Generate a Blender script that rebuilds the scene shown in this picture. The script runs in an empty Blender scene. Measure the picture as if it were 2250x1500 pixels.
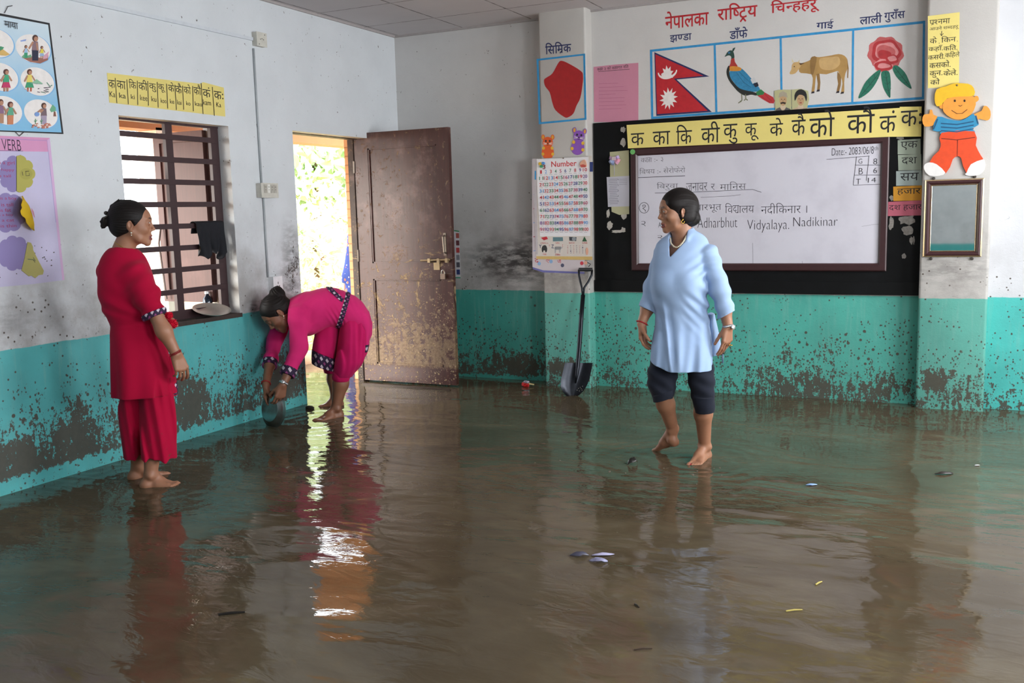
import bpy, bmesh, math, random
import numpy as np
from mathutils import Vector, Matrix

SC = bpy.context.scene
COL = SC.collection
# ------------------------------------------------------------------ camera
H = 1.43
FPX, YAW, PITCH, ROLL = 2095.46, 0.45252, -0.13382, -0.02586
_cy, _sy = math.cos(YAW), math.sin(YAW)
FW = np.array([-_sy*math.cos(PITCH), _cy*math.cos(PITCH), math.sin(PITCH)])
_r0 = np.array([_cy, _sy, 0.0]); _u0 = np.cross(_r0, FW)
RT = math.cos(ROLL)*_r0 + math.sin(ROLL)*_u0
UP = -math.sin(ROLL)*_r0 + math.cos(ROLL)*_u0
CAMP = np.array([0.0, 0.0, H])
cd = bpy.data.cameras.new('camera'); cam = bpy.data.objects.new('camera', cd); COL.objects.link(cam)
cd.sensor_width = 36.0; cd.lens = 36.0*FPX/2250.0; cd.clip_start = 0.02; cd.clip_end = 200
cam.matrix_world = Matrix(((RT[0], UP[0], -FW[0], 0), (RT[1], UP[1], -FW[1], 0), (RT[2], UP[2], -FW[2], H), (0, 0, 0, 1)))
SC.camera = cam
# ------------------------------------------------------------------ light
SC.view_settings.view_transform = 'Standard'; SC.view_settings.look = 'None'
SC.view_settings.gamma = 1.0; SC.view_settings.use_curve_mapping = False
SC.view_settings.exposure = 0.0
SC.cycles.max_bounces = 8; SC.cycles.adaptive_threshold = 0.02; SC.cycles.caustics_reflective = False; SC.cycles.caustics_refractive = False
W = bpy.data.worlds.new('sky'); SC.world = W; W.use_nodes = True
_bg = W.node_tree.nodes['Background']
_bg.inputs[0].default_value = (0.92, 0.96, 1.0, 1); _bg.inputs[1].default_value = 9.0
_sun = bpy.data.lights.new('sun', 'SUN'); _sun.energy = 4.5; _sun.angle = math.radians(26); _sun.color = (1, .93, .80)
sun = bpy.data.objects.new('sun', _sun); COL.objects.link(sun)
sun.rotation_euler = Vector((0.50, 0.80, -0.22)).to_track_quat('-Z', 'Y').to_euler()
def window_light(name, loc, rot, sx, sy, power, color=(0.98, 0.985, 1.0)):
    l = bpy.data.lights.new(name, 'AREA'); l.shape = 'RECTANGLE'; l.size = sx; l.size_y = sy
    l.energy = power; l.color = color
    o = bpy.data.objects.new(name, l); COL.objects.link(o); o.location = loc; o.rotation_euler = rot
    return o
# daylight through the three windows of the right-hand wall
RWX, RYB = 2.05, -2.3            # right wall x, rear wall y
RWIN = [(-0.9, 0.5), (1.9, 3.3), (4.7, 6.3)]
for a, b in RWIN:
    window_light('daylight', (RWX+0.10, (a+b)/2, 1.62), (0, math.radians(90), 0), 1.30, b-a, (48, 105, 128)[RWIN.index((a, b))])

# ------------------------------------------------------------------ helpers
def s2l(c):
    return tuple((v/12.92 if v <= 0.04045 else ((v+0.055)/1.055)**2.4) for v in c)
def hexc(h):
    return s2l((int(h[0:2], 16)/255, int(h[2:4], 16)/255, int(h[4:6], 16)/255)) + (1.0,)
def ray(x, y):
    return FW + RT*(x-1125)/FPX - UP*(y-750)/FPX
def depth_of(p):
    return float((np.array(p)-CAMP) @ FW)
def at_depth(x, y, d):
    return CAMP + ray(x, y)*d
class Wall:
    """a flat wall: u runs to the right in the picture, v is height, h stands off the wall"""
    def __init__(s, axis, c): s.axis, s.c = axis, c
    def uv(s, x, y):
        d = ray(x, y); i = 0 if s.axis == 'x' else 1
        p = CAMP + d*((s.c-CAMP[i])/d[i])
        return (p[1], p[2]) if s.axis == 'x' else (p[0], p[2])
    def pt(s, u, v, h=0.0):
        return (s.c+h, u, v) if s.axis == 'x' else (u, s.c-h, v)
    def P(s, x, y, h=0.0):
        return s.pt(*s.uv(x, y), h)
def floor_pt(x, y, z=0.0):
    d = ray(x, y); return CAMP + d*((z-H)/d[2])

class MB:
    def __init__(s): s.v = []; s.f = []; s.mi = []
    def add(s, vs, fs, mi=0):
        n = len(s.v); s.v += [tuple(map(float, v)) for v in vs]
        s.f += [tuple(i+n for i in f) for f in fs]; s.mi += [mi]*len(fs); return s
    def box(s, lo, hi, mi=0):
        x0, y0, z0 = lo; x1, y1, z1 = hi
        vs = [(x0,y0,z0),(x1,y0,z0),(x1,y1,z0),(x0,y1,z0),(x0,y0,z1),(x1,y0,z1),(x1,y1,z1),(x0,y1,z1)]
        return s.add(vs, [(0,3,2,1),(4,5,6,7),(0,1,5,4),(1,2,6,5),(2,3,7,6),(3,0,4,7)], mi)
    def obox(s, c, ax, ay, az, mi=0):
        c, ax, ay, az = map(np.array, (c, ax, ay, az)); vs = []
        for k in (-1, 1):
            for i, j in ((-1,-1),(1,-1),(1,1),(-1,1)): vs.append(c+i*ax+j*ay+k*az)
        return s.add(vs, [(0,3,2,1),(4,5,6,7),(0,1,5,4),(1,2,6,5),(2,3,7,6),(3,0,4,7)], mi)
    def tube(s, pts, r, n=10, mi=0, cap=True):
        pts = [np.array(p, float) for p in pts]; m = len(pts)
        rs = r if hasattr(r, '__len__') else [r]*m
        t0 = pts[1]-pts[0]; ref = np.array([0, 0, 1.0])
        if abs(t0 @ ref) > 0.9*np.linalg.norm(t0): ref = np.array([0, 1.0, 0])
        rings = []; a = None
        for i, p in enumerate(pts):
            t = pts[min(i+1, m-1)]-pts[max(i-1, 0)]; t = t/(np.linalg.norm(t)+1e-12)
            a = (ref if a is None else a); a = a-t*(a @ t); a /= (np.linalg.norm(a)+1e-12); b = np.cross(t, a)
            rings.append([p+rs[i]*(math.cos(2*math.pi*k/n)*a+math.sin(2*math.pi*k/n)*b) for k in range(n)])
        vs = [v for rg in rings for v in rg]; fs = []
        for i in range(m-1):
            for k in range(n):
                fs.append((i*n+k, i*n+(k+1) % n, (i+1)*n+(k+1) % n, (i+1)*n+k))
        if cap: fs += [tuple(range(n))[::-1], tuple((m-1)*n+k for k in range(n))]
        return s.add(vs, fs, mi)
    def lathe(s, prof, c=(0,0,0), ax=((1,0,0),(0,1,0),(0,0,1)), n=32, mi=0, caps=True):
        c = np.array(c, float); X, Y, Z = (np.array(a, float) for a in ax); vs = []; m = len(prof)
        for r, z in prof:
            for k in range(n):
                a = 2*math.pi*k/n; vs.append(c+X*r*math.cos(a)+Y*r*math.sin(a)+Z*z)
        fs = [(i*n+k, i*n+(k+1) % n, (i+1)*n+(k+1) % n, (i+1)*n+k) for i in range(m-1) for k in range(n)]
        if caps: fs += [tuple(range(n))[::-1], tuple((m-1)*n+k for k in range(n))]
        return s.add(vs, fs, mi)
    def ball(s, c, r, n=12, mi=0):
        r = (r, r, r) if not hasattr(r, '__len__') else r
        prof = [(math.sin(math.pi*i/n), -math.cos(math.pi*i/n)) for i in range(n+1)]
        prof[0] = (1e-4, -1); prof[-1] = (1e-4, 1)
        return s.lathe(prof, c, ((r[0],0,0),(0,r[1],0),(0,0,r[2])), n*2, mi)
    def prism(s, wall, pts, h0, h1, mi=0):
        """a flat shape on a wall, from u,v outline"""
        n = len(pts)
        a = sum(pts[i][0]*pts[(i+1) % n][1]-pts[(i+1) % n][0]*pts[i][1] for i in range(n))
        if a < 0: pts = pts[::-1]
        vs = [wall.pt(u, v, h0) for u, v in pts]+[wall.pt(u, v, h1) for u, v in pts]
        fs = [tuple(range(n, 2*n))]+[(i, (i+1) % n, n+(i+1) % n, n+i) for i in range(n)]
        return s.add(vs, fs, mi)
    def build(s, name, mats, parent=None, smooth=False, loc=None):
        me = bpy.data.meshes.new(name); me.from_pydata(s.v, [], s.f); me.update()
        mats = mats if isinstance(mats, (list, tuple)) else [mats]
        for m in mats: me.materials.append(m)
        if len(mats) > 1: me.polygons.foreach_set('material_index', s.mi)
        if smooth:
            me.polygons.foreach_set('use_smooth', [True]*len(me.polygons))
            if smooth != 'all': me.set_sharp_from_angle(angle=math.radians(38))
        o = bpy.data.objects.new(name, me); COL.objects.link(o)
        if parent is not None:
            o.parent = parent; o.matrix_parent_inverse = Matrix.Translation(-Vector(parent.location)) if parent.type == 'EMPTY' else Matrix()
        return o
def tag(o, label=None, cat=None, group=None, kind=None):
    if label: o['label'] = label
    if cat: o['category'] = cat
    if group: o['group'] = group
    if kind: o['kind'] = kind
    return o
def thing(name, loc, label, cat, group=None):
    o = bpy.data.objects.new(name, None); COL.objects.link(o); o.location = tuple(map(float, loc)); o.empty_display_size = .05
    return tag(o, label, cat, group)
def copy_tree(o, parent=None):
    c = o.copy(); COL.objects.link(c)
    if parent is not None: c.parent = parent
    for ch in list(o.children): copy_tree(ch, c)
    return c

# ------------------------------------------------------------------ materials
class NT:
    def __init__(s, name):
        s.m = bpy.data.materials.new(name); s.m.use_nodes = True; s.t = s.m.node_tree; s.b = s.t.nodes['Principled BSDF']
    def n(s, typ, **kw):
        x = s.t.nodes.new(typ)
        for k, v in kw.items(): setattr(x, k, v)
        return x
    def l(s, a, b): s.t.links.new(a, b)
    def val(s, x, sock):
        if hasattr(x, 'is_linked'): s.l(x, sock)
        else: sock.default_value = x
    def math(s, op, a, b=0.0, c=None, clamp=False):
        x = s.n('ShaderNodeMath', operation=op, use_clamp=clamp); s.val(a, x.inputs[0]); s.val(b, x.inputs[1])
        if c is not None: s.val(c, x.inputs[2])
        return x.outputs[0]
    def pos(s): return s.n('ShaderNodeNewGeometry').outputs['Position']
    def obj(s): return s.n('ShaderNodeTexCoord').outputs['Object']
    def sep(s, v):
        x = s.n('ShaderNodeSeparateXYZ'); s.l(v, x.inputs[0]); return x.outputs
    def noise(s, v, scale, detail=4, rough=.55, dist=0.0, which='Fac'):
        x = s.n('ShaderNodeTexNoise'); s.l(v, x.inputs['Vector']); x.inputs['Scale'].default_value = scale
        x.inputs['Detail'].default_value = detail; x.inputs['Roughness'].default_value = rough; x.inputs['Distortion'].default_value = dist
        return x.outputs[which]
    def voro(s, v, scale, feature='F1', out='Distance', rnd=1.0):
        x = s.n('ShaderNodeTexVoronoi', feature=feature); s.l(v, x.inputs['Vector']); x.inputs['Scale'].default_value = scale
        x.inputs['Randomness'].default_value = rnd
        return x.outputs[out]
    def scale(s, v, xyz):
        x = s.n('ShaderNodeMapping'); s.l(v, x.inputs[0]); x.inputs['Scale'].default_value = xyz; return x.outputs[0]
    def step(s, x, e0, e1):
        r = s.n('ShaderNodeMapRange', interpolation_type='SMOOTHSTEP'); s.val(x, r.inputs[0]); s.val(e0, r.inputs[1]); s.val(e1, r.inputs[2])
        return r.outputs[0]
    def mix(s, f, a, b):
        x = s.n('ShaderNodeMix', data_type='RGBA'); s.val(f, x.inputs[0])
        for q, k in ((a, 6), (b, 7)):
            if hasattr(q, 'is_linked'): s.l(q, x.inputs[k])
            else: x.inputs[k].default_value = q if len(q) == 4 else (*q, 1)
        return x.outputs[2]
    def base(s, c): s.val(c, s.b.inputs['Base Color'])
    def rough(s, r): s.val(r, s.b.inputs['Roughness'])
    def bump(s, h, strength=.3, dist=.01):
        x = s.n('ShaderNodeBump'); s.l(h, x.inputs['Height']); x.inputs['Strength'].default_value = strength; x.inputs['Distance'].default_value = dist
        s.l(x.outputs[0], s.b.inputs['Normal'])
_mc = {}
def flat(h, rough=.75, metal=0.0, var=.06, name=None, scale=30, spec=None, sheen=0):
    """one colour with a little worn variation"""
    key = (h, rough, metal, var, scale, spec, sheen)
    if key in _mc: return _mc[key]
    t = NT(name or 'finish_'+h); c = hexc(h)
    f = t.noise(t.pos(), scale, 5)
    lo = tuple(max(0, v*(1-var*2)) for v in c[:3])+(1,); hi = tuple(min(1, v*(1+var*2)) for v in c[:3])+(1,)
    t.base(t.mix(f, lo, hi)); t.rough(rough); t.b.inputs['Metallic'].default_value = metal
    if spec is not None: t.b.inputs['Specular IOR Level'].default_value = spec
    if sheen: t.b.inputs['Sheen Weight'].default_value = sheen
    _mc[key] = t.m; return t.m
def paper(h, var=.05, rough=.7):
    key = ('paper', h)
    if key in _mc: return _mc[key]
    t = NT('paper_'+h); c = hexc(h)
    f = t.noise(t.pos(), 9, 6); g = t.noise(t.pos(), 140, 2)
    lo = tuple(v*(1-var*2.2) for v in c[:3])+(1,)
    t.base(t.mix(f, lo, c)); t.rough(rough)
    t.bump(t.math('ADD', f, t.math('MULTIPLY', g, .1)), .25, .012)
    _mc[key] = t.m; return t.m
INK = flat('17161c', .6, var=.1)
MUD = hexc('4d4238')
def wall_mat(name, teal, blobs=(), white='d3d4d6', grey=.5, mudline=.30, fresh=0.05, dark=(), heavy=0.0, spots=0.0):
    t = NT(name); p = t.pos(); x, y, z = t.sep(p)
    n1 = t.noise(p, 3.2, 6, .6); n2 = t.noise(p, 30, 6, .65); n3 = t.noise(p, 9, 5, .6); n4 = t.noise(p, 120, 3)
    # the two paints
    edge = t.math('ADD', z, t.math('MULTIPLY', t.math('SUBTRACT', n3, .5), .018))
    up = t.step(edge, .772, .777)
    wcol = t.mix(t.step(n1, .3, .75), hexc(white), tuple(v*.93 for v in hexc(white)[:3]))
    tl = hexc(teal)
    tcol = t.mix(t.step(n1, .25, .8), tl, tuple(v*.80 for v in tl[:3]))
    streak = t.noise(t.scale(p, (14, 14, 1.2)), 3, 4)
    tcol = t.mix(t.math('MULTIPLY', t.step(streak, .50, .75), .30), tcol, hexc('8ab8ad'))
    tcol = t.mix(t.math('MULTIPLY', t.step(t.noise(p, 1.7, 6, .62), .46, .66), .45), tcol, tuple(v*.62+.02 for v in tl[:3]))
    col = t.mix(up, tcol, wcol)
    # grubby band where hands and bags rub the white paint
    g = t.math('MULTIPLY', t.step(z, 1.75, .85), t.step(t.noise(p, 2.6, 7, .68), .34, .72))
    g = t.math('MULTIPLY', g, t.math('MULTIPLY', up, grey))
    col = t.mix(g, col, hexc('8d8883'))
    # scuffs and small specks
    sc = t.noise(t.scale(p, (1, 1, 2.2)), 17, 8, .75, 1.2)
    sm = t.math('MULTIPLY', t.step(sc, .635, .68), t.step(z, 1.75, 1.05))
    col = t.mix(t.math('MULTIPLY', sm, .75), col, hexc('55504b'))
    v1 = t.voro(p, 24); r1 = t.noise(p, 4.0, 2)
    spot = t.math('MULTIPLY', t.step(v1, .17, .12), t.step(t.math('SUBTRACT', r1, t.math('MULTIPLY', z, .10)), .40, .44))
    spot = t.math('MULTIPLY', spot, t.step(z, 1.3, .95))
    # mud thrown up from the floor
    ramp = t.step(z, mudline*2.3, 0.0)
    bl = None
    for (c, r, w) in blobs:
        d = t.n('ShaderNodeVectorMath', operation='SUBTRACT'); t.l(p, d.inputs[0]); d.inputs[1].default_value = c
        e = t.scale(d.outputs[0], tuple(1/q for q in r)); ln = t.n('ShaderNodeVectorMath', operation='LENGTH'); t.l(e, ln.inputs[0])
        k = t.math('MULTIPLY', t.step(ln.outputs['Value'], 1.0, .15), w)
        bl = k if bl is None else t.math('MAXIMUM', bl, k)
    drips = t.noise(t.scale(p, (26, 26, 7)), 1.6, 7, .66)
    m = t.math('ADD', t.math('MULTIPLY', ramp, .40), drips)
    if bl is not None: m = t.math('ADD', m, t.math('MULTIPLY', bl, .25))
    m = t.math('ADD', m, t.math('MULTIPLY', t.math('SUBTRACT', n2, .5), .8))
    m = t.math('ADD', m, t.math('MULTIPLY', t.math('SUBTRACT', n3, .5), .6))
    m = t.math('ADD', m, t.math('MULTIPLY', t.math('SUBTRACT', t.noise(p, 85, 3, .6), .5), .55))
    mud = t.step(m, .79-heavy, .84-heavy)
    v2 = t.voro(t.scale(p, (1, 1, .75)), 42); v3 = t.voro(p, 15)
    den = t.step(z, .75, .18)
    hi = t.step(z, .95, .60)
    sp2 = t.math('MULTIPLY', t.math('MULTIPLY', t.step(v2, .27, .20), hi), t.step(t.math('ADD', n3, t.math('MULTIPLY', den, .22)), .60-spots, .66-spots))
    sp3 = t.math('MULTIPLY', t.math('MULTIPLY', t.step(v3, .19, .14), hi), t.step(t.math('ADD', n1, t.math('MULTIPLY', den, .18)), .60-spots, .63-spots))
    mud = t.math('MAXIMUM', mud, t.math('MAXIMUM', sp2, sp3))
    if fresh: mud = t.math('MULTIPLY', mud, t.math('MAXIMUM', t.step(t.math('ADD', z, t.math('MULTIPLY', t.math('SUBTRACT', n2, .5), .16)), fresh*.98, fresh*1.12), t.step(n2, .60, .63)))
    mud = t.math('MAXIMUM', mud, spot)
    mcol = t.mix(n2, tuple(v*.7 for v in MUD[:3]), tuple(v*1.25 for v in MUD[:3]))
    col = t.mix(t.math('MULTIPLY', mud, .93), col, mcol)
    # smoky black rubs
    for (c, r, w) in dark:
        d = t.n('ShaderNodeVectorMath', operation='SUBTRACT'); t.l(p, d.inputs[0]); d.inputs[1].default_value = c
        e = t.scale(d.outputs[0], tuple(1/q for q in r)); ln = t.n('ShaderNodeVectorMath', operation='LENGTH'); t.l(e, ln.inputs[0])
        k = t.math('MULTIPLY', t.step(ln.outputs['Value'], 1.0, .1), w)
        k = t.math('MULTIPLY', k, t.step(t.noise(t.scale(p, (5, 5, 16)), 1.6, 6, .65), .36, .62))
        col = t.mix(k, col, hexc('2e2c2b'))
    t.base(col)
    t.rough(t.mix(mud, (.55,)*3, (.8,)*3))
    t.bump(t.math('ADD', t.math('MULTIPLY', n4, .35), t.math('ADD', n2, t.math('MULTIPLY', mud, .6))), .22, .006)
    return t.m
def wood_mat(name, h, dark=.55, rough=.5, muddy=None):
    t = NT(name); p = t.pos(); x, y, z = t.sep(p); c = hexc(h)
    g = t.noise(t.scale(p, (22, 22, 1.3)), 2.5, 6, .6); n = t.noise(p, 5, 6, .62)
    col = t.mix(t.step(g, .25, .8), tuple(v*dark for v in c[:3]), c)
    col = t.mix(t.math('MULTIPLY', t.step(n, .5, .8), .25), col, tuple(min(1, v*1.9+.05) for v in c[:3]))
    r = rough
    if muddy:
        top = muddy; mc = hexc('a68e6c')
        a = t.noise(t.scale(p, (1, 1, .55)), 7, 8, .7, .6); b = t.noise(p, 46, 5, .7); v = t.voro(p, 60); v2 = t.voro(p, 23); w = t.noise(p, 16, 6, .68, .5)
        foot = t.step(t.math('ADD', z, t.math('MULTIPLY', b, .05)), .165, .20)
        dens = t.math('MULTIPLY', t.step(z, 1.30, .25), .27)
        m1 = t.math('MULTIPLY', t.step(t.math('ADD', w, t.math('MULTIPLY', t.step(z, .85, .2), .20)), .58, .68), foot)          # smeared mud of the lower panel
        m2 = t.math('MULTIPLY', t.step(v, .25, .17), t.step(t.math('ADD', n, dens), .60, .68))                                    # fine spatter
        m3 = t.math('MULTIPLY', t.step(v2, .22, .15), t.step(t.math('ADD', a, dens), .60, .66))                                   # thrown drops
        m4 = t.math('MULTIPLY', t.step(a, .575, .61), t.math('MULTIPLY', t.step(z, .58, .72), t.step(z, 1.18, .98)))                # hand-sized splashes about the lock rail
        wipe = t.math('MULTIPLY', t.step(t.noise(t.scale(p, (3, 3, 17)), 2.2, 5, .6, .8), .62, .68), t.math('MULTIPLY', t.step(z, .80, .88), t.step(z, 1.42, 1.05)))
        m = t.math('MAXIMUM', t.math('MAXIMUM', t.math('MULTIPLY', m1, .5), m2), t.math('MAXIMUM', t.math('MAXIMUM', m3, m4), t.math('MULTIPLY', wipe, .75)))
        dust = t.math('MULTIPLY', t.step(n, .50, .72), t.math('MULTIPLY', t.step(z, 1.05, 1.7), .22))
        col = t.mix(dust, col, hexc('b09590'))
        col = t.mix(t.math('MULTIPLY', m, .92), col, t.mix(t.step(b, .3, .6), hexc('75603f'), mc))
        t.bump(t.math('ADD', t.math('MULTIPLY', m, .8), t.math('MULTIPLY', g, .3)), .35, .006)
        r = t.mix(m, (rough,)*3, (.75,)*3)
    else:
        t.bump(g, .15, .004)
    t.base(col); t.rough(r)
    return t.m
# ------------------------------------------------------------------ the room
LX, LXO = -4.64, -4.87          # inner and outer face of the left wall
YA, YB, YP = 7.345, 7.28, 7.15  # back wall by the door, blackboard wall, pillar fronts
CZ = 2.99
WL, WA, WB, WP = Wall('x', LX), Wall('y', YA), Wall('y', YB), Wall('y', YP)
WIN_Y0, WIN_Y1, WIN_Z0, WIN_Z1 = 4.24, 5.18, 0.775, 2.12
DR_Y0, DR_Y1, DR_Z = 5.87, 6.925, 2.135
def structure(name, mb, mats, label=None, smooth=False):
    o = mb.build(name, mats, smooth=smooth); tag(o, label, kind='structure'); return o
m_left = wall_mat('painted_plaster_left', '58b9bb', blobs=[((LX, 4.62, .30), (.4, .30, .30), 1.0), ((LX, 3.25, .10), (.4, .55, .26), 1.0), ((LX, 3.75, .18), (.4, .20, .42), .85),
        ((LX, 5.60, .28), (.4, .28, .30), .9), ((LX, 5.79, 1.05), (.4, .13, .38), 1.0), ((LX, 5.60, .86), (.4, .10, .18), .6), ((LX, 5.42, .80), (.4, .07, .10), .9)], fresh=.075, white='d6dbdf', grey=.75, heavy=.02, dark=[((LX, 5.78, 1.12), (.3, .16, .42), .55), ((LX, 5.66, .90), (.3, .26, .22), .5), ((LX, 3.3, .93), (.3, .5, .16), .25), ((LX, 5.33, .80), (.3, .08, .10), .8)])
m_back = wall_mat('painted_plaster_back', '52b3a3', blobs=[((-1.15, YB, .10), (.50, .4, .26), .75), ((-.95, YB, .40), (.14, .4, .22), .85), ((-1.25, YB, .33), (.10, .4, .20), .8), ((-.62, YB, .12), (.22, .4, .2), .5), ((-2.1, YB, .25), (.22, .4, .16), .6), ((-.2, YP, .22), (.3, .4, .2), .55), ((-2.98, YP, .18), (.3, .3, .16), .95), ((-2.99, YP, .52), (.06, .3, .06), 1.0)], fresh=0.0, white='d0cecb', grey=.8, heavy=-.13, spots=.05)
m_pier_dim = wall_mat('painted_plaster_pier_dimmed', '5fae9f', blobs=[((-.2, YP, .22), (.14, .3, .16), .8), ((-2.98, YP, .18), (.2, .3, .14), .9), ((-2.99, YP, .52), (.06, .3, .06), 1.0)], fresh=0.0, white='bcb9b4', grey=1.0, heavy=-.09, spots=.02, dark=[((-.12, YP, .97), (.5, .3, .17), .35), ((-2.97, YP, .92), (.4, .3, .12), .3)])  # paint greyed to put the piers' weaker light into colour, plus mud and rubs
m_recess_bright = wall_mat('painted_plaster_recess_brightened', '4fc4bd', fresh=0.0, white='d2d4d8', grey=.25, heavy=-.15)  # same paint lightened, the recess's stronger light put into its colour
m_walla = wall_mat('painted_plaster_corner', '48a99c', blobs=[((-3.55, YA, .16), (.35, .4, .14), .8)], fresh=.03, white='cdccca', grey=.85, mudline=.2,
        dark=[((-3.55, YA, 1.05), (.62, .4, .22), .9), ((-3.25, YA, 1.22), (.35, .4, .22), .7), ((-3.45, YA, .93), (.7, .4, .22), .55)])
m_plain = wall_mat('painted_plaster_rear', '46b3b0', fresh=0, white='d2d4d6')
T = LXO
mb = MB()
for a, b, z0, z1 in ((RYB, WIN_Y0, 0, 3.1), (WIN_Y0, WIN_Y1, 0, WIN_Z0), (WIN_Y0, WIN_Y1, WIN_Z1, 3.1), (WIN_Y1, DR_Y0, 0, 3.1), (DR_Y0, DR_Y1, DR_Z, 3.1), (DR_Y1, YA+.2, 0, 3.1)):
    mb.box((T, a, z0-.05), (LX, b, z1))
wall_left = structure('wall_left', mb, m_left)
mb = MB(); mb.box((LX-.2, YA, -.05), (-3.1, YA+.2, 3.1)); wall_corner = structure('wall_back', mb, m_walla)
mb = MB(); mb.box((-3.1, YB, -.05), (-.12, YB+.25, 3.1)); wall_board = structure('wall_front', mb, m_back)
mb = MB(); mb.box((-.12, YB, -.05), (RWX+.2, YB+.25, 3.1)); structure('wall_recess', mb, m_recess_bright)
def rounded_pillar(x0, x1):
    """a plastered pier whose arrises are slightly rounded off"""
    m = MB(); r = .018; prof = []
    for cx, a0 in ((x0+r, 180), (x1-r, 270)):
        for k in range(5):
            a = math.radians(a0+90*k/4); prof.append((cx+r*math.cos(a), YP+r+r*math.sin(a)))
    prof = [(x0, YB+.05)]+prof+[(x1, YB+.05)]; n = len(prof)
    m.add([(x, y, z) for z in (-.05, 3.05) for x, y in prof], [(i, i+1, n+i+1, n+i) for i in range(n-1)])
    return m
pillar_1 = structure('trim_1', rounded_pillar(-3.175, -2.775), m_pier_dim, smooth=True)
pillar_2 = structure('trim_2', rounded_pillar(-.338, .092), m_pier_dim, smooth=True)
# right wall with its three window openings, rear wall
mb = MB(); ys = [RYB]+[v for w in RWIN for v in w]+[YB+.2]
for i in range(0, len(ys), 2): mb.box((RWX, ys[i], -.05), (RWX+.2, ys[i+1], 3.1))
for a, b in RWIN: mb.box((RWX, a, -.05), (RWX+.2, b, .95)); mb.box((RWX, a, 2.30), (RWX+.2, b, 3.1))
structure('wall_right', mb, m_plain)
mb = MB(); mb.box((T, RYB-.2, -.05), (RWX+.2, RYB, 3.1)); structure('wall_rear', mb, m_plain)
iron = flat('38272a', .5, .3, .12)
for i, (a, b) in enumerate(RWIN):
    mb = MB()
    for z in (.95, 2.26): mb.box((RWX+.05, a, z), (RWX+.09, b, z+.04))
    for y in (a, (a+b)/2-.02, b-.04): mb.box((RWX+.05, y, .95), (RWX+.09, y+.04, 2.30))
    structure('window_%d' % (i+2), mb, iron)
# suspended ceiling of square boards in thin metal tees
t = NT('ceiling_boards'); p = t.pos(); x, y, z = t.sep(p)
def gridline(v, off, pitch, w):
    q = t.math('FRACT', t.math('DIVIDE', t.math('ADD', v, 100*pitch-off), pitch))
    return t.math('MINIMUM', q, t.math('SUBTRACT', 1.0, q)), w/pitch
gx, wx = gridline(x, -4.595, .64, .006); gy, wy = gridline(y, 6.865, .64, .006)
g = t.math('MINIMUM', gx, gy); ln = t.step(g, wx*1.1, wx*.6)
n = t.noise(p, 2.2, 5); tone = t.voro(t.scale(p, (1/.64, 1/.64, 0.01)), 1.0, out='Color')
col = t.mix(n, hexc('b9b3b4'), hexc('c9c4c4')); col = t.mix(ln, col, t.mix(t.step(t.noise(p, 9, 3), .4, .62), hexc('8f8683'), hexc('3a302e')))
t.base(col); t.rough(.8); t.bump(t.math('SUBTRACT', t.math('MULTIPLY', t.noise(p, 120, 2), .2), t.math('MULTIPLY', ln, 1.0)), .3, .004)
mb = MB(); mb.box((T, RYB-.2, CZ), (RWX+.2, YA+.2, CZ+.08)); structure('ceiling', mb, t.m)
for name, lo, hi in (('trim_3', (LX, RYB, CZ-.016), (LX+.016, YA, CZ)), ('trim_4', (LX, YA-.016, CZ-.016), (-3.175, YA, CZ)), ('trim_5', (-2.775, YB-.016, CZ-.016), (-.338, YB, CZ)), ('trim_6', (.092, YB-.016, CZ-.016), (RWX, YB, CZ))):
    mb = MB(); mb.box(lo, hi); structure(name, mb, flat('a8a2a0', .7))
# floor under the flood, and the water itself
mb = MB(); mb.box((T-.02, RYB-.2, -.12), (RWX+.2, YA+.2, -.03)); structure('floor', mb, flat('6b5a48', .8, scale=6))
t = NT('muddy_flood_water'); p = t.pos()
a = t.noise(t.scale(p, (1.0, 1.7, 1)), .9, 5, .6, .8); b = t.noise(t.scale(p, (1, 2.0, 1)), 2.3, 4, .55, 1.4)
t.base(t.mix(t.step(a, .3, .72), hexc('4d4333'), t.mix(t.step(b, .35, .75), hexc('635946'), hexc('584c3a'))))
t.rough(.03); t.b.inputs['IOR'].default_value = 1.29
# ripples: slow swell, a chop running across the room and rings around the walkers' feet
sw = t.noise(t.scale(p, (.9, 1.5, 1)), 1.6, 2, .5, .6); ch = t.noise(t.scale(p, (1.0, 2.1, 1)), 6.5, 3, .5, 1.0); fi = t.noise(t.scale(p, (1.0, 2.0, 1)), 21, 2, .5, .8)
calm = t.step(t.noise(p, .8, 2), .32, .68)
h = t.math('ADD', t.math('MULTIPLY', sw, 1.0), t.math('MULTIPLY', t.math('MULTIPLY_ADD', calm, .14, .045), ch))
h = t.math('ADD', h, t.math('MULTIPLY', t.math('MULTIPLY_ADD', calm, .020, .006), fi))
for (cx, cy, ph, am) in ((-1.42, 5.2, 60, .05), (-4.1, 5.4, 52, .05), (-3.95, 3.72, 60, .03), (-2.05, 4.55, 46, .02)):
    d = t.n('ShaderNodeVectorMath', operation='DISTANCE'); t.l(p, d.inputs[0]); d.inputs[1].default_value = (cx, cy, 0)
    rr = t.math('ADD', d.outputs['Value'], t.math('MULTIPLY', a, .22))
    w = t.math('MULTIPLY', t.math('SINE', t.math('MULTIPLY', rr, ph)), t.math('MULTIPLY', t.step(rr, 1.1, .15), am))
    h = t.math('ADD', h, w)
t.bump(h, .55, .034)
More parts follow.
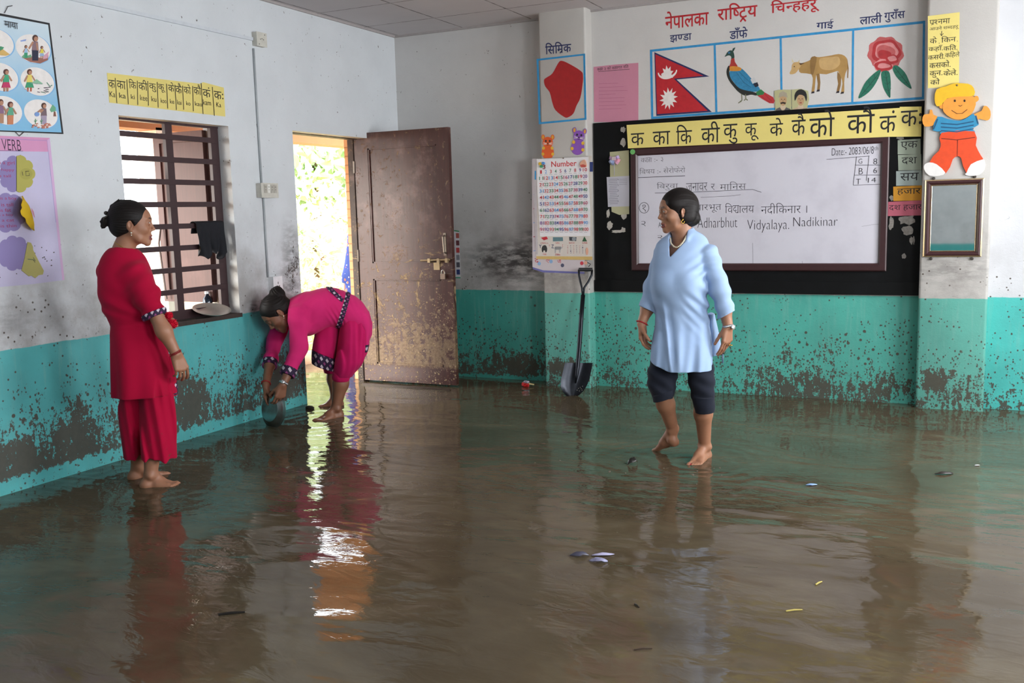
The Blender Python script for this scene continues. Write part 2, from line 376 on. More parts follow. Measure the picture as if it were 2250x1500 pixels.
mb = MB(); mb.add([(LX, RYB, 0), (RWX, RYB, 0), (RWX, YB, 0), (-3.0, YB, 0), (-3.0, YA, 0), (LX, YA, 0)], [(0, 1, 2, 3, 4, 5)]).add([(-5.93, DR_Y0, 0), (LX, DR_Y0, 0), (LX, DR_Y1, 0), (-5.93, DR_Y1, 0)], [(0, 1, 2, 3)]).add([(-5.93, RYB, 0), (LXO, RYB, 0), (LXO, DR_Y0, 0), (-5.93, DR_Y0, 0)], [(0, 1, 2, 3)]).add([(-5.93, DR_Y1, 0), (LXO-.06, DR_Y1, 0), (LXO-.06, 10, 0), (-5.93, 10, 0)], [(0, 1, 2, 3)])
flood = mb.build('flood_water', t.m); tag(flood, 'shallow brown muddy water covering the whole classroom floor', 'water', kind='stuff')

# ------------------------------------------------------------------ window
FRX0, FRX1 = -4.762, -4.732
barmat = flat('3a2629', .45, .0, .15)
w1 = MB()
w1.box((FRX0, WIN_Y0, WIN_Z1-.062), (FRX1, WIN_Y1, WIN_Z1)); w1.box((FRX0, WIN_Y0, WIN_Z0+.01), (FRX1, WIN_Y1, WIN_Z0+.07))
for a, b in ((WIN_Y0, WIN_Y0+.06), (4.695, 4.755), (WIN_Y1-.075, WIN_Y1-.002)): w1.box((FRX0+.002, a, WIN_Z0+.06), (FRX1-.002, b, WIN_Z1-.05))
window_1 = structure('window_1', w1, barmat)
for z in (1.975, 1.830, 1.687, 1.542, 1.400, 1.257, 1.115, .972):
    mb = MB(); mb.box((-4.745, WIN_Y0+.03, z-.017), (-4.725, WIN_Y1-.03, z+.017)); mb.build('window_bar', barmat, window_1)
m_leaf = wood_mat('red_brown_painted_wood', '57332f', .75, .5)
sh = MB(); sx0, sx1 = -5.28, -4.82; sy = 5.135
for lo, hi in (((sx0, sy-.02, .86), (sx0+.055, sy+.02, 2.05)), ((sx1-.06, sy-.02, .86), (sx1, sy+.02, 2.05)), ((sx0+.055, sy-.02, 1.98), (sx1-.06, sy+.02, 2.05)), ((sx0+.055, sy-.02, .86), (sx1-.06, sy+.02, .94)), ((sx0+.04, sy-.006, .90), (sx1-.04, sy+.01, 2.02))): sh.box(lo, hi)
shutter = sh.build('shutter', m_leaf, window_1)
mb = MB(); mb.tube([(sx0+.03, sy-.035, 1.40), (sx0+.025, sy-.06, 1.28), (sx0+.04, sy-.05, 1.0), (sx0+.05, sy-.05, .88)], .007, 8); mb.build('window_stay', flat('6b5f5a', .4, .8), window_1)
mb = MB(); mb.box((-5.2, 4.30, 1.53), (-4.95, 4.33, 1.80)); mb.box((-5.2, 4.29, .84), (-5.16, 4.33, 1.9)); mb.build('shutter', wood_mat('weathered_board', '8a5a35', .6, .6), window_1)
mb = MB(); mb.box((LXO-.02, WIN_Y0-.02, WIN_Z0-.02), (LX+.012, WIN_Y1+.01, WIN_Z0+.008)); structure('trim_7', mb, flat('3a302b', .7, var=.2))

# ------------------------------------------------------------------ door
fr = MB(); dk = wood_mat('dark_door_frame', '3a2a22', .7, .6, muddy=.9)
fr.box((-4.82, DR_Y0, DR_Z-.055), (-4.735, DR_Y1, DR_Z-.012)); fr.box((-4.835, DR_Y1-.085, -.02), (-4.780, DR_Y1, DR_Z-.055)); fr.box((-4.835, DR_Y0-.01, -.02), (-4.778, DR_Y0+.02, DR_Z-.055))
structure('trim_8', fr, dk)
t = NT('cream_brick_reveal'); p = t.pos(); x, y, z = t.sep(p)
cmb = t.n('ShaderNodeCombineXYZ'); t.l(t.math('ADD', x, y), cmb.inputs[0]); t.l(z, cmb.inputs[1])
br = t.n('ShaderNodeTexBrick'); t.l(cmb.outputs[0], br.inputs[0]); br.inputs['Scale'].default_value = 1; br.inputs['Brick Width'].default_value = .23; br.inputs['Row Height'].default_value = .075; br.inputs['Mortar Size'].default_value = .006
br.inputs['Color1'].default_value = hexc('d9a273'); br.inputs['Color2'].default_value = hexc('e0b48a'); br.inputs['Mortar'].default_value = hexc('b98a63')
t.base(br.outputs[0]); t.rough(.9); t.bump(br.outputs['Fac'], -.4, .006); m_brick = t.m
mb = MB(); mb.box((-4.93, DR_Y1, -.05), (LXO+.002, DR_Y1+.5, 2.5)); structure('trim_9', mb, m_brick)
DOOR_X0, DOOR_X1, DOOR_Y = -4.775, -3.855, 6.85
m_door = wood_mat('muddy_red_brown_door', '4b2722', .62, .42, muddy=.62)
dz0, dz1 = .015, 2.13; st = .115
d = MB(); y0, y1 = DOOR_Y, DOOR_Y+.042
for lo, hi in (((DOOR_X0, y0, dz0), (DOOR_X0+st+.02, y1, dz1)), ((DOOR_X1-st, y0, dz0), (DOOR_X1, y1, dz1)), ((DOOR_X0+st+.02, y0, dz1-.13), (DOOR_X1-st, y1, dz1)), ((DOOR_X0+st+.02, y0, .90), (DOOR_X1-st, y1, 1.035)), ((DOOR_X0+st+.02, y0, dz0), (DOOR_X1-st, y1, .165))): d.box(lo, hi)
door = structure('door_1', d, m_door)
for z0, z1 in ((.165, .90), (1.035, dz1-.13)):
    pn = MB(); xa, xb = DOOR_X0+st+.02, DOOR_X1-st
    pn.box((xa-.01, y0+.016, z0-.01), (xb+.01, y1-.012, z1+.01))
    for lo, hi in (((xa, y0+.004, z0), (xa+.012, y0+.018, z1)), ((xb-.012, y0+.004, z0), (xb, y0+.018, z1)), ((xa, y0+.004, z0), (xb, y0+.018, z0+.012)), ((xa, y0+.004, z1-.012), (xb, y0+.018, z1))): pn.box(lo, hi)
    pn.build('door_panel', m_door, door)
steel = flat('8f8478', .4, .8, .15)
WD = Wall('y', DOOR_Y)
mb = MB(); a = WD.P(977, 517, .03); b = WD.P(980, 556, .03)
mb.tube([(a[0], DOOR_Y, a[2]), (a[0], DOOR_Y-.03, a[2]-.01), (b[0], DOOR_Y-.03, b[2]+.01), (b[0], DOOR_Y, b[2])], .008, 8)
mb.box((a[0]-.013, DOOR_Y-.004, b[2]-.02), (a[0]+.013, DOOR_Y, a[2]+.02)); mb.build('handle', steel, door, 1)
mb = MB(); a = WD.P(926, 572); b = WD.P(990, 570)
mb.tube([(a[0], DOOR_Y-.014, a[2]), (b[0], DOOR_Y-.014, b[2])], .008, 8)
for q in (.3, .62, .9): mb.box((a[0]+(b[0]-a[0])*q-.012, DOOR_Y-.025, a[2]-.017), (a[0]+(b[0]-a[0])*q+.012, DOOR_Y, a[2]+.017))
c = WD.P(960, 582); mb.box((c[0]-.028, DOOR_Y-.006, c[2]-.04), (c[0]+.028, DOOR_Y, c[2]+.02)); mb.build('bolt', flat('a79474', .5, .6, .15), door, 1)
for z in (.35, 1.1, 1.85): mb = MB(); mb.tube([(DOOR_X0-.004, y0-.006, z-.05), (DOOR_X0-.004, y0-.006, z+.05)], .007, 8); mb.build('hinge', steel, door, 1)
c = np.array(WD.P(977, 606)); pl = thing('padlock', c, 'small brass padlock hanging open on the muddy brown door', 'padlock')
mb = MB(); mb.box(c+(-.022, -.034, -.024), c+(.022, -.016, .02)); mb.build('body', flat('9a8a7c', .35, .9, .1), pl)
mb = MB(); mb.tube([c+(.014*math.cos(a), -.025, .018+.032*math.sin(a)**.7 if math.sin(a) > 0 else .018) for a in np.linspace(0.01, math.pi-.01, 12)], .0042, 8); mb.build('shackle', flat('b9b4ae', .25, .95), pl, 1)
# loose strip of wood lying in the water below the door
a, b = floor_pt(798, 844, .0), floor_pt(989, 857, .0); mb = MB(); dd = (b-a)/2; nrm = np.array([-dd[1], dd[0], 0]); nrm = nrm/np.linalg.norm(nrm)*.013
mb.obox((a+b)/2+(0, 0, .004), dd, nrm, (0, 0, .007)); tag(mb.build('wooden_batten', flat('3d2d22', .5, var=.2)), 'thin dark wooden batten lying in the water below the open door', 'batten')
# ------------------------------------------------------------------ outside the door and window
mb = MB(); mb.box((-40, -25, -.30), (-5.9, 40, -.16)); structure('floor_outside', mb, flat('b08a5e', .9, scale=2))
mb = MB(); mb.box((-5.95, -4, -.2), (LXO, 14, -.04)); structure('floor_veranda', mb, flat('a58a70', .6, scale=4))
mb = MB(); mb.tube([(-5.98, -4, .03), (-5.98, 14, .03)], .085, 14); mb.box((-6.1, -4, -.2), (-5.9, 14, .03)); structure('trim_10', mb, flat('d9b48c', .8), smooth=True)
vz = Wall('x', -6.1).uv(700, 319)[1]
mb = MB(); mb.box((-6.2, -4, vz), (-6.0, 14, vz+.42)); mb.box((-6.3, -4, vz+.40), (LXO, 14, vz+.46)); structure('trim_11', mb, flat('a9672c', .6, var=.12, scale=5))
# veranda post seen through the window: cream render with a red painted edge
pw = Wall('x', -6.1); ya, yb = pw.uv(343, 560)[0], pw.uv(374, 560)[0]
post = MB(); post.box((-6.22, ya, -.1), (-6.0, yb-.035, vz+.02)); vp = structure('trim_12', post, flat('f6ece0', .8))
mb = MB(); mb.box((-6.23, yb-.035, -.1), (-5.99, yb, vz+.02)); mb.build('painted_edge', flat('c94a4e', .7), vp)
rng = np.random.default_rng(4)
leaf_m = []
for h in ('c9dba2', 'd6e4b8', 'a9c58a'):  # leaf colours bleached, outdoor glare put into the colour
    t = NT('leaf_green_glare'); n = t.noise(t.pos(), 3, 3); c = hexc(h); t.base(t.mix(n, tuple(v*.6 for v in c[:3]), tuple(min(1, v*1.35) for v in c[:3])))
    t.rough(.6); t.b.inputs['Transmission Weight'].default_value = 0.0; leaf_m.append(t.m)
bark = flat('6a513c', .9)
def leafy(name, label, cat, c, rad, n, size, m, trunk=None, group=None):
    o = thing(name, (c[0], c[1], -.16), label, cat, group)
    P = rng.normal(size=(n, 3)); P /= np.linalg.norm(P, axis=1)[:, None]; P *= (rng.random(n)**.45)[:, None]
    P = P*np.array(rad)+np.array(c); P = P[P[:, 2] > -.15]; n = len(P)
    A = rng.normal(size=(n, 3)); A /= np.linalg.norm(A, axis=1)[:, None]; B = np.cross(A, rng.normal(size=(n, 3))); B /= np.linalg.norm(B, axis=1)[:, None]
    s = size*(.6+.8*rng.random(n))[:, None]; C = np.cross(A, B)*.18*s
    V = np.stack([P-A*s, P-B*s*.42+C, P+A*s, P+B*s*.42+C], 1).reshape(-1, 3)
    me = bpy.data.meshes.new('foliage'); me.from_pydata(V.tolist(), [], [(4*i, 4*i+1, 4*i+2, 4*i+3) for i in range(n)]); me.materials.append(m)
    f = bpy.data.objects.new('foliage', me); COL.objects.link(f); f.parent = o; f.matrix_parent_inverse = Matrix.Translation(-o.location)
    if trunk:
        mb = MB(); mb.tube([(c[0], c[1], -.2), (c[0]+.08, c[1]-.05, c[2]*.5), (c[0], c[1], c[2]+.3)], [trunk, trunk*.8, trunk*.4], 10); mb.build('trunk', bark, o, 1)
    return o
def beyond(x, y, d): q = at_depth(x, y, d); return (float(q[0]), float(q[1]), float(q[2]))
leafy('leafy_shrub', 'pale sunlit shrub filling the middle of the doorway view', 'shrub', beyond(690, 560, 12.5), (1.0, 1.3, 1.15), 1500, .085, leaf_m[1], .05)
leafy('leafy_shrub', 'low bright shrub at the foot of the doorway, beyond the kerb', 'shrub', beyond(720, 700, 10.4), (.7, .8, .45), 900, .06, leaf_m[0], .03)
leafy('broadleaf_tree', 'green broadleaf tree behind the shrubs, seen high in the doorway', 'tree', beyond(690, 375, 16.5), (1.6, 1.9, 1.15), 1300, .16, leaf_m[2], .12)
leafy('leafy_shrub', 'green shrub outside the barred window behind the woman\'s head', 'shrub', (-7.9, 5.9, .75), (.6, .6, .8), 1500, .07, leaf_m[1], .04)
import re
# ------------------------------------------------------------------ lettering
def _text_mesh(s, off=0.0):
    c = bpy.data.curves.new('lettering', 'FONT'); c.body = s; c.size = 1.0; c.offset = off; c.resolution_u = 4
    o = bpy.data.objects.new('lettering', c); COL.objects.link(o)
    dg = bpy.context.evaluated_depsgraph_get(); me = bpy.data.meshes.new_from_object(o.evaluated_get(dg))
    v = np.array([x.co[:2] for x in me.vertices]).reshape(-1, 2); f = [tuple(p.vertices) for p in me.polygons]
    bpy.data.objects.remove(o); bpy.data.curves.remove(c); bpy.data.meshes.remove(me)
    return v, f
_tc = {}
def text_mesh(s, off=0.0):
    k = (s, off)
    if k not in _tc: _tc[k] = _text_mesh(s, off)
    return _tc[k]
def clip_right(v, f, xc):
    bm = bmesh.new(); bv = [bm.verts.new((x, y, 0)) for x, y in v]
    for q in f:
        try: bm.faces.new([bv[i] for i in q])
        except ValueError: pass
    bmesh.ops.bisect_plane(bm, geom=bm.verts[:]+bm.edges[:]+bm.faces[:], plane_co=(xc, 0, 0), plane_no=(1, 0, 0), clear_outer=True)
    bm.verts.index_update(); V = np.array([b.co[:2] for b in bm.verts]); F = [tuple(w.index for w in q.verts) for q in bm.faces]; bm.free()
    return V, F
def stroke2(pts, w):
    """a pen stroke as a flat ribbon of quads with square ends"""
    V, F = [], []; pts = [np.array(p, float) for p in pts]
    for i, p in enumerate(pts):
        t = pts[min(i+1, len(pts)-1)]-pts[max(i-1, 0)]; t /= np.linalg.norm(t)+1e-9; n = np.array([-t[1], t[0]])*w/2
        V += [p-n, p+n]
    for i in range(len(pts)-1): F.append((2*i, 2*i+2, 2*i+3, 2*i+1))
    return np.array(V), F
def deva(tokens, off=0.0):
    """tokens: plain strings, ('h', c) a half letter joined to the next, ('r', c) letter with a ra-stroke, ('t', c) with a caret ra below, ('s', strokes, advance) hand strokes"""
    if isinstance(tokens, str): tokens = [tokens]
    tokens = [re.sub('(.)\u093f', '\u093f\\1', q) if isinstance(q, str) else q for q in tokens]   # the short-i sign is written before its letter
    V, F, x = [], [], 0.0
    def put(v, f, dx):
        n = sum(len(a) for a in V); V.append(v+(dx, 0)); F.extend(tuple(i+n for i in q) for q in f)
    w = .075+off*2
    for tk in tokens:
        if isinstance(tk, str):
            if tk.strip() == '': x += .28*len(tk); continue
            v, f = text_mesh(tk, off); lo, hi = v[:, 0].min(), v[:, 0].max(); put(v, f, x-lo); x += hi-lo-.012
            if tk.endswith(' '): x += .25
        elif tk[0] == 'i':
            v, f = text_mesh('\u093f', off); put(v, f, x-v[:, 0].min()); x += .245
        elif tk[0] == 'h':
            v, f = text_mesh(tk[1], off); lo, hi = v[:, 0].min(), v[:, 0].max(); cut = hi-tk[2] if len(tk) > 2 else hi-.215
            v, f = clip_right(v, f, cut); put(v, f, x-lo); x += cut-lo
        elif tk[0] == 'r':
            v, f = text_mesh(tk[1], off); lo, hi = v[:, 0].min(), v[:, 0].max(); put(v, f, x-lo)
            v, f = stroke2([(hi-lo-.13, .16), (hi-lo-.36, -.02)], w); put(v, f, x); x += hi-lo-.012
        elif tk[0] == 't':
            v, f = text_mesh(tk[1], off); lo, hi = v[:, 0].min(), v[:, 0].max(); put(v, f, x-lo); m = (hi-lo)/2
            for s in ([(m, -.02), (m-.17, -.22)], [(m, -.02), (m+.17, -.22)]): v, f = stroke2(s, w); put(v, f, x)
            x += hi-lo-.012
        elif tk[0] == 's':
            for s in tk[1]: v, f = stroke2(s, w); put(v, f, x)
            x += tk[2]
    return np.concatenate(V), F
def ks(): # the conjunct ksha, drawn by hand
    a = [(.17+.11*math.cos(t), .42+.10*math.sin(t)) for t in np.linspace(.5, 2*math.pi-.4, 12)]
    b = [(.17+.13*math.cos(t), .17+.13*math.sin(t)) for t in np.linspace(1.9, 5.6, 12)]
    return ('s', [[(-.02, .65), (.60, .65)], [(.49, .65), (.49, 0)], a, b+[(.42, .30)], [(.26, .36), (.49, .36)]], .585)
def dya():
    b = [(.20+.14*math.cos(t), .34+.13*math.sin(t)) for t in np.linspace(1.2, 5.0, 12)]
    return ('s', [[(-.02, .65), (.62, .65)], [(.24, .65), (.24, .48)], b+[(.30, .06), (.42, .02), (.51, .12)], [(.51, .65), (.51, 0)], [(.24, .30), (.36, .20)]], .605)
def write(mb, wall, tokens, xl, yt, yb, xr, h=.0012, off=0.0, mi=0):
    """set lettering between picture columns xl..xr, its top and foot measured at xl"""
    v, f = deva(tokens, off); u0, v1 = wall.uv(xl, yt); v0 = wall.uv(xl, yb)[1]
    ym = (yt+yb)/2; u1 = wall.uv(xr, ym)[0]
    lo, hi = v.min(0), v.max(0)
    q = (v-lo)/(hi-lo)*np.array([u1-u0, v1-v0])+(u0, v0)
    mb.add([wall.pt(a, b, h) for a, b in q], f, mi)
def zz(pts, ox, oy, s): return [(ox+x/s, oy+y/s) for x, y in pts]
def smooth_closed(P, n=4):
    P = np.array(P, float); m = len(P); out = []
    for i in range(m):
        p0, p1, p2, p3 = P[i-1], P[i], P[(i+1) % m], P[(i+2) % m]
        for k in range(n):
            t = k/n; out.append(.5*((2*p1)+(-p0+p2)*t+(2*p0-5*p1+4*p2-p3)*t*t+(-p0+3*p1-3*p2+p3)*t**3))
    return [tuple(q) for q in out]
class Art:
    """flat painted shapes, pasted one over the other on a wall or sheet"""
    def __init__(s, wall, h=.0008, ox=0, oy=0, sc=1): s.w, s.h, s.ox, s.oy, s.sc = wall, h, ox, oy, sc; s.mb = MB(); s.mats = []; s.k = 0; s.units = []
    def mi(s, m):
        m = flat(m, .7) if isinstance(m, str) else m
        if m not in s.mats: s.mats.append(m)
        return s.mats.index(m)
    def poly(s, pts, m, sm=0):
        if sm: pts = smooth_closed(pts, sm)
        s.k += 1; h = s.h+.00005*s.k; s.units.append((len(s.mb.v), len(s.mb.f)))
        uv = [s.w.uv(s.ox+x/s.sc, s.oy+y/s.sc) for x, y in pts]
        s.mb.prism(s.w, uv, 0.0002, h, s.mi(m)); return s
    def line(s, pts, wpx, m, sm=0):
        s.k += 1; h = s.h+.00005*s.k; s.units.append((len(s.mb.v), len(s.mb.f)))
        uv = [np.array(s.w.uv(s.ox+x/s.sc, s.oy+y/s.sc)) for x, y in pts]
        u2 = s.w.uv(s.ox+(pts[0][0]+wpx)/s.sc, s.oy+pts[0][1]/s.sc); w = abs(u2[0]-uv[0][0])
        V, F = stroke2(uv, w); s.mb.add([s.w.pt(a, b, h) for a, b in V], F, s.mi(m)); return s
    def disc(s, c, rx, ry, m, n=28):
        return s.poly([(c[0]+rx*math.cos(2*math.pi*k/n), c[1]+ry*math.sin(2*math.pi*k/n)) for k in range(n)], m)
    def text(s, tk, xl, yt, yb, xr, m, off=0.0):
        s.k += 1; s.units.append((len(s.mb.v), len(s.mb.f)))
        write(s.mb, s.w, tk, s.ox+xl/s.sc, s.oy+yt/s.sc, s.oy+yb/s.sc, s.ox+xr/s.sc, s.h+.00005*s.k, off, s.mi(m)); return s
    def build(s, name, parent=None):
        # marks that lie far apart become parts of their own
        u = s.units+[(len(s.mb.v), len(s.mb.f))]; n = len(u)-1; V = np.array(s.mb.v)
        lo = np.array([V[u[i][0]:u[i+1][0]].min(0) for i in range(n)]); hi = np.array([V[u[i][0]:u[i+1][0]].max(0) for i in range(n)]); size = (hi-lo).max(1); own = list(range(n))
        def find(i):
            while own[i] != i: i = own[i]
            return i
        for i in range(n):
            gap = np.sqrt((np.maximum(0, np.maximum(lo[i]-hi, lo-hi[i]))**2).sum(1))
            for j in np.flatnonzero(gap <= np.maximum(.02, .5*np.maximum(size[i], size))): own[find(int(j))] = find(i)
        first = None
        for r in dict.fromkeys(find(i) for i in range(n)):
            m = MB()
            for i in range(n):
                if find(i) != r: continue
                (v0, f0), (v1, f1) = u[i], u[i+1]; k = len(m.v)-v0; m.v += s.mb.v[v0:v1]; m.f += [tuple(q+k for q in f) for f in s.mb.f[f0:f1]]; m.mi += s.mb.mi[f0:f1]
            used = sorted(set(m.mi)); m.mi = [used.index(q) for q in m.mi]
            o = m.build(name, [s.mats[q] for q in used], parent); first = first or o
        return first
def sheet(name, wall, corners, m, label, cat, h0=.0005, h1=.002, group=None):
    mb = MB(); mb.prism(wall, [wall.uv(x, y) for x, y in corners], h0, h1)
    return tag(mb.build(name, m), label, cat, group)
NAVY, RED, SKY = flat('1d2758', .6, var=.12), flat('b8202a', .6, var=.12), flat('2f8fc6', .6, var=.15)
YEL = paper('e8d77e')
# ------------------------------------------------------------------ painted pictures on the board wall
a = Art(WB, .0006, 1280, 0, 3.75)
a.text(['नेपालका'], 680, 98, 245, 1040, RED, .012).text(['रा', ('i',), ('h', 'ष'), ('t', 'ट'), 'य'], 1112, 40, 205, 1440, RED, .012).text(['चि', ('h', 'न'), 'हहरू'], 1552, 5, 140, 1952, RED, .012)
a.build('painted_heading', wall_board)
a = Art(WB, .0006, 1280, 0, 3.75)
a.text(['झ', ('h', 'ण'), 'डा'], 720, 292, 355, 898, NAVY, .012).text('डाँफे', 1212, 232, 325, 1360, NAVY, .012).text('गाई', 1928, 170, 250, 2068, NAVY, .012)
a.ox, a.oy, a.sc = 1750, 0, 4.286
a.text('लाली', 598, 135, 235, 805, NAVY, .012).text('गुराँस', 828, 95, 215, 1022, NAVY, .012)
a.build('painted_caption', wall_board)
a = Art(WB, .0006)
TLc, TRc, BRc, BLc = (1428, 109.3), (2033, 45.5), (2030.5, 218), (1430.7, 261.5)
def along(p, q, x): t = (x-p[0])/(q[0]-p[0]); return (x, p[1]+t*(q[1]-p[1]))
ins = 5
a.poly([TLc, TRc, (TRc[0], TRc[1]+ins+.6), (TLc[0], TLc[1]+ins)], SKY); a.poly([(BLc[0], BLc[1]-ins), (BRc[0], BRc[1]-ins-.6), BRc, BLc], SKY)
a.poly([TLc, (TLc[0]+5, TLc[1]), (BLc[0]+5, BLc[1]), BLc], SKY); a.poly([(TRc[0]-5, TRc[1]), TRc, BRc, (BRc[0]-5, BRc[1])], SKY)
for xt, xb in ((1568, 1572), (1713, 1715.5), (1872.5, 1870.5)):
    p, q = along(TLc, TRc, xt), along(BLc, BRc, xb); a.poly([p, (p[0]+4.6, p[1]), (q[0]+4.6, q[1]), q], SKY)
tag(a.build('painted_frame', wall_board), 'blue painted frame divided into four picture boxes')
a = Art(WB, .0006, 1280, 0, 3.75); WH = flat('e6e0dc', .7)
a.poly([(592, 430), (1045, 630), (775, 655), (1065, 922), (608, 955)], NAVY); a.poly([(600, 447), (995, 624), (752, 648), (1030, 912), (615, 940)], RED)
mo = [(700+80*math.cos(t), 588+64*math.sin(t)-12*math.cos(t)) for t in np.linspace(0, math.pi, 16)]+[(700+70*math.cos(t), 588+42*math.sin(t)-12*math.cos(t)) for t in np.linspace(math.pi, 0, 16)]
a.poly(mo, WH)
a.poly([(700+(52 if k % 2 == 0 else 32)*math.cos(math.pi*k/9+math.pi), 612-3+(72 if k % 2 == 0 else 40)*math.sin(math.pi*k/9+math.pi)) for k in range(10)]+[(745, 640), (655, 640)], WH)
a.poly([(710+(76 if k % 2 == 0 else 42)*math.cos(math.pi*k/12-.1), 812+(92 if k % 2 == 0 else 52)*math.sin(math.pi*k/12-.1)-8*math.cos(math.pi*k/12)) for k in range(24)], WH)
tag(a.build('painted_flag', wall_board), 'painted red double-pennant flag with white moon and sun')
a = Art(WB, .0006, 1280, 0, 3.75); BLK = flat('20231f', .6, var=.2); BLU = flat('2f7fa8', .6, var=.2, scale=60); dg = flat('24453c', .6)
a.poly([(1213, 590), (1240, 562), (1300, 560), (1340, 590), (1385, 640), (1440, 700), (1462, 745), (1400, 757), (1350, 747), (1290, 725), (1240, 670), (1215, 630)], BLU, 3)
a.poly([(1210, 585), (1215, 630), (1240, 672), (1290, 725), (1350, 745), (1400, 755), (1442, 772), (1430, 787), (1390, 780), (1340, 788), (1290, 762), (1245, 715), (1205, 660), (1187, 610), (1189, 570), (1205, 540), (1216, 560)], BLK, 3)
a.poly([(1194, 430), (1215, 415), (1238, 420), (1250, 450), (1249, 485), (1222, 510), (1226, 470), (1205, 456), (1171, 468), (1182, 450)], dg, 3)
a.poly([(1224, 490), (1249, 478), (1256, 510), (1278, 552), (1218, 556), (1210, 545), (1220, 520)], flat('a6322c', .6), 3)
a.poly([(1218, 548), (1275, 548), (1308, 562), (1300, 582), (1240, 586), (1213, 580)], flat('d08a2e', .6, var=.15), 3)
a.poly([(1232, 420), (1238, 400), (1259, 389), (1256, 402), (1244, 424)], dg)
a.disc((1208, 435), 9, 7, '3b7fb4'); a.disc((1207, 435), 3, 3, '15161a')
a.poly([(1383, 655), (1415, 635), (1432, 675), (1402, 690)], 'c3c5c6').poly([(1405, 692), (1440, 676), (1452, 705), (1426, 720)], '1d2130')
a.poly([(1430, 760), (1470, 735), (1500, 760), (1490, 787), (1440, 787)], '2d7a45').poly([(1440, 787), (1490, 780), (1500, 760), (1570, 800), (1584, 830), (1575, 852), (1540, 850), (1480, 815)], flat('b52f35', .6, var=.12))
for L in ([(1312, 775), (1314, 825), (1284, 850)], [(1314, 825), (1300, 842)], [(1343, 775), (1346, 815), (1330, 828)], [(1346, 815), (1362, 826)]): a.line(L, 8, '6f7256')
for L in ([(1270, 600), (1330, 680), (1390, 720)], [(1290, 590), (1360, 660), (1420, 715)], [(1500, 775), (1560, 835)], [(1475, 795), (1545, 845)]): a.line(L, 3, '24617f' if L[0][0] < 1400 else '8a2028')
tag(a.build('painted_bird', wall_board), 'painted pheasant with blue back and red tail')
a = Art(WB, .0006, 1280, 0, 3.75); TAN = flat('a9854c', .65, var=.16, scale=14); TAN2 = flat('8a693a', .65, var=.14, scale=14); TAN3 = flat('c2a06a', .65, var=.1)
a.poly([(2100, 588), (2132, 630), (2128, 700), (2114, 758), (2092, 758), (2106, 690), (2098, 640)], TAN2); a.poly([(1925, 600), (1953, 605), (1960, 680), (1955, 742), (1932, 748), (1938, 690)], TAN2)
a.poly([(1880, 492), (1892, 466), (1950, 471), (2050, 456), (2110, 445), (2160, 460), (2184, 500), (2186, 560), (2166, 605), (2156, 680), (2156, 762), (2130, 764), (2142, 690), (2132, 640), (2112, 602), (2098, 585), (2010, 612), (1945, 606), (1925, 622), (1917, 690), (1909, 757), (1886, 760), (1897, 680), (1886, 612), (1800, 602), (1783, 575), (1790, 530), (1835, 512)], TAN, 2)
a.poly([(1875, 500), (1892, 468), (1930, 471), (1915, 560), (1900, 612), (1880, 605)], TAN2, 2); a.poly([(1960, 480), (2050, 470), (2110, 470), (2120, 530), (2060, 575), (1975, 570), (1950, 530)], TAN3, 3)
a.poly([(1724, 540), (1742, 514), (1785, 513), (1802, 535), (1780, 572), (1752, 605), (1714, 612), (1707, 598), (1722, 570)], TAN3, 2)
a.poly([(1728, 517), (1724, 480), (1743, 511)], 'd8cba0').poly([(1772, 512), (1790, 490), (1786, 514)], 'c9ba8e').poly([(1783, 520), (1832, 519), (1794, 537)], '5b4228').disc((1745, 548), 5, 4, '1d1712')
a.poly([(2180, 480), (2193, 560), (2189, 645), (2181, 640), (2183, 560)], TAN2)
for x0, y0 in ((1884, 755), (1928, 740), (2089, 752), (2126, 758)): a.poly([(x0+6, y0), (x0+27, y0-3), (x0+26, y0+12), (x0-2, y0+16)], '221d26')
tag(a.build('painted_cow', wall_board), 'painted brown cow standing side-on')
a = Art(WB, .0006, 1750, 0, 4.286); R1, R2, R3 = flat('a82c30', .65, var=.16), flat('cf8585', .7, var=.16), flat('b85a5a', .7, var=.2)
def rose(cx, cy, rx, ry, m, n=9, amp=.05, ph=0, k=40): a.poly([(cx+rx*(1+amp*math.sin(n*t+ph))*math.cos(t), cy+ry*(1+amp*math.sin(n*t+ph))*math.sin(t)) for t in np.linspace(0, 2*math.pi, k, endpoint=False)], m)
rose(840, 500, 168, 155, R3); rose(845, 490, 138, 118, R1, 5, .06, 1); rose(848, 485, 108, 86, R2, 5, .06, 1); rose(838, 495, 88, 72, R3, 3, .08, 2); rose(826, 512, 62, 42, R1, 3, .1, 2)
rose(820, 618, 92, 62, R2, 6, .05); rose(818, 622, 84, 50, R1, 4, .06); rose(822, 620, 60, 24, R2, 3, .1, 1); rose(900, 560, 60, 46, R1, 4, .08); rose(902, 552, 42, 26, R2, 4, .08)
G1, G2 = flat('1f6b55', .6, var=.2), flat('143f35', .6)
for lf, vein in (([(795, 672), (760, 668), (660, 760), (610, 850), (585, 928), (680, 870), (750, 780)], [(790, 675), (690, 800), (590, 922)]), ([(802, 678), (870, 672), (888, 760), (886, 860), (880, 922), (830, 850), (806, 770)], [(838, 678), (858, 800), (878, 915)]), ([(905, 640), (945, 615), (1020, 680), (1060, 760), (1084, 838), (1010, 790), (940, 720)], [(920, 628), (1000, 730), (1080, 830)])):
    a.poly(lf, G1, 3).line(vein, 5, G2)
    v = [np.array(q, float) for q in vein]
    for q in (.25, .5, .75):
        c0 = v[0]+(v[2]-v[0])*q; dv = (v[2]-v[0])/np.linalg.norm(v[2]-v[0]); nv = np.array([-dv[1], dv[0]])
        for sg in (-1, 1): a.line([tuple(c0), tuple(c0+nv*sg*28-dv*22)], 3, G2)
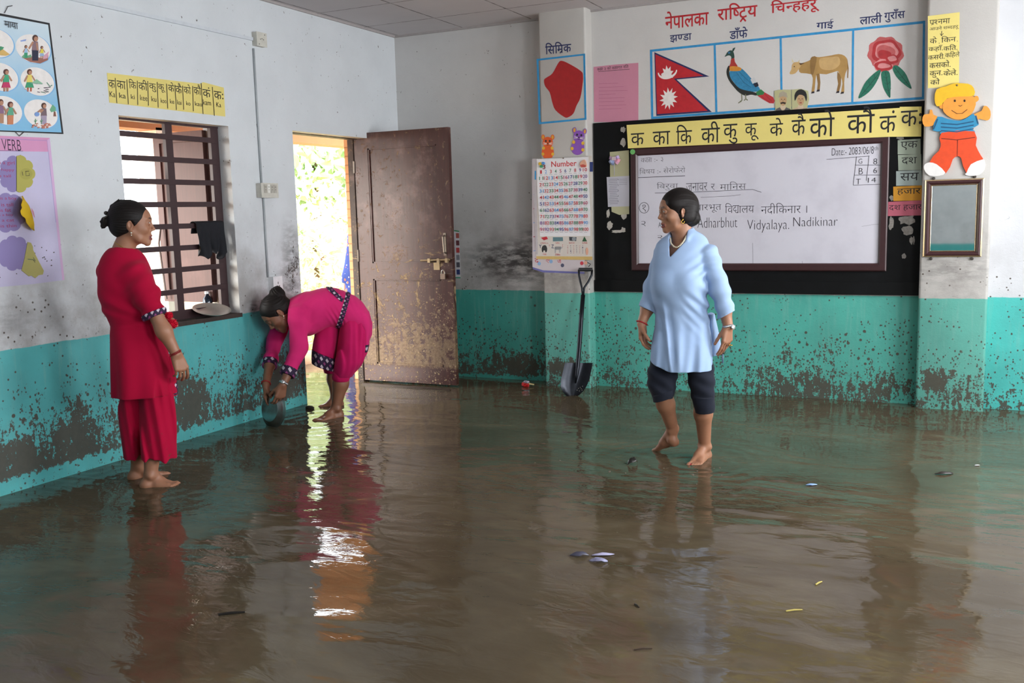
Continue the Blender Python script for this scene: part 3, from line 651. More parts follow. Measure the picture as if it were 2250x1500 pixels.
tag(a.build('painted_flower', wall_board), 'painted red flower with three green leaves')
# painted pictures on the pier beside the door
a = Art(WP, .0006, 1000, 60, 2.5862)
a.text(['सि', ('i',), ('r', 'म'), 'क'], 512, 90, 158, 660, NAVY, .012)
for q in ([(463, 180), (738, 149), (738, 159), (463, 191)], [(475, 540), (746, 514), (746, 525), (476, 551)], [(463, 180), (474, 179), (487, 549), (476, 550)], [(728, 151), (739, 150), (747, 524), (736, 525)]): a.poly(q, SKY)
a.poly([(605, 190), (650, 208), (715, 248), (727, 275), (724, 330), (712, 400), (690, 445), (672, 490), (640, 512), (618, 508), (570, 470), (552, 425), (538, 370), (512, 335), (505, 300), (520, 285), (553, 262), (585, 205)], flat('a81d20', .55, var=.12), 3)
tag(a.build('painted_colour_swatch', pillar_1), 'painted red blob in a blue frame')
# ------------------------------------------------------------------ blackboard, whiteboard and their strips
mb = MB(); u0, v1 = WB.uv(1308, 279); u1, v0 = WB.uv(2022, 651)
mb.box((-2.765, YB-.014, .782), (-.338, YB, 2.12)); mb.box((-2.765, YB-.030, .782), (-.338, YB, .875))
t = NT('black_board_paint'); p = t.pos(); n = t.noise(p, 6, 7, .65); n2 = t.noise(t.scale(p, (1, 1, 2)), 9, 8, .7)
t.base(t.mix(t.step(n, .45, .8), hexc('08090a'), hexc('121417'))); t.rough(.6); t.b.inputs['Specular IOR Level'].default_value = .2; t.bump(n2, .2, .004)
board_black = tag(mb.build('blackboard', t.m), 'old black-painted blackboard panel behind the framed whiteboard', 'blackboard')
a = Art(Wall('y', YB-.014), .0004, 1280, 240, 3.41)
rg = random.Random(3)
def torn(cx, cy, rx, ry, m, n=14):
    a.poly([(cx+rx*(.6+.5*rg.random())*math.cos(2*math.pi*k/n), cy+ry*(.6+.5*rg.random())*math.sin(2*math.pi*k/n)) for k in range(n)], m)
CR = flat('b9b3aa', .8, var=.2)
for q in ((305, 152, 22, 26), (303, 250, 22, 34), (190, 780, 14, 40), (205, 870, 24, 36), (260, 915, 50, 14), (310, 800, 22, 34), (305, 905, 20, 22)): torn(*q, CR)
a.ox, a.oy, a.sc = 1640, 280, 3.75
for q in ((1195, 790, 26, 60), (1320, 760, 90, 46), (1330, 850, 60, 46), (1200, 580, 24, 26), (1360, 930, 18, 36), (1300, 1060, 22, 26), (1265, 85, 40, 18), (1380, 925, 8, 40)): torn(*q, flat('8f8a84', .85, var=.3, scale=60))
a.line([(-400, 1298), (0, 1292), (500, 1300), (1100, 1312)], 7, '4a4a48')
a.build('paper_residue', board_black)
WBB = Wall('y', YB-.034)
FO = [(1385, 327), (1953, 299.5), (1948, 598.7), (1391, 594)]
u0, u1 = (WBB.uv(1387, 460)[0], WBB.uv(1951, 450)[0]); v1, v0 = WBB.uv(1386, 327)[1], WBB.uv(1391, 594)[1]
wbd = thing('whiteboard', (u0, YB-.02, v0), 'framed white marker board covered in handwriting, hung over the blackboard', 'whiteboard')
mb = MB(); fwid = .056
def frame_bars(mb, u0, u1, v0, v1, ya, yb, w, bev=.012, wall_c=None):
    """four mitred bars with a bevelled inner lip"""
    for (p, q) in (((u0, v0), (u1, v0)), ((u1, v0), (u1, v1)), ((u1, v1), (u0, v1)), ((u0, v1), (u0, v0))):
        d = np.array([q[0]-p[0], q[1]-p[1]]); d = d/np.linalg.norm(d); n = np.array([-d[1], d[0]])
        P, Q = np.array(p), np.array(q); vs = []
        for off, y in ((0, ya), (0, yb+.006), (.008, yb), (w-bev, yb), (w, yb+.012), (w, ya)):
            a_, b_ = P+n*off+d*off, Q+n*off-d*off; vs += [(a_[0], y, a_[1]), (b_[0], y, b_[1])]
        m = len(vs)//2
        mb.add(vs, [(2*i, 2*i+1, 2*((i+1) % m)+1, 2*((i+1) % m)) for i in range(m)])
frame_bars(mb, u0, u1, v0, v1, YB-.014, YB-.046, fwid)
mb.build('frame', flat('3a2022', .4, var=.12), wbd)
mb = MB(); mb.box((u0+.03, YB-.026, v0+.03), (u1-.03, YB-.015, v1-.03))
t = NT('whiteboard_face'); p = t.pos(); n = t.noise(t.scale(p, (1, 1, 30)), 4, 4); n2 = t.noise(p, 5, 6)
t.base(t.mix(t.math('MULTIPLY', t.step(n2, .4, .8), .6), hexc('cfcdd6'), hexc('bdbac4'))); t.rough(.32); t.bump(n, .04, .002)
mb.build('writing_surface', t.m, wbd)
a = Art(Wall('y', YB-.026), .0003, 1280, 240, 3.41); MK = flat('23222b', .5)
thin = -.015
a.text(['क', ks(), 'ा :- ३'], 437, 364, 402, 604, MK, thin).text(['बिषय :- सेरोफेरो'], 427, 440, 487, 770, MK, thin).line([(412, 512), (768, 498)], 4, MK)
a.text(['बिरुवा'], 556, 548, 610, 716, MK, thin).text(['जनावर'], 776, 555, 615, 935, MK, thin).text('र', 962, 560, 604, 992, MK, thin).text(['मानिस'], 1030, 545, 606, 1225, MK, thin)
a.line([(542, 627), (800, 622), (1275, 600), (1340, 622)], 3, MK).line([(885, 660), (1100, 650), (1185, 640)], 2, MK)
a.line([(461+36*math.cos(t), 738+40*math.sin(t)) for t in np.linspace(0, 2*math.pi, 24)], 3.5, MK); a.text('१', 448, 715, 768, 474, MK, thin).text('२', 440, 838, 876, 474, MK, thin)
a.line([(826+11*math.cos(t), 645+10*math.sin(t)) for t in np.linspace(0, 2*math.pi, 14)], 6, MK)
a.text(['आधारभूत'], 770, 718, 778, 1040, MK, thin).text(['वि', dya(), 'ालय'], 1068, 704, 780, 1286, MK, thin).text('A', 568, 846, 886, 590, MK, thin)
a.text('Adharbhut', 862, 812, 888, 1160, MK, -.020).text('२', 562, 944, 972, 600, MK, thin)
a.ox, a.oy, a.sc = 1640, 280, 3.75
a.text(['नदीकिनार ।'], 122, 626, 716, 500, MK, thin).text('Vidyalaya.', 8, 762, 868, 352, MK, -.020).text('Nadikinar', 388, 740, 815, 752, MK, -.020)
a.text('Date:- 2083/06/8', 705, 172, 232, 1050, MK, thin).text('th', 1055, 155, 188, 1086, MK, thin)
for L in ([(660, 263), (900, 244), (1015, 235)], [(908, 240), (898, 330), (880, 474)], [(1010, 238), (1000, 340), (988, 438)], [(895, 310), (1108, 310)], [(888, 393), (1108, 392)], [(880, 475), (1108, 468)]): a.line(L, 3.5, MK)
a.text('G', 925, 258, 298, 955, MK, thin).text('8', 1048, 256, 304, 1078, MK, thin).text('B', 928, 335, 386, 960, MK, thin).text('6', 1048, 332, 376, 1076, MK, thin).text('T', 905, 424, 466, 942, MK, thin).text('14', 1003, 414, 454, 1068, MK, thin)
for L in ([(52, 950), (55, 1130)], [(460, 1100), (462, 1130)], [(950, 815), (1040, 800), (1105, 795)]): a.line(L, 2, '6b6872')
a.build('handwriting', wbd)
WY = Wall('y', YB-.048)
st = sheet('alphabet_strip', WY, [(1377, 274.6), (1700, 254), (1977, 237), (1977, 234.6), (2025, 234), (2024, 300), (1953, 300.5), (1700, 311.5), (1380, 326)], YEL, 'long yellow paper strip of large consonant letters above the whiteboard', 'poster')
a = Art(Wall('y', YB-.050), .0003, 1280, 0, 3.75)
for s, x0, y0, y1, x1 in (('क', 398, 1100, 1200, 508), ('का', 578, 1086, 1196, 722), ('कि', 772, 1030, 1190, 902), ('की', 978, 1006, 1180, 1132), ('कु', 1160, 1025, 1188, 1276), ('कू', 1338, 1020, 1162, 1452), ('के', 1543, 975, 1122, 1652), ('कै', 1724, 935, 1118, 1838), ('को', 1872, 912, 1132, 2076)): a.text(s, x0, y0, y1, x1, INK)
a.ox, a.oy, a.sc = 1750, 0, 4.286
for s, x0, y0, y1, x1 in (('कौ', 480, 1012, 1262, 736), ('कं', 785, 1046, 1252, 940), ('कः', 985, 1046, 1192, 1178)): a.text(s, x0, y0, y1, x1, INK)
a.build('lettering', st)
WC = Wall('y', YB-.016)
for nm, m, cs, tk, bx, lb in (('word_card', paper('a9b5a3'), [(1972.5, 308), (2022.7, 304.5), (2023, 338.7), (1972.5, 339)], 'एक', (1272, 118, 188, 1410), 'topmost grey-green word card in the column right of the whiteboard'),
        ('word_card', paper('a9b5a3'), [(1973, 340.5), (2024, 338.5), (2025, 373), (1974, 374.5)], 'दश', (1280, 248, 305, 1405), 'grey-green word card, second from the top of the column right of the whiteboard'),
        ('word_card', paper('aab8b4'), [(1969, 376), (2025, 373.5), (2026, 407), (1969, 408)], 'सय', (1268, 378, 440, 1420), 'grey-green word card directly above the orange card'),
        ('word_card', paper('d99a2c'), [(1962.7, 410), (2025.5, 407), (2026, 440), (1963, 441.5)], 'हजार', (1242, 505, 560, 1436), 'orange word card in the column right of the whiteboard'),
        ('word_card', paper('c6677a'), [(1950.7, 443.5), (2026, 440), (2026, 473), (1951, 474.5)], ['दश', ' ', 'हजार'], (1176, 640, 690, 1446), 'pink word card at the bottom of the column right of the whiteboard')):
    c = sheet(nm, WC, cs, m, lb, 'card', 0, .0015, 'word cards beside the whiteboard')
    a = Art(Wall('y', YB-.0175), .0003, 1640, 280, 3.75); a.text(tk, *bx, INK); a.build('lettering', c)
c = sheet('paper_note', WC, [(1340, 334), (1382, 330), (1382.6, 470), (1361, 472), (1344, 465), (1341, 410)], paper('b9b691'), 'torn olive paper stuck on the blackboard left of the whiteboard', 'paper', 0, .0012)
c = sheet('printed_sheet', Wall('y', YB-.0175), [(1333, 389), (1382.6, 386), (1382.8, 453), (1336, 454.5)], paper('c3c1ca'), 'small white printed sheet pasted over the olive paper', 'paper', 0, .0012)
a = Art(Wall('y', YB-.019), .0002, 1280, 240, 3.41)
for k in range(15):
    y = 524+k*13.2; a.line([(195+rg.random()*10, y), (255+rg.random()*14, y-2)], 2.4, '6c6a78')
    if k < 4: a.line([(275, y), (335, y-2)], 2.4, '8a8894')
for k, y in enumerate((528, 570, 610, 650, 690)): a.text(str(k+1) if k else '१', 264, y-6, y+4, 271, '33323c')
a.build('print', c)
# ribbon bow
bc = np.array(WC.P(1351, 349, .012)); bow = thing('ribbon_bow', bc, 'pastel ribbon bow pinned on the blackboard left of the whiteboard', 'bow')
for k, (an, h) in enumerate(((20, 'b7a0cf'), (165, 'c9a6c9'), (215, 'a8b4d6'), (255, '9fb0d8'), (310, 'd59fb6'), (340, 'd88fa2'))):
    mb = MB(); d = np.array([math.cos(math.radians(an)), 0, math.sin(math.radians(an))]); n = np.cross(d, (0, 1, 0)); L = .05 if an > 190 else .042
    prof = [(0, .003, 0), (.3, .010, .012), (.7, .012, .016), (1, .011, .004)]
    mb.add([bc+d*L*t_+n*w*s_+np.array([0, -z_, 0]) for t_, w, z_ in prof for s_ in (-1, 1)]+[bc+d*L*t_+n*w*s_+np.array([0, -z_*.2+.004, 0]) for t_, w, z_ in prof for s_ in (-1, 1)],
           [(2*i, 2*i+1, 2*i+3, 2*i+2) for i in range(3)]+[(8+2*i, 8+2*i+2, 8+2*i+3, 8+2*i+1) for i in range(3)]+[(6, 7, 15, 14)]); mb.build('ribbon_loop', flat(h, .4, var=.1), bow, 1)
mb = MB(); mb.box(bc+(-.014, -.024, -.012), bc+(.016, .0, .016)); mb.build('knot', flat('c9b7b9', .4), bow)
mb = MB(); mb.tube([bc+(0, -.01, 0), bc+(.002, -.008, -.06), bc+(0, -.006, -.13)], .0022, 6); mb.build('ribbon_tail', flat('a7a2b8', .5), bow)
mb = MB(); c = np.array(WY.P(1390, 333.5)); mb.lathe([(.021, -.002), (.021, .002)], c, ((1, 0, 0), (0, 0, 1), (0, -1, 0)), 8); tag(mb.build('paper_disc', paper('6cb566')), 'green paper disc at the top left corner of the whiteboard', 'disc')
# ------------------------------------------------------------------ charts on the left wall
ch = sheet('picture_chart', WL, [(-190, -8), (107.5, 51), (138, 294.5), (-175, 282)], flat('17191d', .5), 'blue picture chart of ovals with children, black-edged, high on the left wall', 'chart', .002, .006)
a = Art(Wall('x', LX+.006), .0004, 0, 0, 5)
t = NT('chart_sky'); p = t.pos(); x, y, z = t.sep(p); n = t.noise(p, 4, 4)
t.base(t.mix(t.step(t.math('ADD', z, t.math('MULTIPLY', n, .3)), 2.10, 2.75), hexc('7fbbe0'), hexc('cfe0ea'))); t.rough(.35)
a.poly([(-920, 0), (528, 272), (676, 1455), (-860, 1400)], t.m)
PW = flat('ece7e4', .5); SKN = 'b5856c'
cs = []
for r, (cx, cy, rx, ry) in enumerate(((362, 535, 196, 160), (410, 895, 190, 158), (447, 1250, 190, 160))):
    for c in range(3):
        dx = -390+(r*8) if c else 0; X, Y = cx+c*(-402+r*6), cy+c*(-62+r*12)
        a.poly([(X+rx*math.cos(q)+8, Y+ry*math.sin(q)+rx*.17*math.cos(q)+5) for q in np.linspace(0, 2*math.pi, 36, endpoint=False)], '86b9e3')
        a.poly([(X+rx*.97*math.cos(q), Y+ry*.97*math.sin(q)+rx*.17*math.cos(q)) for q in np.linspace(0, 2*math.pi, 36, endpoint=False)], PW)
        cs.append((X, Y))
def blob(pts, m): a.poly(pts, m)
def figure(x, y, s, hair, top, low, leg=SKN, skirt=True, arm=None):
    a.poly([(x-.09*s, y-.72*s), (x+.10*s, y-.72*s), (x+.13*s, y-.38*s), (x-.13*s, y-.38*s)], top)
    a.poly([(x-.12*s, y-.40*s), (x+.12*s, y-.40*s), (x+(.19 if skirt else .11)*s, y-(.16 if skirt else .02)*s), (x-(.19 if skirt else .11)*s, y-(.16 if skirt else .02)*s)], low)
    if skirt:
        for d in (-.07, .06): a.poly([(x+(d-.04)*s, y-.17*s), (x+(d+.04)*s, y-.17*s), (x+(d+.03)*s, y), (x+(d-.03)*s, y)], leg)
    for p_ in (arm or [[(x-.09*s, y-.68*s), (x-.22*s, y-.42*s)], [(x+.10*s, y-.68*s), (x+.24*s, y-.45*s)]]): a.line(p_, max(7, .06*s), SKN)
    a.disc((x, y-.84*s), .105*s, .125*s, hair).disc((x+.025*s, y-.81*s), .075*s, .09*s, SKN)
# man walking with two children
X, Y = cs[0]; a.poly([(240, 632), (330, 615), (470, 640), (530, 605), (525, 660), (440, 698), (330, 680)], '9c6a5c').poly([(235, 625), (270, 590), (300, 612), (340, 598), (345, 632), (260, 640)], '6da381').poly([(480, 610), (535, 565), (520, 640), (470, 650)], 'd9a5b8')
figure(385, 672, 300, '4a2f28', '8a7078', '2e2f45', skirt=False, arm=[[(362, 460), (315, 535)], [(400, 470), (412, 555)]]); figure(283, 640, 150, '6a4a3c', '9fc0dd', '3d9a72', skirt=False); figure(458, 640, 140, '4a2f28', 'e2d34f', '9db4d4')
a.poly([(222, 445), (285, 430), (280, 450), (228, 458)], '8fa5dc')
figure(322, 1005, 255, '5a332b', 'e6d36f', '3f9a72', 'b5654a'); a.poly([(345, 912), (400, 870), (470, 920), (400, 925)], '8fc0a0').line([(335, 912), (462, 925)], 5, '8a9a98').line([(510, 905), (545, 950), (570, 935)], 8, '4d8a72')
for q in range(16): X = 395+rg.random()*150; Y = 955+rg.random()*75; a.line([(X, Y), (X+14+rg.random()*20, Y+rg.random()*18-4)], 7, ('5a4a5c', '6d8a78', '4a3a4a')[q % 3])
a.line([(262, 975), (330, 1005)], 5, 'c9a0a4')
figure(478, 1370, 250, '4a2f28', '77636a', 'a79ab0', skirt=False, arm=[[(450, 1200), (405, 1240)], [(470, 1205), (440, 1235)]]); a.disc((402, 1255), 26, 24, '7f9fd6').poly([(545, 1205), (575, 1150), (605, 1180), (608, 1220), (560, 1232)], '6fae8a').poly([(590, 1225), (603, 1225), (612, 1278), (585, 1278)], '8a5a4c')
for X in (385, 450): a.line([(X, 1305), (X, 1362)], 6, '5f9a72').line([(X-16, 1325), (X, 1340), (X+16, 1318)], 6, '5f9a72')
for q in range(22): X = 340+rg.random()*200; Y = 1355+rg.random()*50; a.poly([(X, Y), (X+18, Y-7), (X+30, Y+4), (X+10, Y+10)], ('c98a78', 'b5705f')[q % 2])
figure(62, 1005, 255, '5c3a34', '45a97f', 'c23a66'); figure(-60, 990, 235, '5c3a34', 'd8b35a', '7a6a9a'); figure(108, 1372, 265, '5a2f2e', '5fa88a', 'c9825f', skirt=False); figure(0, 1360, 280, '5a3a32', '8a6a86', 'b58a70', skirt=False)
a.poly([(-40, 590), (20, 540), (100, 600), (60, 612), (-30, 605)], 'd9b36a').poly([(-30, 560), (0, 510), (35, 520), (20, 545)], '4f9a72'); figure(-90, 620, 220, '5a3a32', '6fa0cf', '9a6a5a')
a.text(['माया'], 38, 228, 296, 186, flat('2a2c33', .6), .004)
a.build('printed_pictures', ch)
mb = MB(); c = np.array(WL.P(16, 30)); mb.tube([c+(.006, -.02, .0), c+(.01, .0, .035), c+(.006, .03, .045)], .002, 6); mb.build('hanging_wire', flat('3a3436', .5, .5), ch); mb = MB(); c2 = np.array(WL.P(40, 294)); mb.tube([c2+(.006, -.02, .01), c2+(.008, 0, -.012), c2+(.006, .03, .01)], .002, 6)
mb.build('hanging_wire', flat('3a3436', .5, .5), ch)
vc = sheet('grammar_chart', WL, [(-130, 292), (109, 303), (112, 333), (126, 470), (140.4, 615), (70, 624), (-130, 642)], paper('c9c4e2'), 'pale lilac hand-made chart headed VERB with paper flowers, on the left wall', 'chart', .0, .002)
a = Art(Wall('x', LX+.002), .0003, 0, 280, 4.1667); PNK = paper('dc9bc4')
a.poly([(-540, 52), (455, 95), (466, 222), (-540, 208)], PNK); a.poly([(432, 118), (455, 95), (590, 1395), (570, 1398)], paper('d9b5dc'))
VI = flat('4a3a72', .6); a.line([(-540, 78), (430, 120), (512, 870)], 4, flat('8f86c9', .6)).line([(-540, 200), (210, 216)], 4, VI).text('VERB', 10, 104, 206, 190, flat('3c2240', .6), -.004)
a.build('heading_band', vc)
LIL, OLV, CRM = paper('8f83b8'), paper('b3ad58'), flat('a82a58', .6)
def scallop(cx, cy, r, a0, a1, n=5, flatside=True):
    pts = []
    for k in range(n):
        b0, b1 = a0+(a1-a0)*k/n, a0+(a1-a0)*(k+1)/n
        for q in np.linspace(0, 1, 7):
            an = b0+(b1-b0)*q; rr = r*(.90+.12*math.sin(math.pi*q)**.6); pts.append((cx+rr*math.cos(math.radians(an)), cy+rr*math.sin(math.radians(an))*1.03))
    return pts
def flower(base, half, wr):
    a = Art(Wall('x', LX+.0025), .0006, 0, 280, 4.1667); a.poly(base, LIL); o = a.build('paper_flower', vc)
    a = Art(Wall('x', LX+.0035), .0004, 0, 280, 4.1667)
    for ln, xl, yt, yb, xr in wr: a.text(ln, xl, yt, yb, xr, CRM, -.004)
    if wr: a.build('handwriting', o)
    return o
f1 = flower(scallop(150, 425, 165, 90, 270, 5), None, [('I am a girl', -92, 298, 342, 132), ('I am happy', -92, 368, 402, 128), ('I am tall', -92, 426, 452, 98)])
a = Art(Wall('x', LX+.004), .003, 0, 280, 4.1667); a.poly(scallop(150, 425, 232*.72, -90, 90, 5), OLV); a.poly([(150, 262), (190, 250), (200, 580), (150, 585)], OLV); a.disc((235, 425), 58, 52, 'a5a04e'); a.line([(200, 405), (206, 440)], 5, '4a4436').line([(228, 402), (262, 400), (232, 402), (234, 442), (266, 440), (264, 418)], 5, '4a4436')
f1b = a.build('petal_flap', f1)
f2 = flower(scallop(70, 780, 175, 0, 360, 9), None, [('She is a boy'[0:12], -90, 632, 668, 150), ('She is tall', -90, 690, 722, 120), ('He is fat', -90, 742, 772, 100), ('He is a boy', -90, 790, 818, 120), ('It is a cat', -90, 836, 864, 130), ('He is thin', -90, 888, 918, 150)])
# folded yellow petal that stands off the sheet
w0 = WL; Q = lambda x, y, h: np.array(w0.P(x/4.1667, 280+y/4.1667, h))
YP_ = paper('e3bb1c'); mb = MB()
crease = [Q(180, 625, .02), Q(205, 720, .05), Q(225, 800, .06), Q(255, 880, .05), Q(290, 945, .02)]
out = [Q(175, 632, .02), Q(125, 670, .07), Q(98, 715, .08), Q(104, 738, .085), Q(84, 770, .085), Q(100, 812, .085), Q(140, 832, .08), Q(150, 870, .075), Q(195, 905, .06), Q(240, 930, .04), Q(285, 944, .02)]
back = [Q(182, 628, .012), Q(210, 668, .006), Q(240, 690, .005), Q(256, 735, .005), Q(248, 790, .005), Q(268, 860, .006), Q(288, 942, .012)]
def fan(A, B, th):
    n = max(len(A), len(B))*2; ip = lambda L, q: np.array([np.interp(q, np.linspace(0, 1, len(L)), [p[k] for p in L]) for k in range(3)])
    V = []
    for q in np.linspace(0, 1, n): p0, p1 = ip(A, q), ip(B, q); V += [p0, p0*.5+p1*.5+np.array([.006, 0, 0]), p1]
    V2 = [v+np.array([th, 0, 0]) for v in V]; m = len(V)
    F = [(3*i+j, 3*i+j+1, 3*i+4+j, 3*i+3+j) for i in range(n-1) for j in (0, 1)]; mb.add(V+V2, [tuple(k+m for k in f) for f in F]+[f[::-1] for f in F])
fan(crease, out, .0015); fan(back, crease, .0015)
mb.build('petal_flap', YP_, f2, 1)
mb = MB(); mb.add([Q(212, 738, .066), Q(208, 770, .07), Q(228, 818, .07), Q(262, 828, .05), Q(240, 770, .06)], [(0, 1, 2, 3, 4)]); mb.build('pink_centre', paper('dfa0b2'), f2)
f3 = flower(scallop(130, 1150, 155, 0, 360, 9), None, [])
a = Art(Wall('x', LX+.0035), .003, 0, 280, 4.1667); a.poly([(250, 1048), (280, 1055), (298, 1090), (300, 1120), (350, 1220), (398, 1310), (390, 1345), (350, 1352), (322, 1378), (285, 1355), (262, 1362), (195, 1308), (222, 1200)], paper('b4ad6a')); a.line([(250, 1205), (300, 1210), (322, 1222), (300, 1190)], 6, '5b6a52').line([(300, 1210), (318, 1235)], 5, '4a4a3a'); a.build('petal_flap', f3)
mb = MB()
for q in range(26): X, Y = -20+rg.random()*560, 1080+rg.random()*300; mb.prism(Wall('x', LX+.002), [WL.uv((X+dx)/4.1667, 280+(Y+dy)/4.1667) for dx, dy in ((0, 0), (4+rg.random()*8, -3), (6+rg.random()*14, 6), (2, 8))], .0, .0006)
tag(mb.build('mud_flecks', flat('4a4440', .8), vc), kind='stuff')
ks2 = sheet('alphabet_strip', WL, [(234.7, 160), (440, 184), (446, 180.5), (491.2, 192.5), (494.7, 256), (240, 225.3)], YEL, 'short yellow consonant strip with spellings, above the barred window', 'poster', 0, .002)
a = Art(Wall('x', LX+.002), .0004, 0, 0, 3.75)
for s, x0, y0, y1, x1 in (('क', 892, 656, 722, 946), ('का', 960, 662, 728, 1034), ('कि', 1058, 648, 726, 1120), ('की', 1136, 652, 738, 1212), ('कु', 1226, 684, 752, 1284), ('कू', 1300, 690, 758, 1360), ('के', 1382, 674, 752, 1434), ('कै', 1442, 680, 766, 1496), ('को', 1510, 690, 768, 1570), ('कौ', 1592, 690, 776, 1654), ('कं', 1666, 712, 798, 1732), ('कः', 1760, 748, 814, 1838)): a.text(s, x0, y0, y1, x1, INK)
for s, x0, y0, y1, x1 in (('Ka', 900, 750, 796, 948), ('ka', 980, 762, 806, 1034), ('ki', 1076, 776, 814, 1108), ('kee', 1152, 780, 826, 1212), ('ku', 1245, 792, 834, 1286), ('koo', 1322, 808, 846, 1370), ('ke', 1398, 815, 852, 1434), ('kai', 1458, 822, 860, 1494), ('ko', 1532, 832, 866, 1568), ('kau', 1604, 835, 870, 1662), ('kam', 1670, 818, 862, 1736), ('Ka', 1780, 842, 880, 1820)): a.text(s, x0, y0, y1, x1, INK)
for x0, y0, x1, y1 in ((948, 642, 962, 850), (1044, 655, 1056, 858), (1130, 665, 1134, 864), (1216, 668, 1222, 870), (1294, 676, 1302, 886), (1371, 690, 1381, 894), (1440, 698, 1452, 905), (1503, 706, 1512, 904), (1586, 708, 1592, 916), (1656, 684, 1672, 940), (1748, 716, 1765, 955)): a.line([(x0, y0), (x1, y1)], 5, INK)
a.build('lettering', ks2)
# ------------------------------------------------------------------ wiring on the left wall
cream = flat('c9c7bd', .5, var=.1); grime = flat('5a5650', .7)
c0 = np.array(WL.P(551, 82)); u1, v1 = WL.uv(577, 106); u0, v0_ = WL.uv(553, 70)
trk = MB(); q0 = WL.uv(181-760, -197), WL.uv(551, 81)
n0, n1 = WL.uv(-120, -72), WL.uv(553, 86)
trk.add([WL.pt(n0[0], n1[1]-.011, 0), WL.pt(n1[0], n1[1]-.011, 0), WL.pt(n1[0], n1[1]-.011, .014), WL.pt(n0[0], n1[1]-.011, .014), WL.pt(n0[0], n1[1]+.011, 0), WL.pt(n1[0], n1[1]+.011, 0), WL.pt(n1[0], n1[1]+.011, .014), WL.pt(n0[0], n1[1]+.011, .014)], [(0, 1, 2, 3), (7, 6, 5, 4), (0, 3, 7, 4), (1, 5, 6, 2), (3, 2, 6, 7)])
tag(trk.build('cable_trunking', flat('ccd2d8', .5)), 'long horizontal white cable trunking under the ceiling of the left wall', 'trunking')
def wallbox(name, x0, y0, x1, y1, d, label, cat, m=cream):
    a_, b_ = WL.uv(x0, y0), WL.uv(x1, y1); mb = MB(); e = .003
    mb.box((LX, a_[0], b_[1]), (LX+d-.006, b_[0], a_[1])); mb.box((LX+d-.006, a_[0]-e, b_[1]-e), (LX+d, b_[0]+e, a_[1]+e))
    o = thing(name, (LX, (a_[0]+b_[0])/2, b_[1]), label, cat); mb.build('box', m, o); return o, (a_[0], b_[0], b_[1], a_[1], d)
bx, (ya, yb, za, zb, d) = wallbox('junction_box', 553, 71, 576, 105, .045, 'square white junction box high between window and door', 'junction box')
for p_, q in ((.35, .5), (.5, .55), (.65, .5), (.2, .12), (.8, .88)): mb = MB(); mb.lathe([(.004, 0), (.004, .0012)], (LX+d, ya+(yb-ya)*p_, za+(zb-za)*q), ((0, 1, 0), (0, 0, 1), (1, 0, 0)), 10); mb.build('screw', grime, bx)
bx, (ya, yb, za, zb, d) = wallbox('switchboard', 562, 403, 600, 434, .05, 'wide white switchboard with four switches between window and door', 'switchboard')
for k in range(4):
    mb = MB(); y = ya+(yb-ya)*(.22+k*.20); z = (za+zb)/2+.012
    mb.box((LX+d, y-.014, z-.03), (LX+d+.004, y+.014, z+.03)); o = mb.build('switch' if k else 'socket', flat('e4e3dc' if k == 1 else 'b2aea4', .4), bx)
    mb = MB()
    for dy, dz in ((-.005, .012), (.005, .012), (0, -.008)): mb.box((LX+d+.004, y+dy-.002, z+dz-.003), (LX+d+.005, y+dy+.002, z+dz+.003))
    mb.build('slot', grime, o)
bx, (ya, yb, za, zb, d) = wallbox('wall_socket', 590, 609, 611, 640, .045, 'white wall socket low beside the doorway, above the bending woman', 'socket', flat('e3e4e6', .4))
mb = MB(); yc, zc = (ya+yb)/2, (za+zb)/2
for dy, dz, w, h in ((0, .012, .003, .008), (-.013, -.012, .004, .006), (.013, -.012, .004, .006)): mb.box((LX+d, yc+dy-w, zc+dz-h), (LX+d+.0015, yc+dy+w, zc+dz+h))
mb.build('pin_hole', grime, bx)
for lb, (x0, y0), (x1, y1) in (('upper thin grey conduit running down from the junction box to the switchboard', (557, 107), (571, 402)), ('lower thin grey conduit between the switchboard and the wall socket', (576, 434), (588, 609))):
    mb = MB(); p0, p1 = np.array(WL.P(x0, y0, .008)), np.array(WL.P(x1, y1, .008)); p0[1] = p1[1] = (p0[1]+p1[1])/2; mb.tube([p0, p1], .0075, 10); tag(mb.build('conduit', flat('aab0b4', .5), smooth='all'), lb, 'conduit')
# ------------------------------------------------------------------ charts on the pier
WQ = Wall('y', YP-.002)
c3 = sheet('letter_chart', WQ, [(1169, 350), (1283, 343), (1285, 598), (1222, 600), (1186, 594), (1170, 586)], paper('c9c0c4'), 'hindmost chart on the pier, its letters and bluish lower edge showing below the others', 'chart', 0, .0015)
a = Art(Wall('y', YP-.0035), .0003, 1000, 60, 2.5862)
a.poly([(442, 1362), (500, 1380), (735, 1390), (735, 1400), (500, 1392), (440, 1372)], '6a6ba6')
for ch_, x in (('द', 452), ('त्र', 515), ('ज', 580)): a.text(ch_, x, 1312, 1340, x+24, RED)
for x, y, m in ((478, 1342, '86a9cf'), (545, 1330, '86a9cf'), (610, 1352, '4a4e66'), (720, 1340, 'c23a4a'), (742, 1338, 'd9a28a')): a.disc((x, y), 10, 11, m, 12)
a.line([(752, 1335), (770, 1345), (758, 1360)], 5, '2c2a30'); a.line([(452, 780), (470, 800), (455, 830)], 4, '8a86a2')
for k in range(6): a.line([(445, 870+k*80), (462, 868+k*80)], 4, ('c25a6a', '7f9fd0')[k % 2])
a.build('print', c3)
c2 = sheet('picture_alphabet_chart', Wall('y', YP-.005), [(1176, 349), (1300, 342), (1301.5, 570.5), (1178.5, 568)], paper('d6cfc6'), 'picture alphabet chart with yak and zebra, sticking out below the number chart', 'chart', 0, .0018)
a = Art(Wall('y', YP-.0068), .0003, 1000, 60, 2.5862)
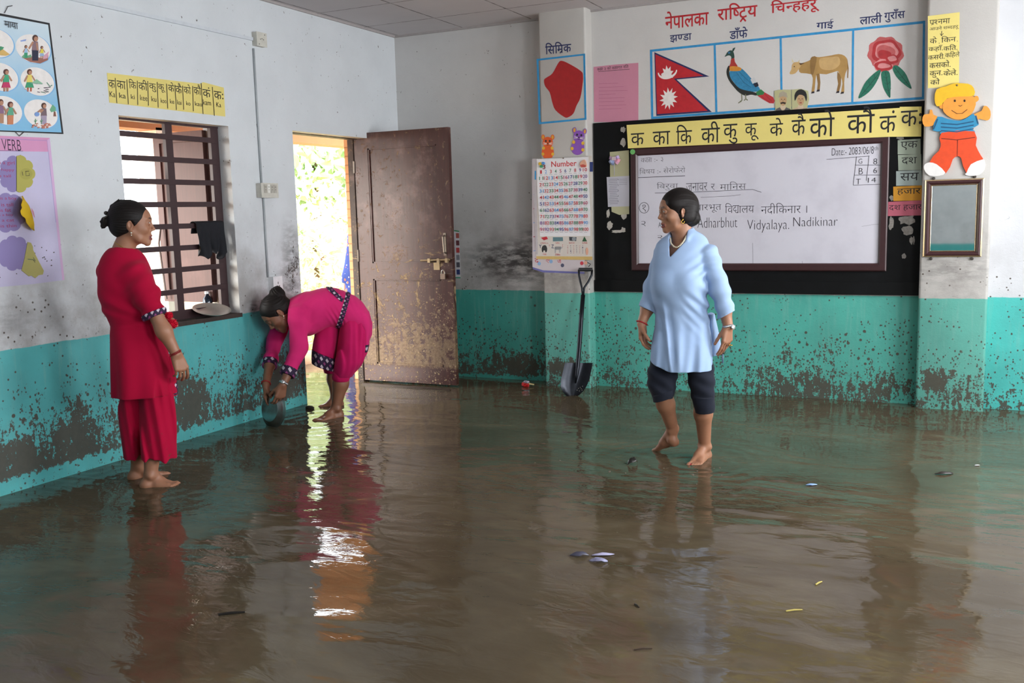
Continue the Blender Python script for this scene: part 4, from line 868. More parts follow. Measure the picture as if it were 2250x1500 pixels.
a.poly([(462, 1300), (780, 1302), (780, 1322), (462, 1316)], 'c9ab6a').poly([(440, 748), (462, 746), (470, 1290), (458, 1290)], 'b9b3b6')
a.poly([(765, 765), (783, 765), (783, 820), (765, 820)], '2b3a72').poly([(452, 815), (460, 815), (460, 865), (452, 865)], '2f8fc6')
a.text('Y', 476, 1234, 1254, 492, NAVY, .01).text('Z', 547, 1234, 1254, 561, NAVY, .01).text('Y', 532, 1234, 1246, 540, RED).text('Z', 608, 1234, 1246, 614, RED)
a.text('UMBRELLA', 484, 1222, 1230, 530, RED).text('VAN', 570, 1220, 1230, 592, RED).text('WATCH', 646, 1220, 1230, 678, RED).text('X-MAS', 722, 1220, 1230, 752, RED).text('YAK', 498, 1284, 1294, 520, RED).text('ZEBRA', 568, 1286, 1296, 598, RED)
DK = flat('2b2a2c', .6)
a.poly([(492, 1255), (500, 1240), (515, 1238), (523, 1255), (521, 1274), (514, 1278), (511, 1268), (502, 1268), (500, 1278), (494, 1274)], DK, 2)
a.poly([(560, 1255), (572, 1245), (600, 1245), (612, 1250), (608, 1256), (600, 1258), (598, 1280), (592, 1280), (590, 1264), (574, 1264), (572, 1282), (566, 1282), (566, 1262)], 'a9a8a8')
for k in range(5): a.line([(570+k*7, 1246), (571+k*7, 1262)], 2.5, DK)
a.poly([(488, 1195), (520, 1188), (528, 1202), (505, 1210)], 'c02a38').poly([(556, 1192), (612, 1192), (614, 1214), (556, 1216)], '5d7f86').poly([(648, 1190), (690, 1192), (688, 1214), (650, 1212)], '3a3f46').disc((676, 1202), 12, 11, '8a9296').poly([(735, 1188), (750, 1216), (722, 1216)], '2c5a3a')
for k in range(6):
    for j in range(5): a.text('ABCDEFGHIJKLMNOPQRSTUVWXYZ1234'[k*5+j], 638+k*17, 1238+j*10, 1244+j*10, 643+k*17, (RED, NAVY)[k % 2])
a.disc((750, 1272), 7, 22, 'd9a28a', 14); a.build('print', c2)
nc = sheet('number_chart', Wall('y', YP-.008), [(1179, 349), (1292.8, 344), (1293.5, 400), (1297.5, 470), (1296.8, 518.3), (1186.6, 519), (1181, 420)], flat('e3e2e4', .3, var=.03), 'white glossy number chart from 1 to 100, topmost on the pier', 'chart', 0, .0018)
a = Art(Wall('y', YP-.0098), .0003, 1000, 60, 2.5862)
a.text('Number', 546, 762, 794, 690, flat('c8242c', .5), .01)
cols = ['c2323c', '3f8fcf', 'b02a5c', '2f7a58', '6a3a8c', '2c3f8c']
seqs = ['0 1 0 3 2 5 3 0 4 0', '3 0 1 0 3 2 5 3 0 4', '0 3 0 1 0 3 2 5 3 0', '1 0 3 0 1 0 3 2 5 3', '0 1 0 3 0 1 0 3 2 5', '5 0 1 0 3 0 1 0 3 2', '3 5 0 1 0 3 0 1 0 3', '0 3 5 2 1 0 3 0 1 0', '4 0 3 5 2 1 0 3 0 1', '2 4 0 3 5 0 1 0 3 0']
cm = [flat(c, .45, var=.03) for c in cols]
for r in range(10):
    for c in range(10):
        n = r*10+c+1; fy = r/9; fx = (c+.5)/10
        xl = 474+5*math.sin(fy*2)+(4*fy); xr = 752+7*fy; X = xl+(xr-xl)*fx; Y = 822-(c*1.4)*(1-fy*.95)+r*36.2
        w = {1: 5.5, 2: 12, 3: 15}[len(str(n))]; a.text(str(n), X-w, Y-10, Y+10, X+w, cm[int(seqs[r].split()[c])], .008)
        a.line([(X-9, Y+17), (X+9, Y+16.5)], 2, 'a9a6ac')
a.disc((485, 775), 9, 9, 'd8b23c', 14).disc((502, 772), 9, 8, '4f8fcf', 14).disc((492, 790), 8, 8, '3f9a6a', 14).text('3', 500, 780, 806, 516, flat('7a2022', .5), .02).poly([(710, 780), (722, 758), (738, 752), (746, 770), (748, 792), (722, 796)], 'd9a58a', 2).poly([(712, 782), (730, 778), (746, 784), (744, 794), (720, 796)], 'c2544a')
a.build('print', nc)
mb = MB(); u0, z1 = WQ.uv(1184, 349); u1, _ = WQ.uv(1292, 344)
for k in range(40): u = u0+(u1-u0)*k/39; mb.tube([(u, YP-.0085, z1-.006), (u, YP-.014, z1-.002), (u, YP-.0085, z1+.004)], .0008, 4)
mb.build('binding_wire', flat('8a8a8c', .3, .9), nc); mb = MB(); mb.ball(WP.P(1239, 347.5, .014), .005, 8); mb.build('nail', flat('5a3a2c', .5, .5), nc)
def toy(name, label, m, pts_body, c, sc, tilt=0):
    """flat card cat cut-out: head, ears, body with yellow spots"""
    a = Art(WP, .0035, 1000, 60, 2.5862); cx, cy = c
    R = lambda x, y: (cx+(x*math.cos(tilt)-y*math.sin(tilt))*sc, cy+(x*math.sin(tilt)+y*math.cos(tilt))*sc)
    def E(x, y, rx, ry, m_): a.poly([R(x+rx*math.cos(q), y+ry*math.sin(q)) for q in np.linspace(0, 2*math.pi, 22, endpoint=False)], m_)
    E(0, 38, 34, 40, m); E(0, -18, 29, 32, m)
    o = a.build(name); tag(o, label, 'wall decoration', 'card cats on the pier')
    b = Art(Wall('y', YP-.004), .0006, 1000, 60, 2.5862); a = b
    for x in (-1, 1):
        E(x*27, -48, 10, 15, m); E(x*27, -48, 6, 11, 'dba23a'); E(x*24, 14, 8, 9, 'e0b23c'); E(x*28, 48, 8, 9, 'e0b23c'); E(x*11, -26, 5, 6, '2a2228')
        for k in (-1, 0, 1): a.line([R(x*6, -10+k), R(x*26, -12+k*7)], 1.8, 'efe6e2')
    E(0, -14, 4, 3, '2a1a1a'); a.line([R(-7, -6), R(0, -2), R(7, -6)], 2.2, '2a1a1a'); b.build('face_and_spots', o)
toy('card_cat', 'orange card cat cut-out on the pier above the charts', flat('dc5a1e', .55), None, (527, 672), 1.0)
toy('card_cat', 'purple card cat cut-out on the pier, right of the orange one', flat('8a55b5', .55), None, (702, 640), 1.1, .12)
# folded strip of pictures hanging on the wall behind the door
ps = sheet('picture_strip', WA, [(997.5, 505), (1009, 507), (1012, 611), (999, 611)], flat('d8d6da', .4), 'narrow strip of printed pictures hanging on the wall behind the door edge', 'picture strip', .004, .007)
a = Art(Wall('y', YA-.007), .0003)
for k in range(6): a.poly([(1001.5+k*.3, 512+k*16), (1008.5+k*.4, 512+k*16), (1009+k*.4, 523+k*16), (1002+k*.3, 523+k*16)], ('a8564e', '6a3a40', 'c24a4c', '8a8a92', '5a5a66', '2f3f78')[k])
a.poly([(997.5, 505), (1009, 507), (1009, 509.5), (998, 508)], '3a8a5a').poly([(999, 608.5), (1011.8, 608.5), (1012, 611), (999, 611)], '3a9a7a'); a.build('print', ps)
# ------------------------------------------------------------------ pink sheet, portraits, note
ps = sheet('class_sheet', WB, [(1304.5, 147), (1350, 142), (1402.7, 138), (1403, 200), (1402.7, 266.7), (1350, 268), (1305.5, 268)], paper('cf8aa0'), 'large pink handwritten paper sheet left of the painted flag', 'paper')
a = Art(Wall('y', YB-.002), .0003, 1280, 0, 3.75)
a.text(['क', ks(), 'ा ३ को क', ks(), 'ागत नति'], 120, 553, 585, 378, INK, .0).line([(130, 590), (388, 570)], 3, INK)
for k in range(8): a.line([(135, 690+k*30), (250+rg.random()*130, 684+k*30)], 3, 'b56a86')
a.build('handwriting', ps)
def portrait(label, cs, hat, coat, tash):
    o = sheet('portrait_photo', Wall('y', YB-.003), cs, paper('b9b78a'), label, 'photo', 0, .0015, 'small faded portraits over the mural'); X = [c[0] for c in cs]; Y = [c[1] for c in cs]; x0, x1, y0, y1 = min(X), max(X), min(Y), max(Y); w, h = x1-x0, y1-y0
    a = Art(Wall('y', YB-.0045), .0003, x0, y0, 1)
    a.poly([(.03*w, h*.98), (.1*w, .82*h), (.35*w, .74*h), (.66*w, .74*h), (.93*w, .82*h), (.97*w, h*.98)], coat); a.poly([(.33*w, .76*h), (.42*w, .62*h), (.6*w, .62*h), (.68*w, .76*h), (.5*w, .95*h)], 'c9b49a')
    a.disc((.51*w, .44*h), .21*w, .25*h, 'b8966f')
    if tash:
        a.poly([(.24*w, .34*h), (.3*w, .14*h), (.5*w, .06*h), (.72*w, .14*h), (.78*w, .34*h), (.5*w, .28*h)], hat).line([(.36*w, .585*h), (.5*w, .555*h), (.66*w, .585*h)], 4, '3a2a20')
    else:
        a.poly([(.18*w, .5*h), (.16*w, .26*h), (.3*w, .08*h), (.55*w, .02*h), (.8*w, .12*h), (.88*w, .34*h), (.82*w, .52*h), (.72*w, .3*h), (.45*w, .24*h), (.3*w, .34*h)], hat, 2).line([(.45*w, .57*h), (.58*w, .57*h)], 2.4, '9a4a40')
    for q in (.42, .6): a.disc((q*w, .41*h), .03*w, .018*h, '33261e', 10)
    a.line([(.51*w, .42*h), (.50*w, .5*h)], 1.6, '9a7a58'); a.build('portrait', o)
portrait('small faded portrait with a moustache, left of the pair over the mural', [(1701.5, 200), (1712, 197), (1738, 197), (1739, 246), (1727, 248.5), (1704, 247)], 'a39a86', '5c5a58', True)
portrait('small faded portrait with a dark hairdo, right of the pair over the mural', [(1739.5, 197), (1760, 195), (1776, 200), (1778, 218), (1772, 244), (1750, 249), (1740, 246)], '1f1c1c', 'bfa38a', False)
yn = sheet('word_list', WP, [(2038.8, 35.5), (2108.6, 26.8), (2107, 190), (2070, 192.5), (2039, 193.7)], YEL, 'tall yellow handwritten word list at the top of the right-hand pier', 'poster')
a = Art(Wall('y', YP-.002), .0003, 1750, 0, 4.286)
a.text([('r', 'प'), ('h', 'श'), 'नमा'], 1254, 190, 240, 1446, INK).text(['आउने', ' ', 'श', ('h', 'ब'), 'दहरू'], 1254, 252, 300, 1530, INK).line([(1368, 292), (1366, 336)], 6, INK).line([(1354, 316), (1366, 338), (1384, 314)], 6, INK)
for tk, b in ((['के'], (1258, 348, 412, 1322)), (['.'], (1341, 404, 411, 1348)), (['किन'], (1366, 342, 402, 1502)), (['.'], (1512, 384, 391, 1519)), (['कहाँ.'], (1246, 432, 492, 1380)), (['कति.'], (1386, 424, 480, 1516)), (['कसरी.'], (1242, 508, 566, 1396)), (['कहिले'], (1402, 488, 550, 1536)), (['कसको.'], (1254, 578, 645, 1452)), (['कुन.'], (1256, 672, 736, 1374)), (['केले.'], (1386, 654, 716, 1518)), (['को'], (1262, 738, 800, 1350))): a.text(tk, *b, INK)
a.build('handwriting', yn)
# generic wooden child figure on the pier: plain cap, striped shirt, orange trousers
fig = thing('wooden_child_cutout', WP.P(2095, 388, .0), 'painted wooden cut-out of a child in orange-red trousers, hung above the mirror', 'wall decoration')
def slab(name, pts, m, h0, h1, ox=1980, oy=160, sc=3.26, sm=2):
    mb = MB(); P_ = smooth_closed(pts, sm) if sm else pts
    mb.prism(WP, [WP.uv(ox+x/sc, oy+y/sc) for x, y in P_], h0, h1); return mb.build(name, m, fig)
OR_, SKN2, TEE = flat('d8481e', .45, var=.1), flat('e0963c', .45, var=.08), flat('2f86ae', .45, var=.1)
slab('trousers', [(290, 430), (525, 420), (535, 520), (570, 590), (585, 640), (470, 720), (430, 610), (400, 600), (370, 620), (320, 720), (205, 640), (270, 560), (285, 510)], OR_, .004, .016)
slab('shirt', [(262, 315), (330, 330), (420, 345), (480, 318), (520, 295), (556, 372), (500, 400), (530, 430), (285, 440), (290, 420), (226, 412)], TEE, .004, .0155)
for pts in ([(262, 315), (232, 300), (222, 265), (205, 270), (202, 295), (165, 300), (152, 340), (170, 385), (228, 378), (245, 350)], [(520, 300), (575, 275), (590, 242), (615, 240), (640, 275), (638, 325), (612, 342), (560, 330), (535, 345)]): slab('arm', pts, SKN2, .004, .0145)
slab('face', [(322, 190), (420, 165), (520, 170), (535, 230), (500, 300), (430, 335), (360, 325), (305, 280), (300, 230)], SKN2, .006, .017)
for pts in ([(302, 222), (280, 225), (275, 250), (300, 258)], [(526, 172), (550, 168), (556, 195), (532, 210)]): slab('ear', pts, SKN2, .004, .015)
slab('cap', [(240, 190), (255, 120), (320, 100), (380, 78), (480, 80), (520, 110), (522, 165), (420, 172), (330, 185), (290, 230), (255, 240)], flat('e2b324', .45, var=.08), .006, .0185)
for pts in ([(205, 642), (255, 655), (318, 715), (270, 738), (200, 735), (165, 690), (170, 655)], [(470, 715), (500, 655), (585, 620), (602, 640), (600, 690), (560, 730), (490, 738), (455, 725)]): slab('shoe', pts, flat('dedbd8', .5), .004, .0165)
a = Art(Wall('y', YP-.0185), .0004, 1980, 160, 3.26)
for x in (385, 455): a.disc((x, 200), 7, 9, '22180f', 14)
a.line([(412, 232), (425, 240), (438, 230)], 4, '6a3a14').line([(362, 268), (400, 292), (440, 290), (474, 262)], 4.5, '6a3a14')
a.build('painted_face', fig)
a = Art(Wall('y', YP-.016), .0008, 1980, 160, 3.26); DT = flat('174f74', .5); BR_ = flat('6a1f10', .5)
for q in (362, 388, 414): a.line([(285, q), (400, q+8), (520, q-14)], 9, DT)
for L in ([(262, 330), (232, 405)], [(535, 305), (552, 365)]): a.line(L, 9, DT)
a.line([(288, 470), (400, 480), (530, 462)], 6, BR_).line([(405, 480), (402, 600)], 4, BR_); a.build('painted_details', fig)
mb = MB(); mb.ball(WP.P(2103, 188, .019), .006, 8); mb.build('nail', flat('6a6258', .4, .7), fig)
# ------------------------------------------------------------------ mirror
FM = [(2031.5, 395.6), (2162.5, 390.7), (2157, 564), (2029, 564)]
u0 = (WP.uv(*FM[0])[0]+WP.uv(*FM[3])[0])/2; u1 = (WP.uv(*FM[1])[0]+WP.uv(*FM[2])[0])/2; z1 = WP.uv(*FM[0])[1]; z0 = WP.uv(*FM[3])[1]
mir = thing('wall_mirror', (u0, YP, z0), 'small framed mirror on the right-hand pier, its dark frame edged in gold', 'mirror')
mb = MB(); frame_bars(mb, u0+.010, u1-.010, z0+.008, z1-.008, YP-.001, YP-.024, .026); mb.build('frame', flat('3d2023', .35), mir)
GOLD = flat('d8c19a', .25, .85, .05)
for nm, e, y in (('outer_gold_edge', 0.0, .020), ('inner_gold_edge', .036, .014)):
    mb = MB(); frame_bars(mb, u0+e, u1-e, z0+e*.9, z1-e*.9, YP-.001, YP-y, .011, .003); mb.build(nm, GOLD, mir)
mb = MB(); mb.box((u0+.04, YP-.006, z0+.04), (u1-.04, YP-.002, z1-.04))
t = NT('mirror_glass'); n = t.noise(t.pos(), 20, 5); t.base(t.mix(n, hexc('c9d2d2'), hexc('dde3e2'))); t.b.inputs['Metallic'].default_value = 1; t.rough(.03); mb.build('glass', t.m, mir)
for x, y in ((2052, 392), (2142, 388), (2046, 568), (2136, 568)): mb = MB(); mb.lathe([(.010, 0), (.010, .012), (.006, .016)], WP.P(x, y), ((1, 0, 0), (0, 0, 1), (0, -1, 0)), 10); mb.build('clip', flat('55504c', .4, .6), mir)
# ------------------------------------------------------------------ shovel leaning on the pier
sd = 1; top = np.array([0, 0, 0.0])
pB = floor_pt(1262, 872, -.01); dB = depth_of(pB)
pT = np.array(WP.P(1286, 592, .05)); dT = depth_of(pT)
def SH(x, y, off=0.0):
    """a point on the leaning plane of the shovel"""
    q = (872-y)/(872-592); dd = dB+(dT-dB)*q-off; return at_depth(x, y, dd)
sv = thing('shovel', pB, 'black steel shovel with a D-shaped grip leaning against the pier', 'shovel')
STL = flat('23262c', .32, .75, .15); 
mb = MB(); mb.tube([SH(1281, 648), SH(1277, 700), SH(1273, 760), SH(1269.5, 800, .01), SH(1267, 825, .022), SH(1265, 842, .012)], [.0175, .0175, .018, .018, .014, .004], 14); mb.build('shaft', STL, sv, 'all')
mb = MB()
for s in (-1, 1): mb.tube([SH(1281, 652), SH(1281+s*2.5, 632), SH(1284+s*9, 618), SH(1286+s*14, 604), SH(1286.5+s*14.5, 592)], .0085, 10)
mb.build('yoke', STL, sv, 'all'); mb = MB(); mb.tube([SH(1271.5, 592), SH(1301.5, 592)], .0145, 12); mb.build('grip', flat('1b1b1d', .5), sv, 1)
rows = [(797, 1241.5, 1302.5), (800, 1240.5, 1302), (815, 1237, 1299), (832, 1233, 1295.5), (848, 1232, 1289), (860, 1236, 1281), (868, 1243, 1272), (872, 1250, 1264)]
mb = MB(); n = 13; V = []; V2 = []
for y, xl, xr in rows:
    for k in range(n):
        s = -1+2*k/(n-1); dish = .035*(1-s*s)*(-1)+.012*(1-abs(s)); crest = .016*max(0, 1-abs(s)*4.5)*max(0, (848-y)/50)
        q = SH(xl+(xr-xl)*k/(n-1), y, dish+.012+crest); V.append(q); V2.append(q+FW*.003)
m = len(rows); F = [(i*n+k, i*n+k+1, (i+1)*n+k+1, (i+1)*n+k) for i in range(m-1) for k in range(n-1)]; N = m*n
edge = [(i*n, (i+1)*n, N+(i+1)*n, N+i*n) for i in range(m-1)]+[((i+1)*n+n-1, i*n+n-1, N+i*n+n-1, N+(i+1)*n+n-1) for i in range(m-1)]+[(k+1, k, N+k, N+k+1) for k in range(n-1)]
mb.add(V+V2, [f[::-1] for f in F]+[tuple(i+N for i in f) for f in F]+edge); bl = mb.build('blade', STL, sv, 1)
mb = MB()
for dx, dy in ((0, 0), (4, -3), (6, 1), (-3, 5), (2, 7), (9, -6), (8, 5)): mb.ball(SH(1271+dx, 853+dy*.8, .003), .0022, 5)
mb.build('splash_flecks', flat('d8d2c4', .5), bl)
# ------------------------------------------------------------------ window sill things
zs = WIN_Z0+.008
def onz(x, y, z): d = ray(x, y); return CAMP+d*((z-H)/d[2])
pc = np.array(Wall('x', -4.655).P(465, 681))
pl = thing('steel_plate', (pc[0], pc[1], zs), 'round shallow steel plate lying on the window sill', 'plate')
tl = Vector((.26, -.10, 1)).normalized(); tx = Vector((1, 0, -.26)).normalized(); ty = tl.cross(tx)
SS = flat('d6d2ca', .3, .8, .06)
mb = MB(); mb.lathe([(.001, .0), (.085, .0), (.106, .012), (.122, .018), (.127, .019), (.127, .017), (.106, .008), (.085, -.004), (.001, -.004)], (pc[0]+.0, pc[1], zs+.036), (tx, ty, tl), 40, caps=False); mb.build('dish', SS, pl, 1)
bc = np.array(Wall('x', -4.85).P(456, 664)); bc[2] = zs; bt = thing('glass_bottle', bc, 'small dark glass bottle with a white neck on the window sill', 'bottle')
mb = MB(); mb.lathe([(.001, 0), (.032, 0), (.034, .006), (.034, .085), (.028, .110), (.014, .128), (.012, .138)], bc, n=24); mb.build('bottle_body', flat('14202c', .1, .2), bt, 1)
mb = MB(); mb.lathe([(.014, .138), (.017, .140), (.017, .156), (.010, .160), (.001, .162)], bc, n=20); mb.build('bottle_cap', flat('d0d4d6', .3, .4), bt, 1)
# dark cloth hung over a window bar: front and back falls folded over the rod
cl = thing('dark_cloth', (-4.735, 5.0, 1.41), 'dark navy cloth hung over the window bars', 'cloth')
yl, yr = Wall('x', -4.72).uv(427, 492)[0], Wall('x', -4.72).uv(488, 492)[0]; mb = MB(); nu, nv = 40, 34; V = []
for j in range(nv):
    q = j/(nv-1)
    for i in range(nu):
        s = i/(nu-1); L = .215+.022*math.sin(s*9)+.018*math.sin(s*23+1)-(.09 if s < .12 else 0)*(1-s/.12)
        if q < .18: d = -.055*(1-q/.18); z = 1.417-.07*(1-q/.18)**1.5; x = -4.735+d*.35
        elif q < .3: an = (q-.18)/.12*math.pi; x = -4.735-.02*math.cos(an)*1.0; z = 1.418+.008*math.sin(an)
        else: qq = (q-.3)/.7; x = -4.713+.022*math.sin(s*19+qq*2)*qq+.010*math.sin(s*37)*qq+.006; z = 1.416-L*qq
        V.append((x, yl+(yr-yl)*s+.02*math.sin(q*5+s*7)*q*(1-2*abs(s-.5)), z))
mb.add(V, [(j*nu+i, j*nu+i+1, (j+1)*nu+i+1, (j+1)*nu+i) for j in range(nv-1) for i in range(nu-1)])
co = mb.build('fabric', flat('0b0e17', .85, var=.15), cl, 'all'); md = co.modifiers.new('thickness', 'SOLIDIFY'); md.thickness = .004
# ------------------------------------------------------------------ litter on the water
def scrap(name, label, cat, c, L, wd, ang, hump, m, n=7, group=None, seed=0):
    r_ = random.Random(seed); mb = MB(); ax = np.array([math.cos(ang), math.sin(ang), 0]); bx_ = np.array([-ax[1], ax[0], 0]); V = []
    for i in range(n):
        s = -1+2*i/(n-1); w = wd*(1-abs(s)**2.2)*(.8+.4*r_.random())+.002
        for k in (-1, 0, 1): V.append(np.array(c)+ax*s*L+bx_*w*k+np.array([0, 0, .003+hump*(1-s*s)*(1 if k == 0 else .45)+hump*.35*r_.random()]))
    V2 = [v-np.array([0, 0, .0025]) for v in V]; N = len(V)
    F = [(3*i+k, 3*i+3+k, 3*i+4+k, 3*i+1+k) for i in range(n-1) for k in (0, 1)]
    mb.add(V+V2, F+[tuple(j+N for j in f[::-1]) for f in F]+[(3*i+3, 3*i, N+3*i, N+3*i+3) for i in range(n-1)]+[(3*i+2, 3*i+5, N+3*i+5, N+3*i+2) for i in range(n-1)]); return tag(mb.build(name, m, smooth='all'), label, cat, group)
LILAC = flat('a9a6c4', .5, var=.2)
scrap('crumpled_scrap', 'dark lilac crumpled scrap floating leftmost of the three in mid-floor', 'litter', floor_pt(1273, 1222, .0), .040, .016, .45, .016, flat('4a4a5c', .4, var=.3), 7, 'scraps floating in mid-floor', 1)
scrap('crumpled_scrap', 'pale lilac crumpled scrap floating farthest of the three in mid-floor', 'litter', floor_pt(1325, 1220, .0), .048, .012, .5, .008, LILAC, 7, 'scraps floating in mid-floor', 2)
scrap('crumpled_scrap', 'lilac and white crumpled scrap floating nearest of the three in mid-floor', 'litter', floor_pt(1315, 1234, .0), .038, .015, .3, .014, flat('8f8fae', .4, var=.35, scale=40), 7, 'scraps floating in mid-floor', 3)
scrap('dead_leaf', 'dark wet leaf sticking up near the walking woman\'s feet', 'leaf', floor_pt(1390, 1020, .0), .034, .02, .9, .035, flat('23211e', .3, var=.2), 7, None, 4)
scrap('dead_leaf', 'dark curled leaf floating at the right in front of the pier', 'leaf', floor_pt(2074, 1042, .0), .05, .014, .5, .012, flat('2b221f', .35, var=.3), 7, None, 5)
scrap('plastic_scrap', 'small pale blue plastic scrap floating right of the walking woman', 'litter', floor_pt(1783, 1066, .0), .03, .012, .5, .006, flat('8fb0e0', .3), 7, None, 6)
scrap('plastic_scrap', 'tiny white scrap floating at the right behind the curled leaf', 'litter', floor_pt(2147, 1023, .0), .014, .006, .5, .004, flat('d6dadf', .3), 5, None, 7)
def straw(name, label, a_, b_, r, m, cat='straw'):
    mb = MB(); A, B = floor_pt(*a_, .003), floor_pt(*b_, .003); mb.tube([A, (A+B)/2+(0, 0, .002), B], [r, r*1.1, r*.7], 6); tag(mb.build(name, m), label, cat)
YS = flat('b9a95a', .6); straw('straw', 'yellow straw floating low at the right of the picture', (1727, 1342), (1763, 1339), .003, YS); straw('straw', 'short yellow straw floating farther than the other, at the right', (1792, 1284), (1806, 1277), .003, YS)
straw('twig', 'dark twig floating at lower left', (480, 1350), (538, 1344), .005, flat('1c1814', .5), 'twig'); straw('twig', 'thin dark twig floating at the bottom right', (1393, 1427), (1433, 1424), .0025, flat('3a2c22', .5), 'twig'); straw('twig', 'tiny twig floating near the lilac scraps', (1395, 1326), (1404, 1334), .003, flat('2a221c', .5), 'twig')
pc = floor_pt(1155, 849, .0); wr = thing('snack_wrapper', pc, 'crumpled red and silver snack wrapper floating by the corner wall', 'wrapper')
mb = MB(); mb.ball(pc+(0, 0, .016), (.036, .022, .022), 7); me_ = mb.build('foil', flat('c41f22', .25, var=.1), wr)
for v in me_.data.vertices: v.co += Vector((rg.random()-.5, rg.random()-.5, rg.random()-.5))*.014
mb = MB(); mb.ball(pc+(.004, .004, .036), (.026, .016, .012), 6); me_ = mb.build('silver_lining', flat('b9bcc9', .25, .7), wr)
for v in me_.data.vertices: v.co += Vector((rg.random()-.5, rg.random()-.5, rg.random()-.5))*.012
mb = MB(); e = np.array([_cy, _sy, 0]); mb.add([pc+e*.02+(0, -.01, .02), pc+e*.075+(0, -.012, .012), pc+e*.07+(0, .006, .018), pc+e*.02+(0, .012, .03)], [(0, 1, 2, 3)]); mb.build('torn_corner', flat('cfc08a', .35), wr)
c = floor_pt(681, 898, 0); mb = MB(); mb.ball(c+(0, 0, .008), (.04, .022, .018), 7); tag(mb.build('mud_clod', flat('33291f', .7, var=.3)), 'dark clod of mud lying in the water at the door corner', 'mud clod')
rngb = random.Random(8); mb = MB()
for k in range(30):
    x, y = (rngb.gauss(1470, 90), rngb.gauss(1035, 16)) if k < 15 else (rngb.gauss(1180, 40), rngb.gauss(985, 30)) if k < 23 else (rngb.gauss(740, 60), rngb.gauss(925, 10))
    q = floor_pt(x, y, 0); r = .003+.004*rngb.random(); mb.ball(q, (r, r, r*.6), 5)
t = NT('bubble_film'); t.base(hexc('938a7c')); t.rough(.05); t.b.inputs['Alpha'].default_value = .55
tag(mb.build('foam_bubbles', t.m, smooth='all'), 'scattered foam bubbles on the water around the walkers', 'foam', kind='stuff')
# ------------------------------------------------------------------ sculpting: smooth solids meshed with surface nets
QUAL = 1.0
def smin(a, b, k):
    if k <= 0: return np.minimum(a, b)
    h = np.clip(.5+.5*(b-a)/k, 0, 1); return b+(a-b)*h-k*h*(1-h)
def V3(*a): return np.array(a[0] if len(a) == 1 else a, float)
def unit(v): v = np.array(v, float); return v/np.linalg.norm(v)
class Node:
    def __init__(s, f, lo, hi): s.f, s.lo, s.hi = f, np.array(lo, float), np.array(hi, float)
    def __call__(s, P): return s.f(P)
def CAP(a, b, ra, rb=None):
    a, b = V3(a), V3(b); rb = ra if rb is None else rb; ba = b-a; L = max(ba @ ba, 1e-9)
    def f(P):
        pa = P-a; h = np.clip((pa @ ba)/L, 0, 1); return np.sqrt(((pa-h[:, None]*ba)**2).sum(1))-(ra+(rb-ra)*h)
    m = max(ra, rb); return Node(f, np.minimum(a, b)-m, np.maximum(a, b)+m)
def CHAIN(pts, rs, k=.012):
    return UN(k, *[CAP(pts[i], pts[i+1], rs[i], rs[i+1]) for i in range(len(pts)-1)])
def ELL(c, r, ax=None):
    c, r = V3(c), V3(r); A = np.eye(3) if ax is None else np.array([unit(q) for q in ax])
    def f(P):
        q = (P-c) @ A.T; k0 = np.sqrt(((q/r)**2).sum(1))+1e-9; k1 = np.sqrt(((q/r**2)**2).sum(1))+1e-9; return k0*(k0-1)/k1
    m = r.max(); return Node(f, c-m, c+m)
def UN(k, *ns):
    ns = [n for n in ns if n is not None]; lo = np.min([n.lo for n in ns], 0); hi = np.max([n.hi for n in ns], 0)
    def f(P):
        d = np.full(len(P), 9.0); l, h = P.min(0), P.max(0)
        for n in ns:
            if len(P) > 1 and ((n.lo-k-.02 > h).any() or (n.hi+k+.02 < l).any()): continue
            d = smin(d, n(P), k)
        return d
    return Node(f, lo, hi)
def SUB(a, b, k=.004): return Node(lambda P: -smin(-a(P), b(P), k), a.lo, a.hi)
def CUT(a, p, n):
    """keep the side that n points away from"""
    p, n = V3(p), unit(n); return Node(lambda P: np.maximum(a(P), (P-p) @ n), a.lo, a.hi)
def DISP(a, g): return Node(lambda P: a(P)+g(P), a.lo-.02, a.hi+.02)
def LOCAL(a, c, r, f, u, s=1.0):
    c = V3(c); M = np.array([unit(r), unit(f), unit(u)]); cs = np.array([[x, y, z] for x in (a.lo[0], a.hi[0]) for y in (a.lo[1], a.hi[1]) for z in (a.lo[2], a.hi[2])])*s @ M+c
    return Node(lambda P: a((P-c) @ M.T/s)*s, cs.min(0), cs.max(0))
def dense(x, y, n=64):
    """smooth curve through the given samples"""
    x, y = np.array(x, float), np.array(y, float); X = np.linspace(x[0], x[-1], n*len(x)); m = np.gradient(y, x); i = np.clip(np.searchsorted(x, X)-1, 0, len(x)-2)
    h = x[i+1]-x[i]; t = (X-x[i])/h; Y = (2*t**3-3*t**2+1)*y[i]+(t**3-2*t**2+t)*h*m[i]+(-2*t**3+3*t**2)*y[i+1]+(t**3-t**2)*h*m[i+1]
    return X, Y
